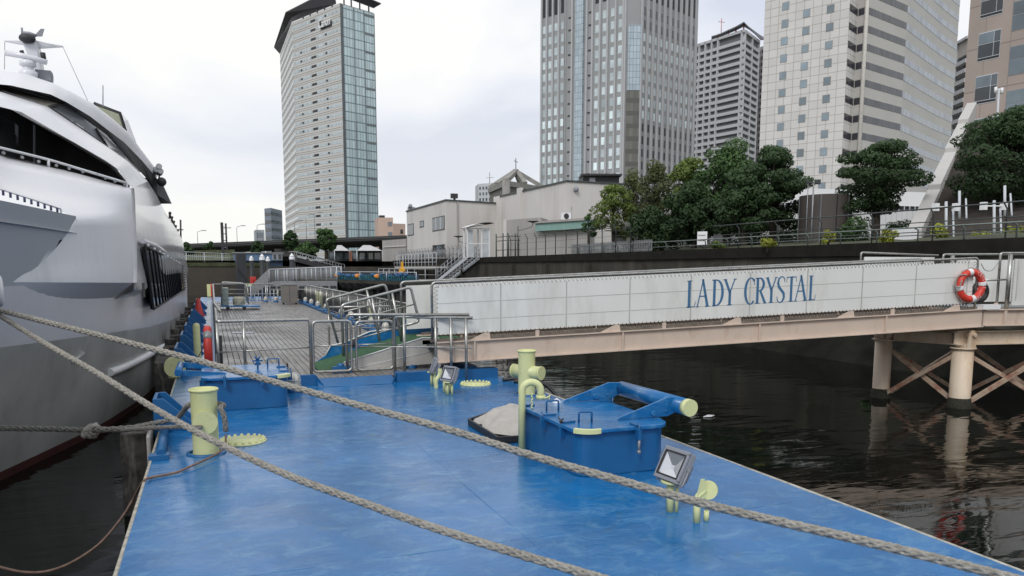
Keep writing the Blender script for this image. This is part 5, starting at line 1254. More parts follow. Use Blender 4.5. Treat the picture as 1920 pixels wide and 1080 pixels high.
# upper walkway section to the bank
def G2(s, w, h): p = GP0+gx*s+gn*w; return V((p.x, p.y, 3.25+h))
def g2box(mb, s0, s1, w0, w1, h0, h1):
    vs = [G2(s, w, h) for h in (h0, h1) for (s, w) in ((s0, w0), (s1, w0), (s1, w1), (s0, w1))]
    return mb.add(vs, [(0,3,2,1),(4,5,6,7),(0,1,5,4),(1,2,6,5),(2,3,7,6),(3,0,4,7)])
mb = MB()
for w in (0, GW): g2box(mb, GL_+.14, GL_+6, w-.03, w+.03, -1.42, -1.10); g2box(mb, GL_+.14, GL_+6, w-.1, w+.1, -1.10, -1.08); g2box(mb, GL_+.14, GL_+6, w-.1, w+.1, -1.44, -1.42)
g2box(mb, GL_+.14, GL_+.20, 0, GW, -1.42, -1.1); g2box(mb, GL_+.62, GL_+.68, -.09, .1, -1.42, -1.1); mb.build('deck_beam', M['pink_beam'], pr_)
mb = MB(); g2box(mb, GL_+.14, GL_+6, .1, GW-.1, -1.1, -1.05); mb.build('deck', M['galv'], pr_)
for w in (0, GW):
    mb = MB(); g2box(mb, GL_+.85, GL_+6, w-.012, w+.012, -1.0, .0); mb.build('side_panel', M['panel'], pr_)
    mb = MB(); mb.tube(bend([G2(GL_+.48, w, -1.08), G2(GL_+.48, w, .12), G2(GL_+6, w, .16)], .05), .026, 8); mb.tube([G2(GL_+.74, w, -1.08), G2(GL_+.74, w, .10)], .045, 8); mb.tube([G2(GL_+.08, w, -.46), G2(GL_+.74, w, -.44)], .022, 6)
    pts = []
    for k in range(14): h = -.02-.94*k/14; pts += [G2(GL_+.86, w-.014, h), G2(GL_+.76, w, h-.03)]
    mb.tube(pts, .006, 3); mb.build('rail_frame', M['steel'], pr_)
    mb = MB(); mb.tube(smooth_path([G2(GL_+.0, w, -.1), G2(GL_+.12, w, -.24), G2(GL_+.3, w, -.24), G2(GL_+.46, w, -.05)]), .008, 6); mb.build('chain', M['galv'], pr_)
mb = MB(); g2box(mb, GL_-1.4, GL_+.5, GW+.30, GW+.33, -.8, .06); mb.build('side_panel', M['panel'], pr_)
mb = MB(); mb.tube(bend([G2(GL_-1.5, GW+.3, -.4), G2(GL_-1.5, GW+.3, .16), G2(GL_+.6, GW+.3, .10)], .05), .024, 8); mb.build('rail_frame', M['steel'], pr_)
c = G2(GL_+.36, .35, -.72); tag(MB().tube([c+gx*(.17*math.cos(a))+V((0, 0, .19*math.sin(a))) for a in [2*math.pi*k/24 for k in range(24)]], .055, 10, True).build('tyre', M['black'], bevel=0), 'black ring-shaped tyre fender standing in the gap at the top of the gangway', 'tyre')
mb = MB(); p = G2(GL_+.26, -.03, -1.03); mb.obox(p, gx*.22, gn*.08, (0, 0, .05)); tag(mb.build('tray', M['white']), 'small white tray with a blue edge set on the pier beam below the tyre', 'tray')
# bush hanging on the stone slope
# ------------------------------------------------------------------ towers
def fp(x, y, d): p = dep(x, y, d); return V((p.x, p.y, 0))
def ring(pts): return [(p.x, p.y) for p in pts]
def offs(pts, o):                           # polygon pushed outwards by o
    c = sum(pts, V())/len(pts); n = len(pts); out = []
    for i in range(n):
        a, b, d = pts[i-1], pts[i], pts[(i+1) % n]
        e1 = (b-a).normalized(); e2 = (d-b).normalized(); n1 = V((e1.y, -e1.x, 0)); n2 = V((e2.y, -e2.x, 0))
        if n1.dot(b-c)+n2.dot(b-c) < 0: n1, n2 = -n1, -n2
        m = (n1+n2).normalized(); out.append(b+m*(o/max(.3, m.dot(n1))))
    return out
def fbox(mb, a, b, u0, u1, z0, z1, t0, t1):
    """box on the wall a->b between u0..u1 metres along it, t = depth outwards (towards the camera)"""
    d = (b-a).normalized(); n = V((-d.y, d.x, 0))
    if n.dot(EYE-a) < 0: n = -n
    p = [a+d*u+n*t for (u, t) in ((u0, t0), (u1, t0), (u1, t1), (u0, t1))]
    return mb.prism([V((q.x, q.y, z0)) for q in p], (0, 0, z1-z0))
# --- office tower with canopy roof, left of centre
q0, q1, q2, q3 = fp(640, 120, 350), fp(550, 120, 377), fp(525.5, 120, 432), fp(702.5, 120, 363)
q4 = q2+(q3-q0)
zt = 3.04+350*.3415
zr = dep(634, 10, 350).z
t = thing('office_tower', 'tall office tower with pale ribbon-window fronts, blue glass side and dark canopy roof', 'tower', q0)
cw = mat('tower_stone', (.52, .52, .505), .75, var=.05, vs=.05)
MB().poly(0, zr, ring([q0, q1, q2, q4, q3])).build('wall', cw, t)
glt = grid_mat('glass_teal', (.47, .60, .63), (.17, .23, .25), 1.55, 4.12, .22, .55, .2, var=.10, cellvar=.14, metal=.1, spec=.9)
d = (q3-q0).normalized(); W_ = (q3-q0).length
mb = MB(); fbox(mb, q0, q3, 1.4, W_, 4, zr-.5, 0, .25); mb.build('curtain_wall', glt, t)
mb = MB(); fbox(mb, q0, q3, 0, 1.2, 4, zr-.3, 0, .3); mb.build('corner_strip', mat('strip_dark', (.10, .12, .13), .4, var=.3, vs=.2), t)
mb = MB()
for k in range(1, 4): u = 1.4+(W_-1.4)*k/3; fbox(mb, q0, q3, u-.15, u+.15, 4, zr-.5, .2, .42)
for k in range(29): z = zr-2.1-4.12*k; fbox(mb, q0, q3, W_*.70, W_-.2, z-.5, z+.5, .2, .4) if k % 2 == 0 and k < 20 else None
mb.each('fin', mat('fin', (.15, .18, .19), .5), t)
rib = grid_mat('ribbon_glass', (.42, .50, .53), (.22, .25, .27), 1.2, 50, .25, .0, .2, var=.04, cellvar=.25, spec=.8)
L1, L2 = (q1-q0).length, (q2-q1).length
lin = mat('joint_brown', (.30, .28, .25), .8)
for k in range(28):
    z = zr-3.1-4.12*k
    if z < 3: break
    mb = MB(); fbox(mb, q0, q1, .8, L1-.3, z-.55, z+.55, -.1, .06); fbox(mb, q1, q2, .5, L2-.3, z-.55, z+.55, -.1, .06)
    mb.build('ribbon_window', rib, t)
    mb = MB(); fbox(mb, q0, q1, 0, L1, z-1.75, z-1.6, 0, .09); fbox(mb, q1, q2, 0, L2, z-1.75, z-1.6, 0, .09); fbox(mb, q0, q1, 0, L1, z+1.5, z+1.6, 0, .09)
    mb.build('floor_joint', lin, t)
    if k < 26:
        mb = MB(); fbox(mb, q0, q1, L1*.50, L1*.60, z-.5, z+.55, 0, .12); fbox(mb, q0, q1, L1*.27, L1*.305, z-.45, z+.45, 0, .12)
        if 2 < k < 13: fbox(mb, q0, q1, L1*.80, L1*.835, z-.45, z+.45, 0, .12)
        mb.each('open_vent', M['dark'], t)
mb = MB(); z = zr-.2
out = offs([q0, q1, q2, q4, q3], 2.9)
o0, o1, o2, o4, o3 = out
cm = mat('canopy', (.075, .072, .085), .6)
mb = MB(); mb.prism([V((q0.x, q0.y, z+2.6))*1 if 0 else V(((q0*.93+q1*.07).x, (q0*.93+q1*.07).y, z+.4)), V((q1.x, q1.y, z+.4)), V(((q1*.98+o1*.02).x, (q1*.98+o1*.02).y, z+2.8)), V((o1.x, o1.y, z+4.2)), V(((o0*.93+o1*.07).x, (o0*.93+o1*.07).y, z+5.8))], (0, 0, .4))
mb.prism([V((q1.x, q1.y, z+.45)), V((q2.x, q2.y, z+.5)), V((o2.x, o2.y, z+4.2)), V((o1.x, o1.y, z+4.25)), V(((q1*.98+o1*.02).x, (q1*.98+o1*.02).y, z+2.85))], (0, 0, .5)); mb.build('canopy', cm, t)
a, b = q0.lerp(q3, .12), q3; ao, bo = o0.lerp(o3, .10), o3
mb = MB(); mb.prism([V((a.x, a.y, z+3.2)), V((b.x, b.y, z+2.2)), V((bo.x, bo.y, z+4.0)), V((ao.x, ao.y, z+6))], (0, 0, .4)); mb.build('canopy', cm, t)
mb = MB()
for f in (.12, .33, .58, .85): p = q0.lerp(q3, f); mb.box((p.x-.3, p.y-.3, z), (p.x+.3, p.y+.3, z+3.2))
for f in (.15, .3, .45, .6, .75): p = q0.lerp(q1, f); mb.box((p.x-.4, p.y-.4, z), (p.x+.4, p.y+.4, z+1.6))
mb.each('canopy_post', cm, t)
# roof sign
td = bpy.data.curves.new('sign', 'FONT'); td.body = 'Canon'; td.size = 5.4; td.extrude = .25; td.offset = .05
to = bpy.data.objects.new('tmp_sign', td); COL.objects.link(to)
bpy.context.view_layer.update(); me = bpy.data.meshes.new_from_object(to); bpy.data.objects.remove(to)
d1 = (q0-q1).normalized(); n1 = V((-d1.y, d1.x, 0)); n1 = n1 if n1.dot(EYE-q0) > 0 else -n1
wd = max(v.co.x for v in me.vertices)
so = bpy.data.objects.new('sign_lettering', me); COL.objects.link(so); me.materials.append(M['white'])
orig = q1+d1*(L1*.60)+n1*.9+V((0, 0, zr-8.0))
for v in me.vertices:
    c = v.co.copy(); v.co = (orig+d1*(c.x/wd*9.4)+V((0, 0, 1))*(c.y*1.0)+n1*c.z)-ORIG[t.name]
so.parent = t
me2 = me.copy(); me2.materials.clear(); me2.materials.append(M['dark']); s2 = bpy.data.objects.new('sign_shadow', me2); COL.objects.link(s2); s2.parent = t  # dark copy of the letters, set down and sideways as their painted shadow
for v in me2.vertices: v.co = v.co-n1*.5+d1*.35-V((0, 0, .45))

# --- small dark glassy block left of it
a, b, c = fp(497, 430, 300), fp(509, 430, 296), fp(530, 430, 310)
t = thing('office_block', 'narrow dark blue-grey office block beside the foot of the canopy-roofed tower', 'office block', b)
zt = dep(509, 390, 296).z
MB().poly(0, zt, ring([a, b, c, c+(a-b)])).build('wall', mat('blk', (.16, .20, .25), .4, var=.1, vs=.1), t)
for k in range(7):
    z = zt-2-k*3.0
    mb = MB(); fbox(mb, a, b, .4, (b-a).length-.4, z-.9, z+.3, 0, .08); fbox(mb, b, c, .6, (c-b).length-.6, z-.7, z+.5, 0, .08); mb.build('window_band', M['glass_dark'], t)
a, b = fp(479, 440, 330), fp(496, 440, 330); zt = dep(480, 431, 330).z
t = thing('office_block', 'low grey office block farthest left, behind the elevated road', 'office block', a)
MB().poly(0, zt, ring([a, b, b+V((0, 12, 0)), a+V((0, 12, 0))])).build('wall', mat('blk2', (.28, .30, .33), .6, var=.2, vs=.3), t)
mb = MB(); fbox(mb, a, b, .5, 3.2, zt-3.2, zt-1.2, 0, .1); fbox(mb, a, b, .5, 3.2, zt-6.4, zt-4.4, 0, .1); mb.build('window_band', M['glass_mid'], t)
# --- salmon apartment house right of the tower
a, b, c = fp(709, 420, 220), fp(737, 420, 220), fp(760, 420, 222)
t = thing('apartment_house', 'salmon pink apartment house peeking over the elevated road right of the canopy-roofed tower', 'apartment house', a)
sal = mat('salmon', (.50, .37, .31), .8, var=.06, vs=.3)
z1, z2 = dep(720, 408, 220).z, dep(750, 419, 220).z
MB().poly(0, z1, ring([a, b, b+V((1, 10, 0)), a+V((1, 10, 0))])).build('wall', sal, t)
MB().poly(0, z2, ring([b, c, c+V((1, 10, 0)), b+V((1, 10, 0))])).build('wing', sal, t)
MB().box((a.x+1, a.y+2, z1), (a.x+2.4, a.y+4, z1+.8)).build('roof_box', M['dark'], t)
for k in range(3): mb = MB(); fbox(mb, a, b, 2.8, 4.0, z1-2.4-k*2.9, z1-1.2-k*2.9, 0, .1); mb.build('window', M['glass_mid'], t)
mb = MB(); fbox(mb, b, c, 2.2, 3.0, z2-2.8, z2-1.6, 0, .1); mb.build('window', M['glass_dark'], t)
# --- pale apartment block far away behind the pyramid roof
a, b = fp(897, 370, 400), fp(926, 370, 395); zt = dep(898, 345, 400).z
t = thing('apartment_house', 'small white apartment block far away behind the pyramid-topped building', 'apartment house', a)
MB().poly(0, zt, ring([a, b, b+V((3, 14, 0)), a+V((3, 14, 0))])).build('wall', mat('pale_apt', (.55, .57, .60), .8), t)
for k in range(12):
    z = zt-2.2-2.9*k; mb = MB()
    for j in range(4): fbox(mb, a, b, .6+2*j, 1.6+2*j, z-.9, z+.6, 0, .1)
    mb.build('window_row', M['glass_mid'], t)
mb = MB(); p = fp(918, 340, 396); mb.cyl((p.x, p.y, zt-2), (p.x, p.y, zt+5.5), .18, 6); mb.tube([(p.x-2, p.y, zt+2.6), (p.x+2.2, p.y, zt+3)], .1, 4); mb.build('aerial', M['galv'], t)

# --- grey tower with vertical piers
q1, q0, q0b, q2 = fp(1015, 250, 252), fp(1171, 250, 231), fp(1199, 250, 231), fp(1301, 250, 251)
t = thing('grey_tower', 'tall grey tower with vertical ribs, slim windows and two blue glass strips, right of centre', 'tower', q0)
zr = 112
MB().poly(0, zr, ring([q1, q0, q0b, q2, q2+(q1-q0)])).build('wall', mat('gt_wall', (.31, .32, .325), .7, var=.05, vs=.1), t)
ribm = mat('gt_rib', (.42, .43, .44), .7, var=.05, vs=.2)
winm = vary(mat('gt_glass', (.62, .72, .76), .12, var=.35, vs=.12, spec=.9), .35); wind = vary(mat('gt_glass_dark', (.08, .09, .10), .15, var=.3, vs=.1), .5)
L1, L2 = (q0-q1).length, (q2-q0b).length
fh = 3.72; ztop = dep(1165, 14, 231).z; nwin = 0; rest = [MB(), MB()]; wins = []
cols1 = [(62-48)/472, (98-48)/472, (133-48)/472, (172-48)/472, (365-48)/472, (405-48)/472, (448-48)/472, (488-48)/472]
for k in range(19):
    for c in cols1:
        u = c*L1; z = ztop-1.8-fh*k
        wins.append((abs(u-L1)*.15+abs(z-45), 1, u, z, k))
nr = 10
for k in range(19):
    for j in range(nr):
        u = L2*(.045+j*.098); z = ztop-2.2-fh*k; wins.append((u*.15+abs(z-45)+5, 2, u, z, k))
wins.sort()
for i, (_, face, u, z, k) in enumerate(wins):
    a, b = (q1, q0) if face == 1 else (q0b, q2)
    dk = (face == 2 and (k < 2 or k > 8)) or (face == 1 and k > 14)  # reflected sky put into pane colour
    hw, hh = (.58, 1.15) if face == 1 else (.55, 1.15)
    if face == 1: hw = .62
    mb = MB() if i < 100 else rest[1 if dk else 0]
    fbox(mb, a, b, u-hw, u+hw, z-hh, z+hh, -.1, .05)
    if i < 100: mb.build('window', wind if dk else winm, t)
for mb, m in zip(rest, (winm, wind)): mb.build('window', m, t)['kind'] = 'stuff'
mb = MB()
us = [(c+.04)*L1 for c in cols1]+[L1*.005, L1*.30, L1*.385, L1*.44, L1*.56, L1*.625, L1*.995]
for u in us: fbox(mb, q1, q0, u-.32, u+.32, 0, zr, 0, .55)
for j in range(nr+1): u = L2*(.045+(j-.5)*.098); fbox(mb, q0b, q2, u-.35, u+.35, 0, zr, 0, .55)
mb.each('pier_rib', ribm, t)
mb = MB()
for c in cols1: fbox(mb, q1, q0, c*L1-.7, c*L1+.7, ztop+2, zr-.5, 0, .1)
for j in range(nr): u = L2*(.045+j*.098); fbox(mb, q0b, q2, u-.6, u+.6, ztop+1.5, zr-.5, 0, .1)
mb.each('louvre_slot', M['dark'], t)
gb = grid_mat('gt_blue', (.42, .50, .54), (.15, .20, .25), 1.0, 1.85, .10, .12, .12, var=.12, cellvar=.12, metal=.2, spec=.9)
mb = MB(); fbox(mb, q1, q0, L1*.435, L1*.525, 0, zr, 0, .9); mb.build('glass_strip', gb, t)
Wc = (q0b-q0).length; zs0, zs1 = dep(1185, 172, 231).z, dep(1185, 55, 231).z
mb = MB(); fbox(mb, q0, q0b, .5, Wc-.2, zs0, zs1, 0, .5); mb.build('corner_glass', gb, t)
mb = MB(); fbox(mb, q0, q0b, .3, Wc, 0, zs0-.1, 0, .4); mb.build('corner_glass_low', grid_mat('gt_olive', (.15, .15, .135), (.10, .10, .09), 1.2, 3.72, .1, 1.4, .35, var=.15, cellvar=.2), t)
mb = MB()
for k in range(22): z = ztop-fh*k; fbox(mb, q1, q0, L1*.335, L1*.375, z-.25, z+.1, 0, .2); fbox(mb, q1, q0, L1*.575, L1*.615, z-.25, z+.1, 0, .2)
mb.each('sill_block', M['dark'], t)

# --- grey balcony apartment tower with a curved dark canopy
q1, q0, q2 = fp(1300, 200, 352), fp(1389, 200, 330), fp(1416, 200, 345)
zr = dep(1383, 62, 330).z
t = thing('apartment_tower', 'grey apartment tower with rows of balconies and an upswept dark roof canopy', 'tower', q0)
back = q2-q0
MB().poly(0, zr, ring([q1, q0, q2, q1+back])).build('wall', mat('bt_dark', (.13, .13, .135), .7), t)
conc = mat('bt_conc', (.45, .455, .47), .8, var=.04, vs=.2); L1, L2 = (q0-q1).length, (q2-q0).length
for k in range(27):
    z = zr-4.4-2.86*k
    mb = MB(); fbox(mb, q1, q0, 0, L1+.9, z-.85, z+.45, 0, .9); fbox(mb, q0, q2, -.0, L2, z-.85, z+.45, 0, .9); mb.build('balcony', conc, t)
mb = MB()
for u in (.3, 3.4, 7.0, 10.6, 14.2, L1-.2): fbox(mb, q1, q0, u-.35, u+.35, 0, zr, 0, 1.1)
for u in (.2, L2*.5, L2-.3): fbox(mb, q0, q2, u-.35, u+.35, 0, zr, 0, 1.1)
fbox(mb, q1, q0, 0, L1+1, zr-1.1, zr, 0, 1.1); fbox(mb, q0, q2, 0, L2, zr-1.1, zr, 0, 1.1); mb.build('frame', conc, t)
mb = MB(); rows = []
for f, up, ot in ((-.0, .8, 2), (.25, .7, 2), (.5, 1.0, 2.5), (.75, 1.3, 3), (.9, 1.7, 3.2), (1, 2.0, 3.5)):
    p = q1.lerp(q0, .35+.65*f); n = (EYE-p); n.z = 0; n.normalize(); a = p+n*ot; b = p-n*7
    rows.append([V((a.x, a.y, zr+up)), V((b.x, b.y, zr+up+1.5)), V((b.x, b.y, zr+up+2.0)), V((a.x, a.y, zr+up+.5))])
p = q2; n = (EYE-p); n.z = 0; n.normalize(); a = p+n*3+V((1.5, 0, 0)); b = p-n*6+V((5, 0, 0))
rows.append([V((a.x, a.y, zr-.3)), V((b.x, b.y, zr+2.6)), V((b.x, b.y, zr+3.1)), V((a.x, a.y, zr+.3))])
mb.grid(rows, False, True); mb.build('canopy', mat('bt_canopy', (.10, .105, .12), .6), t)
mb = MB()
for f in (.5, .7, .85, 1): p = q1.lerp(q0, f); mb.cyl((p.x, p.y, zr), (p.x, p.y, zr+1+f*1.8), .3, 6)
p = q1.lerp(q0, .55); mb.cyl((p.x, p.y, zr), (p.x, p.y, zr+8), .15, 6); mb.tube([(p.x-1.6, p.y, zr+6.5), (p.x+1.6, p.y, zr+6.5)], .12, 4); mb.build('mast', mat('bt_mast', (.45, .16, .14), .6), t)
a, b = fp(1413, 240, 358), fp(1434, 240, 352); zw = dep(1420, 92, 355).z
MB().poly(0, zw, ring([a, b, b+away(b, 14), a+away(a, 14)])).build('side_wing', mat('bt_wing', (.30, .29, .30), .8), t)
for k in range(24):
    z = zw-2.2-2.86*k; mb = MB(); fbox(mb, a, b, .6, 2.4, z-.8, z+.7, 0, .1); fbox(mb, a, b, 3.2, 4.6, z-.8, z+.7, 0, .1); mb.build('window_row', M['dark'], t)

# --- beige tower: tiled front with square windows, curved ribbon-window side
q1, q0 = fp(1426, 220, 184), fp(1582, 220, 171)
r0, r1, r2, r3 = fp(1614, 220, 173), fp(1689, 220, 184), fp(1757, 220, 206), fp(1785, 220, 215)
zr = 95
t = thing('beige_tower', 'big beige office tower with square windows in front and window bands on its side', 'tower', q0)
tile = grid_mat('bt_tile', (.60, .59, .57), (.30, .28, .25), 2.02, 1.86, .10, .10, .75, var=.04, cellvar=.05)
inn = (q0+r0)/2+((q0-EYE).normalized()*3.2); inn.z = 0
bk1 = q1+away(q1, 44)
MB().poly(0, zr, ring([q1, q0, inn, bk1])).build('wall', tile, t)
cb = mat('bt_band', (.47, .46, .435), .75, var=.05, vs=.1); cbl = cb
MB().poly(0, zr, ring([inn, r0, r1, r2, r3, bk1+V((6, 0, 0))])).build('side_wall', cb, t)
L1 = (q0-q1).length; sqw = vary(mat('sq_glass', (.20, .255, .29), .15, var=.2, vs=.2, spec=.9), .35)
fh = 3.87
for ci, (xf, y0) in enumerate((((575-455)/480, 25), ((690-455)/480, 97), ((815-455)/480, 70))):
    pass
def zat(x, y, d): return dep(x, y, d).z
ycol = [(1468, 82, .26), (1511, 64, .515), (1551, 57, .79)]
for x, yy, fu in ycol:
    dd = 184+(171-184)*fu; z0 = zat(x, yy, dd)
    for k in range(-3, 10):
        z = z0-fh*k
        if z > zr-3: continue
        mb = MB(); u = L1*fu; fbox(mb, q1, q0, u-.85, u+.85, z-.92, z+.92, -.2, .04); f = mb.build('window_frame', lin, t)
        mb = MB(); fbox(mb, q1, q0, u-.76, u+.76, z-.82, z+.82, 0, .055); mb.build('pane', sqw, f)
gband = grid_mat('band_glass', (.27, .30, .32), (.16, .165, .17), 1.45, 50, .16, 0, .2, var=.06, cellvar=.25, spec=.9)
gband_d = grid_mat('band_glass_shaded', (.05, .05, .06), (.02, .02, .02), 1.45, 50, .16, 0, .2, var=.1, cellvar=.4, spec=.7)  # shaded copy of the band glass: recess and near side darkened by colour
zb0 = zat(1614, 59, 173)
for k in range(-5, 18):
    z = zb0-fh*k
    if z > zr-2 or z < 4: continue
    for (a, b, m) in ((inn, r0, gband_d), (q0, inn, gband_d), (r0, r1, gband_d), (r1, r2, gband), (r2, r3, gband)):
        mb = MB(); l = (b-a).length; fbox(mb, a, b, .25 if a is r0 or a is inn or a is q0 else 0, l, z-.75, z+.75, -.1, .05); mb.build('window_band', m, t)
mb = MB(); p = r0; mb.cyl((p.x, p.y, 0), (p.x, p.y, zr), .45, 8); mb.build('corner_strip', mat('lightstrip', (.52, .50, .46), .6), t)
# white podium in front of it
a, b = fp(1470, 380, 150), fp(1760, 380, 160); z1 = zat(1560, 352, 150); z0 = zat(1560, 380, 150)
t = thing('podium', 'long low white podium building at the foot of the beige tower, seen through the trees', 'building', a)
MB().poly(z0, z1, ring([a, b, b+V((3, 6, 0)), a+V((3, 6, 0))])).build('parapet', M['white'], t)
MB().poly(3, z0, ring([a+V((0, 1, 0)), b+V((0, 1, 0)), b+V((3, 6, 0)), a+V((3, 6, 0))])).build('recess_wall', mat('podium_dark', (.10, .10, .10), .6), t)
mb = MB(); zz = zat(1600, 407, 149); fbox(mb, a, b, 0, (b-a).length, 3, zz+1.8, .3, .8); mb.build('lower_wall', grid_mat('podium_low', (.55, .56, .56), (.3, .3, .3), 1.3, 50, .08, 0), t)
mb = MB()
for k in range(24): fbox(mb, a, b, k*1.35, k*1.35+.1, zz+1.8, z0, .1, .3)
mb.each('column', M['white_rail'], t)
# --- sliver of a brownish tower
a, b = fp(1791, 150, 245), fp(1812, 150, 238); zt = zat(1797, 82, 245)
t = thing('slim_tower', 'narrow brownish tower with stacked balconies in the gap left of the pink-beige building', 'tower', a)
MB().poly(0, zt, ring([a, b, b+away(b, 12), a+away(a, 12)])).build('wall', mat('sliver', (.42, .38, .35), .8), t)
for k in range(22): z = zt-7-2.95*k; mb = MB(); fbox(mb, a, b, .7, (b-a).length-.3, z-.8, z+.4, 0, .6); mb.build('balcony', conc, t)
mb = MB(); fbox(mb, a, b, 0, (b-a).length, zt-.8, zt, 0, .8); fbox(mb, a, b, 0, .6, 0, zt, 0, .8); mb.build('frame', conc, t)
for k in range(20): z = zt-6.2-2.95*k; mb = MB(); fbox(mb, a, b, .9, (b-a).length-.6, z-.3, z+.9, 0, .12); mb.build('window', M['glass_dark'], t)
# --- pink-beige building at the right edge
q1, q2 = fp(1812, 110, 76), fp(2080, 110, 66); zr = 34
t = thing('pink_building', 'pink-beige tiled office building with large paned windows, cut by the right edge', 'building', q1)
pk = grid_mat('pk_tile', (.36, .30, .265), (.22, .175, .155), 2.35, 4.05, .05, .09, .75, var=.08, cellvar=.03, off=(.7, 0))
MB().poly(0, zr, ring([q1, q2, q2+away(q2, 14)+(q2-q1).normalized()*4, q1+away(q1, 14)+(q2-q1).normalized()*1])).build('wall', pk, t)
L1 = (q2-q1).length
za = zat(1856, 163, 74)
for k in range(-2, 5):
    for (xc, w, zo, m) in ((1858, 1.03, 0, M['glass_dark']), (1925, 1.1, -1.9, M['glass_mid']), (1985, 1.1, 0, M['glass_dark'])):
        u = L1*(xc-1812)/268; z = za-4.05*k+zo
        if z > zr-2 or z < 3: continue
        mb = MB(); fbox(mb, q1, q2, u-w, u+w, z-1.40, z+1.28, -.1, .03); f = mb.build('window', M['white_rail'] if zo == 0 else M['galv'], t)
        if zo == 0:
            for (u0, u1, z0, z1, mm) in ((-.97, .38, .22, 1.2, M['glass_mid']), (.44, .97, .22, 1.2, M['glass_mid']), (-.97, .38, -1.05, .16, M['glass_dark']), (.44, .97, -1.05, .16, M['glass_dark']), (-.97, .97, -1.33, -1.12, M['black'])):
                mb = MB(); fbox(mb, q1, q2, u+u0*w, u+u1*w, z+z0, z+z1, 0, .045); mb.build('pane', mm, f)
        else:
            for (z0, z1) in ((.05, 1.2), (-1.33, -.02)): mb = MB(); fbox(mb, q1, q2, u-.96*w, u+.96*w, z+z0, z+z1, 0, .045); mb.build('pane', M['glass_mid'], f)

# ------------------------------------------------------------------ beige low building with stepped roof on the right bank
GZ = 3.8
a, b, c = fp(763, 440, 90), fp(837, 440, 75), fp(932, 440, 78.5)
z1 = zat(837, 377, 75)
t = thing('bank_building', 'low beige concrete building with dark windows on the right bank', 'building', b)
MB().poly(GZ-.5, z1, ring([a, b, c, c+V((6, 12, 0)), a+V((6, 12, 0))])).build('wall', M['apt_beige'], t)
mb = MB(); fbox(mb, a, b, -.1, (b-a).length+.05, z1, z1+.14, -.3, .1); fbox(mb, b, c, -.05, (c-b).length, z1, z1+.14, -.3, .1); mb.build('roof_edge', M['rail_dark'], t)
L1 = (b-a).length
def wn(x0, x1, y0, y1, n):
    u0, u1 = [(onp(x, 430, a, V((-(b-a).y, (b-a).x, 0)))-a).dot((b-a).normalized()) for x in (x0, x1)]
    dd = 90+(75-90)*((x0+x1)/2-763)/74; z1_, z0_ = zat(x0, y0, dd), zat(x0, y1, dd)
    mb = MB(); fbox(mb, a, b, u0, u1, z0_, z1_, -.2, .03); f = mb.build('window', M['rail_dark'], t)
    for k in range(n):
        w = (u1-u0-.1)/n; mb = MB(); fbox(mb, a, b, u0+.08+k*w, u0+w-.0+k*w, z0_+.1, z1_-.1, 0, .045); mb.build('pane', M['glass_mid'] if k % 2 else M['glass_dark'], f)
wn(765, 776, 420, 442, 1); wn(787, 795, 415, 427, 2); wn(811, 834, 407, 433, 5); wn(811, 834, 459, 481, 3); wn(787, 795, 474, 484, 1)
mb = MB(); fbox(mb, b, c, 1.2, 1.32, GZ, z1, 0, .12); mb.build('downpipe', M['apt_grey'], t)
mb = MB(); p = b+V((1, .5, 0)); mb.cyl((p.x, p.y, z1), (p.x, p.y, z1+.5), .12, 8); mb.box((p.x-.35, p.y-.2, z1+.3), (p.x+.3, p.y+.2, z1+.75)); mb.build('roof_lamp', M['dark'], t)
mb = MB(); p = a+(b-a)*.06; mb.box((p.x, p.y, z1+.14), (p.x+.8, p.y+.5, z1+.5)); mb.ball((p.x+.2, p.y-.1, z1+.6), .25); mb.build('roof_lamp', M['lamp_grey'], t)
a2, b2, c2 = fp(928, 440, 79), fp(1062, 440, 64), fp(1150, 440, 66)
z2 = zat(1062, 342, 64)
t = thing('bank_building', 'taller blank beige concrete building with a pilaster, right of the windowed one', 'building', b2)
MB().poly(GZ-.5, z2, ring([a2, b2, c2, c2+V((6, 12, 0)), a2+V((6, 12, 0))])).build('wall', M['apt_beige'], t)
L1 = (b2-a2).length
mb = MB(); fbox(mb, a2, b2, 0, 1.6, GZ, z2+.1, 0, .15); fbox(mb, a2, b2, L1*.40, L1*.40+.75, zat(985, 413, 70), z2+.35, 0, .35); mb.each('pilaster', M['apt_beige'], t)
mb = MB(); fbox(mb, a2, b2, -.1, L1+.05, z2, z2+.13, -.3, .1); fbox(mb, b2, c2, -.05, 8, z2, z2+.13, -.3, .1); mb.build('roof_edge', M['rail_dark'], t)
mb = MB(); p = b2+V((.8, -.1, 0)); mb.ball((p.x, p.y, z2-.6), .22); mb.build('wall_lamp', M['lamp_grey'], t)
# dark roof shed on it
a3, b3 = fp(1093, 335, 66), fp(1161, 335, 66); zs = zat(1120, 328, 66)
t3 = thing('roof_shed', 'small black roof shed with a pale window on top of the blank beige building', 'shed', a3)
mb = MB(); mb.poly(z2-.2, zs-.1, ring([a3, b3, b3+V((1, 3, 0)), a3+V((1, 3, 0))])); mb.build('wall', M['black'], t3)
mb = MB(); fbox(mb, a3, b3, -.2, 3.3, zs-.1, zs+.05, -2, .5); mb.build('roof', M['dark'], t3)
mb = MB(); fbox(mb, a3, b3, .55, 1.05, z2+.15, zs-.25, 0, .1); mb.build('window', M['lamp_grey'], t3)
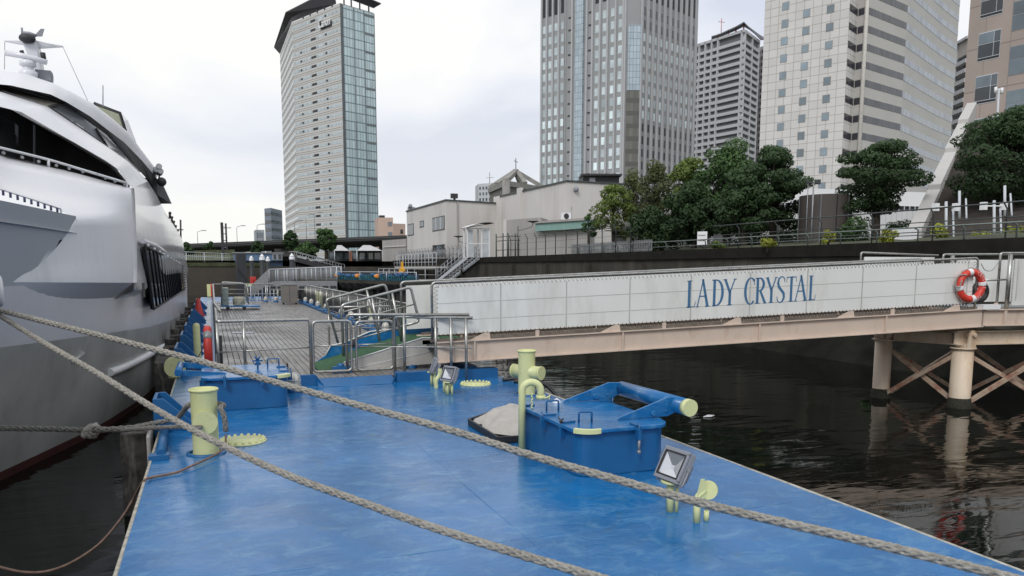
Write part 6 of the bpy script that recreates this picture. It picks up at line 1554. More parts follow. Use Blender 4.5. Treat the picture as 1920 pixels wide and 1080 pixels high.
# lower annex with green eave
a4, b4 = fp(946, 440, 66), fp(1105, 440, 58); z4 = zat(950, 413, 66); z5 = zat(1040, 424, 61)
t = thing('annex', 'lower grey-beige annex with a pale green copper eave in front of the blank building', 'annex', a4)
mid = a4.lerp(b4, .46)
MB().poly(GZ-.5, z4, ring([a4, mid, mid+V((2, 3, 0)), a4+V((2, 3, 0))])).build('wall', M['apt_grey'], t)
MB().poly(GZ-.5, z5, ring([mid, b4, b4+V((2, 3, 0)), mid+V((2, 3, 0))])).build('low_wall', M['apt_grey'], t)
mb = MB(); fbox(mb, mid, b4, -.1, (b4-mid).length+1.2, z5-.35, z5+.25, .0, .5); mb.build('copper_eave', M['copper'], t)
mb = MB(); fbox(mb, mid, b4, -.3, (b4-mid).length+1.4, z5+.25, z5+.42, -1.5, .65); mb.build('flat_roof', M['apt_grey'], t)
mb = MB(); fbox(mb, a4, b4, -.05, .35, GZ, z4+.05, 0, .1); mb.build('corner', M['apt_beige'], t)
p = onp(1072, 408, a4, V((-(b4-a4).y, (b4-a4).x, 0))); u_ = (p-a4).dot((b4-a4).normalized())
q = thing('air_conditioner', 'white air-conditioning unit on the annex roof against the blank beige building', 'air conditioner', (p.x, p.y, z5+.4))
mb = MB(); mb.box((p.x-.35, p.y+.8, z5+.42), (p.x+.35, p.y+1.2, z5+1.0)); mb.build('casing', M['white'], q); MB().cyl((p.x-.08, p.y+.78, z5+.72), (p.x-.08, p.y+.8, z5+.72), .22, 16).build('fan_grille', M['dark'], q)
MB().tube([(p.x+.4, p.y+.9, z5+.4), (p.x+.4, p.y+.9, z5+1.3), (p.x+.7, p.y+1.5, z5+1.5)], .05, 6).build('duct', M['galv'], q)
# --- pyramid-ribbed building behind
a, b, c = fp(918, 350, 118), fp(949, 350, 108), fp(1017, 350, 116)
zt = zat(949, 339, 108); zl = zat(949, 349, 108)
t = thing('pyramid_building', 'grey building crowned by an open pyramid of concrete ribs, behind the beige bank buildings', 'building', b)
pgm = mat('pyr', (.25, .245, .225), .85, var=.12, vs=.5, dirt=(.13, .125, .115), dirt_amt=.6, ds=.8)
d_ = c+(a-b)
MB().poly(3, zl, ring([a, b, c, d_])).build('wall', mat('pyr_wall', (.14, .14, .125), .85, var=.1, vs=.3), t)
MB().poly(zl, zt, ring(offs([a, b, c, d_], .25))).build('parapet', pgm, t)
cen = (a+b+c+d_)/4; ap = V((cen.x, cen.y, zat(966, 313, 112)))
for p in (a, b, c, d_, (b+c)/2, (a+b)/2):
    q = V((p.x, p.y, zt)); s = (ap-q).normalized(); w = V((-s.y, s.x, 0)).normalized()*.35
    MB().obox((q+ap)/2, (ap-q)/2, w, s.cross(w).normalized()*.3).build('rib', pgm, t)
mb = MB(); mb.cyl(ap, ap+V((0, 0, 1.9)), .06, 6); mb.tube([ap+V((-.3, 0, 1.5)), ap+V((.3, 0, 1.3))], .05, 4); mb.build('finial', M['rail_dark'], t)
MB().cyl((b.x, b.y, 3), (b.x, b.y, zt+.1), .6, 8).build('corner_column', pgm, t)
# --- walled yard, tents, small station building left of the beige building
a, b = fp(717, 470, 98), fp(762, 470, 92); zt = zat(720, 451, 98)
t = thing('yard_wall', 'pale concrete yard building with a ledge left of the windowed beige building', 'building', a)
MB().poly(3, zt, ring([a, b, b+V((3, 4, 0)), a+V((3, 4, 0))])).build('wall', M['apt_grey'], t)
mb = MB(); fbox(mb, a, b, .4, (b-a).length, zt-.9, zt-.8, 0, .12); mb.build('ledge', M['apt_beige'], t)
for (x0, x1, yt, yb, lb) in ((627, 655, 459, 470, 'white tent canopy on the far quay, left one'), (669, 717, 459, 470, 'white tent canopy on the far quay, right one beside the yard wall')):
    a, b = fp(x0, yb, 105), fp(x1, yb, 105); z0, z1 = zat(x0, yb, 105), zat(x0, yt, 105); m_ = (a+b)/2
    t = thing('tent', lb, 'tent', (a.x, a.y, 3.6), 'white tent canopies on the far quay')
    cs = [V((a.x, a.y, z0)), V((b.x, b.y, z0)), V((b.x+.6, b.y+4, z0)), V((a.x+.6, a.y+4, z0))]
    ri = [V((a.x*.65+b.x*.35, m_.y+2, z1)), V((a.x*.35+b.x*.65, m_.y+2, z1))]
    MB().add(cs+ri, [(0, 1, 5, 4), (1, 2, 5), (2, 3, 4, 5), (3, 0, 4), (0, 3, 2, 1)]).build('canopy', M['tent'], t)
    mb = MB()
    for p in cs: mb.cyl((p.x, p.y, 3.5), (p.x, p.y, z0), .06, 6)
    mb.each('pole', M['white_rail'], t)
a, b = fp(608, 470, 103), fp(614, 470, 103); tag(MB().poly(3, zat(608, 464, 103), ring([a, b, b+V((0, .6, 0)), a+V((0, .6, 0))])).build('pillar', M['conc_light']), 'pale concrete gate pillar on the far quay left of the tents', 'pillar')
a, b = fp(655, 470, 102), fp(660, 470, 102); tag(MB().poly(3, zat(655, 471, 102), ring([a, b, b+V((0, .5, 0)), a+V((0, .5, 0))])).build('pillar', M['plaza_brick']), 'brick-red gate pillar between the two white tents', 'pillar')
a, b = fp(612, 480, 108), fp(716, 480, 108)
t = thing('quay_arcade', 'dark low quay building in the shade under the elevated road, behind the tents', 'building', a)
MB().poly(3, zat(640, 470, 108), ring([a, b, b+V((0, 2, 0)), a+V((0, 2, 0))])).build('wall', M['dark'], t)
for k in range(7): mb = MB(); fbox(mb, a, b, .5+k*1.05, 1.3+k*1.05, 4.2, 5.1, 0, .06); mb.build('window', M['glass_mid'], t)
a, b = fp(345, 470, 120), fp(440, 470, 112); tag(MB().poly(3, zat(400, 469, 116), ring([a, b, b+V((0, 2, 0)), a+V((0, 2, 0))])).build('hedge', M['grass']), 'dark clipped hedge behind the pale railing at the far end', 'hedge')

# ------------------------------------------------------------------ canal side things on the right bank
# barbed security fence
def fence(pts, h, lb, m, sp_=1.5, curved=True, pick=None):
    t = thing('security_fence', lb, 'fence', pts[0]); n = 0
    mb = MB(); wires = MB()
    for a, b in zip(pts, pts[1:]):
        a, b = V(a), V(b); l = (b-a).length; k = int(l/sp_)
        for i in range(k+1):
            p = a.lerp(b, i/k); q = [p, p+V((0, 0, h*.82))]+([p+V((-.18, -.05, h))] if curved else [p+V((0, 0, h))])
            mb.tube(q, .03, 5)
            if pick:
                for j in range(1, 8): pp = a.lerp(b, (i+j/8)/k) if i < k else None; pp and wires.tube([pp, pp+V((0, 0, h*.8))], .012, 4)
        for f in (.3, .6, .8, .9, 1.): wires.tube([a+V((-.18*max(0, f-.82)/.18 if curved else 0, 0, h*f)), b+V((-.18*max(0, f-.82)/.18 if curved else 0, 0, h*f))], .008, 4)
    mb.each('post', m, t); wires.build('wires', m, t)
fence([(WX+.25, 53.5, WTOP), (WX+.25, 36, WTOP)], 1.5, 'dark barbed-wire fence with bent posts on the canal wall in front of the annex', M['rail_dark'])
fence([(WX+.3, 90, WTOP), (WX+.3, 61, WTOP)], 1.15, 'pale barred security fence with bent tops in front of the windowed beige building', M['galv'], 1.2, True, True)
t = thing('gate_cage', 'dark steel cage gate beside the roofed stair on the canal wall', 'gate', (WX+.3, 55, WTOP)); mb = MB()
for (x, y) in ((.2, 56.5), (.2, 55), (.2, 54), (1.2, 55), (1.2, 56.5)): mb.cyl((WX+x, y, WTOP), (WX+x, y, WTOP+1.75), .05, 6)
for z in (.5, 1.2, 1.5): mb.tube([(WX+.2, 56.5, WTOP+z), (WX+.2, 54, WTOP+z), (WX+1.2, 54, WTOP+z)], .03, 6)
mb.build('frame', M['rail_dark'], t)
for (px, y, h, lb) in ((880, 62, 1.9, 'thin lamp post with a flat curved arm behind the roofed stair'), (971, 50, 2.6, 'thin lamp post with a flat curved arm in front of the annex')):
    c = onx(px, 450, WX+.6); c.z = WTOP; tag(MB().cyl(c, c+V((0, 0, h-.4)), .035, 6).tube([c+V((0, 0, h-.75)), c+V((1.1 if px > 900 else -.95, 0, h-.45)), c+V((1.2 if px > 900 else -1.0, 0, h-.15))], .025, 6).lathe(c+V((1.2 if px > 900 else -1.0, 0, h-.15)), [(.06, 0), (.42, .1), (.42, .14), (.001, .16)], 12).build('lamp_post', M['rail_dark']), lb, 'lamp post')
# white roofed stair coming down the wall
p1, p0 = onx(895, 482, WX-.3), onx(845, 519, WX-.6)
t = thing('roofed_stair', 'white steel stair with a roofed gateway at its top, leading down the canal wall', 'stair', p0)
Y1, Y0 = p1.y, p1.y+8.5; Z1, Z0 = WTOP, 1.9
mb = MB()
for x in (WX-.15, WX-1.25): mb.prism([(x, Y1, Z1-.2), (x, Y0, Z0-.2), (x, Y0, Z0+.1), (x, Y1, Z1+.1)], (.05, 0, 0))
for k in range(14): f = k/13; mb.box((WX-1.2, Y1+(Y0-Y1)*f, Z1+(Z0-Z1)*f-.03), (WX-.15, Y1+(Y0-Y1)*f+.3, Z1+(Z0-Z1)*f))
mb.build('flight', M['white_rail'], t)
for x in (WX-.12, WX-1.22):
    mb = MB()
    for h in (.35, .7, 1.05): mb.tube([(x, Y1, Z1+h), (x, Y0, Z0+h)], .028, 6)
    for k in range(9): f = k/8; z = Z1+(Z0-Z1)*f; mb.cyl((x, Y1+(Y0-Y1)*f, z), (x, Y1+(Y0-Y1)*f, z+1.05), .022, 6)
    mb.build('handrail', M['white_rail'], t)
mb = MB()
for x in (WX-1.3, WX-.1, WX+.55):
    mb.box((x-.05, Y1-.55, Z1-.05), (x+.05, Y1-.45, Z1+2.35)); mb.box((x-.05, Y1+.35, Z1-.05), (x+.05, Y1+.45, Z1+2.3))
for z in (1.05, 2.25): mb.box((WX-1.3, Y1-.53, Z1+z), (WX+.55, Y1-.47, Z1+z+.07))
mb.build('gateway', M['white'], t)
mb = MB()
for (x0, x1) in ((-1.25, -.75), (-.2, .5)): mb.box((WX+x0, Y1-.515, Z1), (WX+x1, Y1-.485, Z1+1.05))
for (x0, x1) in ((-1.25, -.85), (.05, .5)): mb.box((WX+x0, Y1-.515, Z1+1.12), (WX+x1, Y1-.485, Z1+2.2))
mb.each('glass_panel', mat('frost', (.50, .53, .55), .3), t)
rows = [[V((WX-1.45+2.3*f, y, Z1+2.3+.42*math.sin(f*math.pi*.62))) for f in [k/8 for k in range(9)]] for y in (Y1-.9, Y1+.8)]
rows += [[p+V((0, 0, .05)) for p in r] for r in rows[::-1]]
MB().grid(rows, False, True).build('curved_roof', M['white'], t)
# white railed platforms at the foot
t = thing('platform', 'narrow white-railed platform along the canal wall left of the roofed stair', 'platform', (WX-1, 75, 3))
za = 3.15
MB().box((WX-1.3, Y0+.2, za-.15), (WX-.27, 85.5, za)).build('deck', M['conc_light'], t)
mb = MB(); rail_run(mb, (WX-1.3, Y0+.2, za), (WX-1.3, 85.5, za), 1.25, 13, .03, (.33, .66)); rail_run(mb, (WX-1.3, 85.5, za), (WX-.3, 85.5, za), 1.25, 1, .03, (.33, .66)); mb.build('railing', M['white_rail'], t)
t = thing('platform', 'lower white-railed landing at the foot of the roofed stair', 'platform', (WX-2, 66, 1.9))
MB().box((WX-3.4, Y0-.4, 1.75), (WX-.27, Y0+16, 1.88)).build('deck', M['conc'], t)
mb = MB(); rail_run(mb, (WX-3.4, Y0, 1.88), (WX-3.4, Y0+16, 1.88), 1.05, 6, .03, (.5,)); rail_run(mb, (WX-3.4, Y0, 1.88), (WX-1.4, Y0, 1.88), 1.05, 2, .03, (.5,)); mb.build('railing', M['white_rail'], t)
mb = MB()
for k in range(3): mb.box((WX-3.3, Y0+5+k*.9, 1.95), (WX-3.2, Y0+5.5+k*.9, 2.6))
mb.each('red_sign', M['red'], t)
# sheet-pile landing stage with painted barrier
sa, sb = ony(560, 529, 46), V(ony(805, 534, 33)); sa.z = sb.z = 0
t = thing('landing_stage', 'black ribbed sheet-pile landing stage behind the boarding ramp', 'landing stage', sa)
d = (sb-sa); l = d.length; d.normalize(); n = V((-d.y, d.x, 0)); zt = 2.28
mb = MB(); pts = []; k = 0; u = 0
while u < l:
    for (du, dn) in ((0, 0), (.22, 0), (.30, .16), (.52, .16)): p = sa+d*(u+du)-n*dn; pts.append((p.x, p.y))
    u += .6
mb.grid([[V((*p, -1)) for p in pts], [V((*p, zt)) for p in pts]], False); mb.build('sheet_piles', M['sheet_pile'], t)
mb = MB(); mb.prism([sa-n*.3+V((0, 0, zt)), sb-n*.3+V((0, 0, zt)), sb+n*3+V((0, 0, zt)), sa+n*3+V((0, 0, zt))], (0, 0, .12)); mb.build('deck', M['wall_dark'], t)
mb = MB()
for k in range(18): p = sa+d*(l*(k+.5)/18)-n*.25; mb.prism([p-n*.12+V((0, 0, zt-.3)), p-n*.34+V((0, 0, zt)), p+V((0, 0, zt)), p+V((0, 0, zt-.3))], d*.5)
mb.each('bracket', M['sheet_pile'], t)
# barrier with painted sea creatures
b0, b1 = onp(634, 512, sa, n), onp(785, 512, sa, n); b0.z = b1.z = 0
t = thing('painted_barrier', 'low barrier painted with blue waves, teal plants and orange fish on the landing stage', 'barrier', b0)
mb = MB(); mb.prism([b0-n*.1+V((0, 0, 2.41)), b1-n*.1+V((0, 0, 2.41)), b1+V((0, 0, 2.41)), b0+V((0, 0, 2.41))], (0, 0, .34)); mb.build('board', mat('navy_board', (.02, .05, .10), .6, var=.5, vs=3), t)
random.seed(21); A, B, C2, D2 = MB(), MB(), MB(), MB(); bl = (b1-b0).length
def bp(u, z): return b0+(b1-b0).normalized()*u-n*.13+V((0, 0, 2.41+z))
for k in range(46):
    u = (k+.5)/46*bl
    B.tube([bp(u+random.uniform(-.04, .04), .02+j*.045)+(b1-b0).normalized()*(.03*(-1)**j) for j in range(6)], .017, 4)
for k in range(26):
    u = random.uniform(.1, bl-.1); A.ball(bp(u, random.uniform(.22, .34)), random.uniform(.05, .11), 8, 5, (1.2, .3, .8))
for f in (.02, .30, .55): C2.ball(bp(bl*f+.1, .22), .13, 10, 6, (1.5, .3, .8)); C2.prism([bp(bl*f-.02, .22), bp(bl*f-.16, .30), bp(bl*f-.16, .14)], n*.05)
A.each('wave_motif', M['sky_blue'], t); B.each('plant_motif', M['teal'], t); C2.each('fish_motif', mat('fish', (.72, .28, .05), .6), t)
mb = MB(); mb.tube([bp(0, .42), bp(bl, .42)], .018, 6)
for k in range(4): mb.cyl(bp(bl*k/3, 0), bp(bl*k/3, .44), .02, 6)
mb.build('rail', M['white_rail'], t)
q = onp(754, 525, sa, n); q.z = 2.4
t = thing('marker_buoy', 'orange-yellow star-shaped marker standing at the end of the painted barrier', 'marker', q)
MB().cyl(q, q+V((0, 0, .25)), .03, 6).build('stem', M['yellow'], t)
MB().prism([q+d*x-n*.04+V((0, 0, z)) for x, z in ((-.10, .12), (-.03, .2), (.03, .2), (.10, .12), (.13, .3), (.10, .36), (.21, .5), (.20, .58), (.09, .58), (.04, .66), (.02, .92), (-.02, .92), (-.04, .66), (-.09, .58), (-.20, .58), (-.21, .5), (-.10, .36), (-.13, .3))], n*.10).build('body', M['yellow'], t)
# dark ramp stairs at the far quay
a, b = ony(556, 480, 84), ony(646, 504, 84)
t = thing('access_stair', 'dark sloping access stair with pale handrails down from the far quay', 'stair', a)
MB().prism([a+V((0, 0, -.1)), b+V((0, 0, -.1)), b+V((0, 0, -.6)), a+V((0, 0, -.6))], (0, 2, 0)).build('flight', M['dark'], t)
for o_ in (0, 2):
    mb = MB(); u = V((0, o_, 0)); mb.tube([a+u+V((-.6, 0, .45)), a+u+V((0, 0, .45)), b+u+V((0, 0, .45))], .045, 6); mb.tube([a+u+V((0, 0, .1)), b+u+V((0, 0, .1))], .03, 6)
    for k in range(9): p = a.lerp(b, k/8)+u; mb.cyl(p+V((0, 0, -.2)), p+V((0, 0, .45)), .03, 6)
    mb.build('handrail', M['galv'], t)
mb = MB(); c = ony(553, 500, 86); 
for k in range(16): mb.box((c.x+k*.28, 86, .5), (c.x+k*.28+.04, 86.05, 3.5-.09*k))
tag(mb.build('palisade', M['galv']), 'grey vertical palisade under the sloping access stair', 'fence')

# ------------------------------------------------------------------ right bank promenade: railings, big stair, parapet, drum, lamps
def wall_rail(x, y0, y1, z, h, n, lb, m, bent=True, mids=(.45,)):
    t = thing('railing', lb, 'railing', (x, y0, z))
    mb = MB(); dx = -.16 if bent else 0
    mb.tube([(x+dx, y0, z+h), (x+dx, y1, z+h)], .026, 6)
    for m_ in mids: mb.tube([(x, y0, z+h*m_), (x, y1, z+h*m_)], .018, 6)
    mb.build('rails', m, t); mb = MB()
    for k in range(n): y = y0+(y1-y0)*(k+.3)/n; mb.tube([(x, y, z), (x, y, z+h*.82), (x+dx, y, z+h)], .025, 6)
    mb.each('post', m, t)
wall_rail(WX+.12, 8, 43, WTOP, .42, 22, 'low grey-green railing with bent posts on top of the canal wall', M['rail_green'])
wall_rail(WX+1.6, 8, 30.5, WTOP+.05, 1.05, 9, 'taller dark railing set back behind the low one, in front of the shrubs', M['rail_dark'], True, (.3, .6))
# picket fence and sign
a_, b_ = onx(1072, 470, WX+.6), onx(1222, 462, WX+.6)
t = thing('picket_fence', 'pale grey picket fence with utility boxes behind it on the bank, left of the trees', 'fence', (WX+.6, a_.y, WTOP))
mb = MB(); y = b_.y
while y < a_.y: mb.box((WX+.58, y, WTOP-.05), (WX+.62, y+.05, WTOP+.62)); y += .17
mb.box((WX+.62, b_.y, WTOP+.1), (WX+.65, a_.y, WTOP+.16)); mb.box((WX+.62, b_.y, WTOP+.5), (WX+.65, a_.y, WTOP+.55)); mb.build('pickets', M['galv'], t)
mb = MB()
for f in (.3, .55, .8): y = b_.y+(a_.y-b_.y)*f; mb.box((WX+.75, y, WTOP-.05), (WX+1.1, y+.6, WTOP+.45))
mb.each('utility_box', M['white_rail'], t)
c = onx(1318, 450, WX+.9); t = thing('notice_sign', 'small white notice board on the railing in front of the dark trees', 'sign', (c.x, c.y, WTOP))
MB().cyl((c.x, c.y, WTOP), (c.x, c.y, WTOP+.95), .03, 6).build('post', M['rail_dark'], t)
mb = MB(); mb.prism([(c.x-.2, c.y+.17, WTOP+.22), (c.x+.1, c.y-.17, WTOP+.22), (c.x+.1, c.y-.17, WTOP+.85), (c.x-.2, c.y+.17, WTOP+.85)], (.03, .02, 0)); mb.build('board', M['white'], t)
mb = MB()
for k in range(4): mb.prism([(c.x-.19, c.y+.12, WTOP+.68-k*.12), (c.x+.05, c.y-.14, WTOP+.68-k*.12), (c.x+.05, c.y-.14, WTOP+.70-k*.12), (c.x-.19, c.y+.12, WTOP+.70-k*.12)], (-.012, -.01, 0)) if k % 2 == 0 else None
mb.build('text_lines', M['galv'], t)
# rising planted bank behind the promenade
rows = []; random.seed(2)
for (dx, z) in ((1.5, 3.84), (3, 4.0), (7, 4.3), (12, 4.6), (20, 4.9), (40, 5.2)):
    rows.append([(WX+dx, y, z+random.uniform(-.12, .12)) for y in range(2, 52, 2)])
tag(MB().grid(rows).build('planted_bank', M['soil']), kind='structure')
# round concrete drum
c = dep(1546, 410, 37); t = thing('vent_drum', 'big tan round concrete vent drum with dark joints between the trees', 'concrete drum', (c.x, c.y, 4))
z1 = dep(1546, 368, 37).z; rr = 46/1440*37
MB().lathe((c.x, c.y, 3.8), [(rr, 0), (rr, z1-3.8), (rr-.12, z1-3.8), (rr-.12, z1-4.2), (.001, z1-4.2)], 40, False).build('shell', M['tan_conc'], t)
for k in range(7): a = R(150+k*34); MB().box((c.x+(rr+.01)*math.cos(a)-.02, c.y+(rr+.01)*math.sin(a)-.02, 3.8), (c.x+(rr+.01)*math.cos(a)+.02, c.y+(rr+.01)*math.sin(a)+.02, z1-.02)).build('joint_strip', M['dark'] if k % 2 else M['galv'], t)
for (dx, lb) in ((-.75, 'slim aerial mast'), (-.3, 'x')):
    pass
b = dep(1521, 440, 35); t = thing('utility_mast', 'pair of slim grey poles with small lamps in front of the round concrete drum', 'pole', (b.x, b.y, 4))
h = dep(1521, 340, 35).z
MB().cyl((b.x, b.y, 3.9), (b.x, b.y, h), .035, 6).cyl((b.x-.22, b.y+.1, 3.9), (b.x-.22, b.y+.1, h), .02, 6).build('pole', M['galv'], t)
MB().tube([(b.x-.35, b.y, h-.1), (b.x+.3, b.y, h-.1)], .03, 6).box((b.x+.2, b.y-.05, h-.15), (b.x+.36, b.y+.07, h+.06)).box((b.x-.4, b.y-.05, h-.12), (b.x-.28, b.y+.05, h+.02)).build('lamp', M['rail_dark'], t)
# the big stair with its white stepped parapet
t = thing('grand_stair', 'broad dark stone stair climbing to the right behind a white stepped parapet', 'stair', fp(1700, 440, 33))
s0, s1 = dep(1700, 445, 32), dep(1800, 225, 47)
dirh = V((s1.x-s0.x, s1.y-s0.y, 0)); rl_ = dirh.length; dirh.normalize(); rt = V((dirh.y, -dirh.x, 0)); slope = (s1.z-s0.z)/rl_
mb = MB(); ns = 44; wv = 22
for k in range(ns):
    u0 = rl_*k/ns; p = V((s0.x, s0.y, 0))+dirh*u0+rt*.5; zz = s0.z-.3+slope*(u0+rl_/ns)
    q = [p, p+rt*wv, p+rt*wv+dirh*(rl_/ns), p+dirh*(rl_/ns)]; mb.prism([V((v.x, v.y, 3.0)) for v in q], (0, 0, zz-3.0))
mb.build('steps', mat('stair_stone', (.060, .052, .045), .85, var=.3, vs=2), t)
lens = [(0, .30), (.30, .62), (.62, .93), (.93, 1.2)]
for (a, b) in lens:
    A_, B_ = V((s0.x, s0.y, 0))+dirh*rl_*a, V((s0.x, s0.y, 0))+dirh*rl_*b
    za, zb = s0.z+slope*rl_*a+(.35 if a else .35), s0.z+slope*rl_*b+.12
    mb = MB(); mb.prism([V((A_.x, A_.y, za-1.0)), V((B_.x, B_.y, zb-1.0)), V((B_.x, B_.y, zb)), V((A_.x, A_.y, za))], rt*.55); mb.build('parapet', M['para'], t, bevel=.03)
p = dep(1697, 446, 31.5); MB().box((p.x-.4, p.y-.3, 3.8), (p.x+.35, p.y+.3, p.z+.35)).build('plinth', M['white'], t)
# white tubular lamps on the stair
def stair_lamp(x, yb, yt, D_, lb, boxes=True):
    b, h = dep(x, yb, D_), dep(x, yt, D_); t = thing('stair_lamp', lb, 'lamp post', b, 'white tube lamps standing on the broad stair')
    MB().cyl(b, h, .048, 10).build('post', M['white_rail'], t)
    MB().tube([b+rt*.9+V((0, 0, .0)), h+rt*.95+V((0, 0, -.1))] if 0 else [b+V((.25, -.1, 0)), h+V((.75, .3, -.25))], .035, 8).build('strut', M['white_rail'], t)
    if boxes:
        mb = MB()
        for s in (-1, 1): mb.box((h.x+s*.36-.09, h.y-.09-s*.12, h.z-.34), (h.x+s*.36+.09, h.y+.09-s*.12, h.z-.06))
        mb.tube([h+V((-.36, .12, -.2)), h+V((.36, -.12, -.2))], .03, 6); mb.build('lamp_box', M['white'], t)
stair_lamp(1774, 445, 378, 28, 'white tube lamp with two square heads, left one on the broad stair')
stair_lamp(1799, 410, 358, 29.5, 'slim white tube post behind the left lamp on the broad stair', False)
stair_lamp(1864, 448, 376, 28, 'white tube lamp with two square heads, right one on the broad stair')
stair_lamp(1884, 405, 348, 29.5, 'slim white tube post behind the right lamp on the broad stair', False)
stair_lamp(1904, 340, 290, 46, 'white tube post glimpsed high up in the tree at the right edge', False)
b, h = dep(1873, 220, 56), dep(1873, 166, 56); t = thing('lamp_post', 'white lamp post with two lantern heads at the top of the broad stair', 'lamp post', b)
MB().cyl(b+V((0, 0, -4)), h, .07, 8).build('post', M['white_rail'], t); mb = MB(); mb.tube([h+V((-.3, 0, -.1)), h+V((.3, 0, -.1))], .04, 6)
for s in (-.32, .32): mb.cyl(h+V((s, 0, -.35)), h+V((s, 0, .08)), .1, 8)
mb.build('lantern', M['white'], t)
b = dep(1318, 470, 30)
# ------------------------------------------------------------------ trees
def leaves(name, clumps, n, size, m, parent, seed, flat=.55):
    rnd = random.Random(seed); vs = []; fs = []; col = []
    tot = sum(c[1]**2 for c in clumps)
    for (c, r, tone) in clumps:
        k = max(8, int(n*r*r/tot))
        for _ in range(k):
            while True:
                a = V((rnd.uniform(-1, 1), rnd.uniform(-1, 1), rnd.uniform(-1, 1)))
                if .05 < a.length < 1: break
            a = a.normalized()*(a.length**.45)
            p = c+V((a.x*r, a.y*r, a.z*r*flat))
            nrm = (a+V((rnd.uniform(-.8, .8), rnd.uniform(-.8, .8), rnd.uniform(-.3, 1.1)))).normalized()
            t1 = nrm.orthogonal().normalized(); an = rnd.uniform(0, 6.28); t2 = nrm.cross(t1)
            u = t1*math.cos(an)+t2*math.sin(an); w = nrm.cross(u); s = size*rnd.uniform(.6, 1.35)
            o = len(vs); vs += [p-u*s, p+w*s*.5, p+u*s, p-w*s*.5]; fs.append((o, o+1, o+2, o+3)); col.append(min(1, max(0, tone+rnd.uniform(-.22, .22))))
    me = bpy.data.meshes.new(name); o0 = ORIG[parent.name]; me.from_pydata([tuple(v-o0) for v in vs], [], fs)
    at = me.attributes.new('leaf', 'FLOAT', 'FACE'); at.data.foreach_set('value', col)
    me.materials.append(m); o = bpy.data.objects.new(name, me); COL.objects.link(o); o.parent = parent; return o
def tree(px, yb, yt, hw, D_, lb, leaf, n=5000, size=.10, seed=1, layers=5, trunk=.16, base=None, flat=.5, cut=.28, group=None, species='tree', cl=None, tw=.0, shape=1.):
    """px: centre, yb/yt: foot and top, hw: half crown width (all measured on the photograph), D_: distance in metres"""
    rnd = random.Random(seed); b = dep(px, yb, D_); h = dep(px, yt, D_).z-b.z; W = hw/1440*D_
    t = thing(species, lb, 'tree', b, group)
    mb = MB(); limbs = []; th = h*(cut+.12)
    lean = V((rnd.uniform(-.1, .1)*W+tw, rnd.uniform(-.1, .1)*W, 0))
    top = b+lean+V((0, 0, th)); mb.tube(smooth_path([b+V((0, 0, -.4)), b+lean*.4+V((0, 0, th*.5)), top], 4), [trunk*1.3-.35*trunk*i/8 for i in range(9)], 8)
    clumps = []
    nb = cl or 26
    for i in range(nb):
        f = (i+.5)/nb; lv = f**.8
        zc_ = h*(cut+.06)+(h*(.94-cut-.06))*lv
        prof = math.sin(math.pi*min(1, (.18+.72*lv)))**.7*shape if shape else 1
        ang = i*2.399+rnd.uniform(-.3, .3); rad = W*prof*rnd.choice((.80, .72, .45, .62, .22))*(1-.55*max(0, lv-.75)/.25)
        c = b+lean+V((rad*math.cos(ang), rad*math.sin(ang)*.9, zc_+rnd.uniform(-.05, .05)*h))
        r = W*rnd.uniform(.28, .46)*(1-.22*lv)
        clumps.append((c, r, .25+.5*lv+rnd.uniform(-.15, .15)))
        s = top.lerp(b+lean+V((0, 0, zc_*.8)), .5); mid = s.lerp(c, .5)+V((0, 0, -.1*W))
        mb.tube([s, mid, c], [trunk*.42, trunk*.25, trunk*.08], 5)
    mb.build('trunk', M['bark'], t)
    leaves('crown', clumps, n, size, leaf, t, seed+100, flat)
    return t
D1, M1, LM, BR = M['leaf_dark'], M['leaf_mid'], M['leaf_lime'], M['leaf_brown']
G_ = 'trees on the right bank'
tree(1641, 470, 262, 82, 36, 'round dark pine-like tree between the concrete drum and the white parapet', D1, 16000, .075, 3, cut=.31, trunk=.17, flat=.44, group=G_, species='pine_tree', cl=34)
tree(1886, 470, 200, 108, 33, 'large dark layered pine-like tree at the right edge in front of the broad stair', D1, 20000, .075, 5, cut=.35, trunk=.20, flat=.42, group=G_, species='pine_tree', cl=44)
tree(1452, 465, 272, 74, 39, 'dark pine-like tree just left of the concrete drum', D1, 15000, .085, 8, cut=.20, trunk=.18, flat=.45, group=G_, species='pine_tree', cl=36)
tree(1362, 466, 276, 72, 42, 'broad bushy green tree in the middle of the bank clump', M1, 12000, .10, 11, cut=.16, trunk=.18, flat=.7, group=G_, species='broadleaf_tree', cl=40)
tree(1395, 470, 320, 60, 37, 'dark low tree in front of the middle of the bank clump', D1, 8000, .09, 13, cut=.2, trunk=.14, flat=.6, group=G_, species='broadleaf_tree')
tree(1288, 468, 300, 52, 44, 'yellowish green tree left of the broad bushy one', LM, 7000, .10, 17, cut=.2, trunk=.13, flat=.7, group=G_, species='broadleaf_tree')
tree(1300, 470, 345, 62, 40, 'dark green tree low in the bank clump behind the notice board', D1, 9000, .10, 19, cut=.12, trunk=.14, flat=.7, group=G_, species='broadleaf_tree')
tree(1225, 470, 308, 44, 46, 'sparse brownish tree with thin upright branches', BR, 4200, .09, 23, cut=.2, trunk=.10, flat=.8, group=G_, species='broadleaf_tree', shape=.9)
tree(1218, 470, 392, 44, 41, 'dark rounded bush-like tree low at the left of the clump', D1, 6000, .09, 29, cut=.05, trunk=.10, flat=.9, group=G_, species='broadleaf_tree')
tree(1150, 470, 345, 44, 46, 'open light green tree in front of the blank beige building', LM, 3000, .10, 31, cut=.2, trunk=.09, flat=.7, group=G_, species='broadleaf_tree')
tree(1185, 470, 318, 34, 49, 'thin sparse tree with reddish-green leaves behind the open light green one', BR, 2400, .09, 33, cut=.3, trunk=.08, flat=.8, group=G_, species='broadleaf_tree')
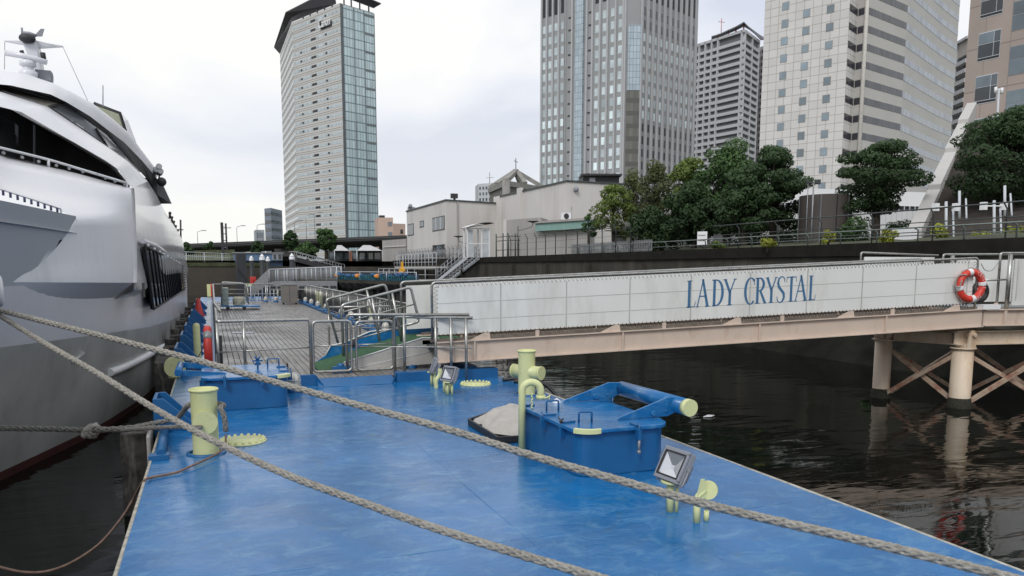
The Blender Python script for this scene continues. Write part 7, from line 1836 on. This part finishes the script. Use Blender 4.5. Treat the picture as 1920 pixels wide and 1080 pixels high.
tree(1103, 470, 398, 18, 47, 'small pruned tree at the left end of the clump, against the annex', M1, 700, .08, 35, cut=.35, trunk=.06, flat=.7, group=G_, species='broadleaf_tree', cl=9)
GF = 'small street trees in front of the elevated road'
tree(612, 480, 428, 20, 100, 'dark street tree in front of the foot of the canopy-roofed tower', M1, 2200, .25, 41, cut=.2, trunk=.18, flat=.7, group=GF, species='street_tree', cl=16)
tree(547, 480, 432, 15, 100, 'smaller street tree at the left foot of the canopy-roofed tower', D1, 1500, .25, 43, cut=.2, trunk=.15, flat=.8, group=GF, species='street_tree', cl=12)
tree(577, 485, 455, 24, 98, 'low spreading street tree under the elevated road, beside the access stair', M1, 1800, .24, 45, cut=.1, trunk=.15, flat=.6, group=GF, species='street_tree', cl=12)
tree(483, 482, 452, 13, 120, 'dark tree under the elevated road behind the blue shed', D1, 900, .25, 47, cut=.1, trunk=.15, flat=.9, group=GF, species='street_tree', cl=9)
tree(396, 482, 454, 12, 118, 'dark tree under the elevated road behind the pale railing', D1, 900, .25, 49, cut=.1, trunk=.15, flat=.9, group=GF, species='street_tree', cl=9)
tree(350, 485, 458, 14, 104, 'dark green bush on the embankment right beside the ship stern', D1, 900, .25, 51, cut=.02, trunk=.15, flat=1, group=GF, species='street_tree', cl=9)
# shrubs behind the railing
def shrub(px, yb, yt, hw, D_, lb, leaf, n, seed, size=.06):
    rnd = random.Random(seed); b = dep(px, yb, D_); h = dep(px, yt, D_).z-b.z; W = hw/1440*D_
    t = thing('shrub', lb, 'shrub', b, 'shrubs behind the promenade railing')
    mb = MB()
    for k in range(5): mb.tube([b+V((rnd.uniform(-.1, .1), 0, -.3)), b+V((rnd.uniform(-W, W)*.6, rnd.uniform(-W, W)*.5, h*.7))], [.02, .008], 5)
    mb.build('stem', M['bark'], t)
    cl = [(b+V((rnd.uniform(-W, W)*.7, rnd.uniform(-W, W)*.6, h*rnd.uniform(.2, .8))), max(.12, min(W, h)*rnd.uniform(.3, .5)), rnd.uniform(.2, .8)) for _ in range(12)]
    leaves('foliage', cl, n, size, leaf, t, seed, .9)
YL = M['leaf_yellow']
for i, a in enumerate(((1552, 458, 430, 12, 30, 'yellow-green shrub in front of the concrete drum', YL, 900), (1665, 460, 428, 15, 29, 'yellow-green shrub just left of the white parapet plinth', YL, 1000), (1762, 455, 418, 18, 28, 'yellow-green shrub at the foot of the left stair lamp', YL, 1200),
    (1600, 462, 405, 45, 36, 'dark green hedge-like shrub right of the concrete drum', M1, 2600), (1685, 462, 412, 30, 38, 'dark green shrub under the round pine-like tree', M1, 1800), (1810, 458, 424, 40, 34, 'dark green shrub behind the left stair lamp', D1, 2200), (1485, 466, 415, 40, 42, 'dark green shrub left of the drum, under the pine-like tree', D1, 2400),
    (1915, 446, 425, 25, 27, 'small shrub at the right edge behind the railing', YL, 700), (1425, 470, 425, 50, 40, 'dark green shrub mass under the bank clump, left of the drum', D1, 2600), (1600, 398, 365, 30, 60, 'mid green shrub on the podium edge between the drum and the round tree', M1, 1200), (1440, 463, 448, 12, 30, 'small yellow-green plant behind the low railing', YL, 500), (1345, 466, 452, 14, 34, 'small leafy plant behind the low railing by the notice board', LM, 500), (1840, 450, 436, 16, 27, 'low yellow-green plant left of the right stair lamp', YL, 500), (1250, 466, 430, 30, 41, 'dark shrub at the foot of the bank clump', D1, 1500))):
    shrub(*a, seed=60+i)
c = onx(1640, 612, 18.9); t = thing('wall_plant', 'green plant hanging on the dark stone slope below the gangway', 'plant', c)
MB().tube([c, c+V((-.1, 0, .1))], .02, 5).build('stem', M['bark'], t)
leaves('foliage', [(c+V((-.15+.1*k, .2*(k-1), -.05*k)), .24, .7) for k in range(3)], 500, .06, M['leaf_mid'], t, 99, .7)
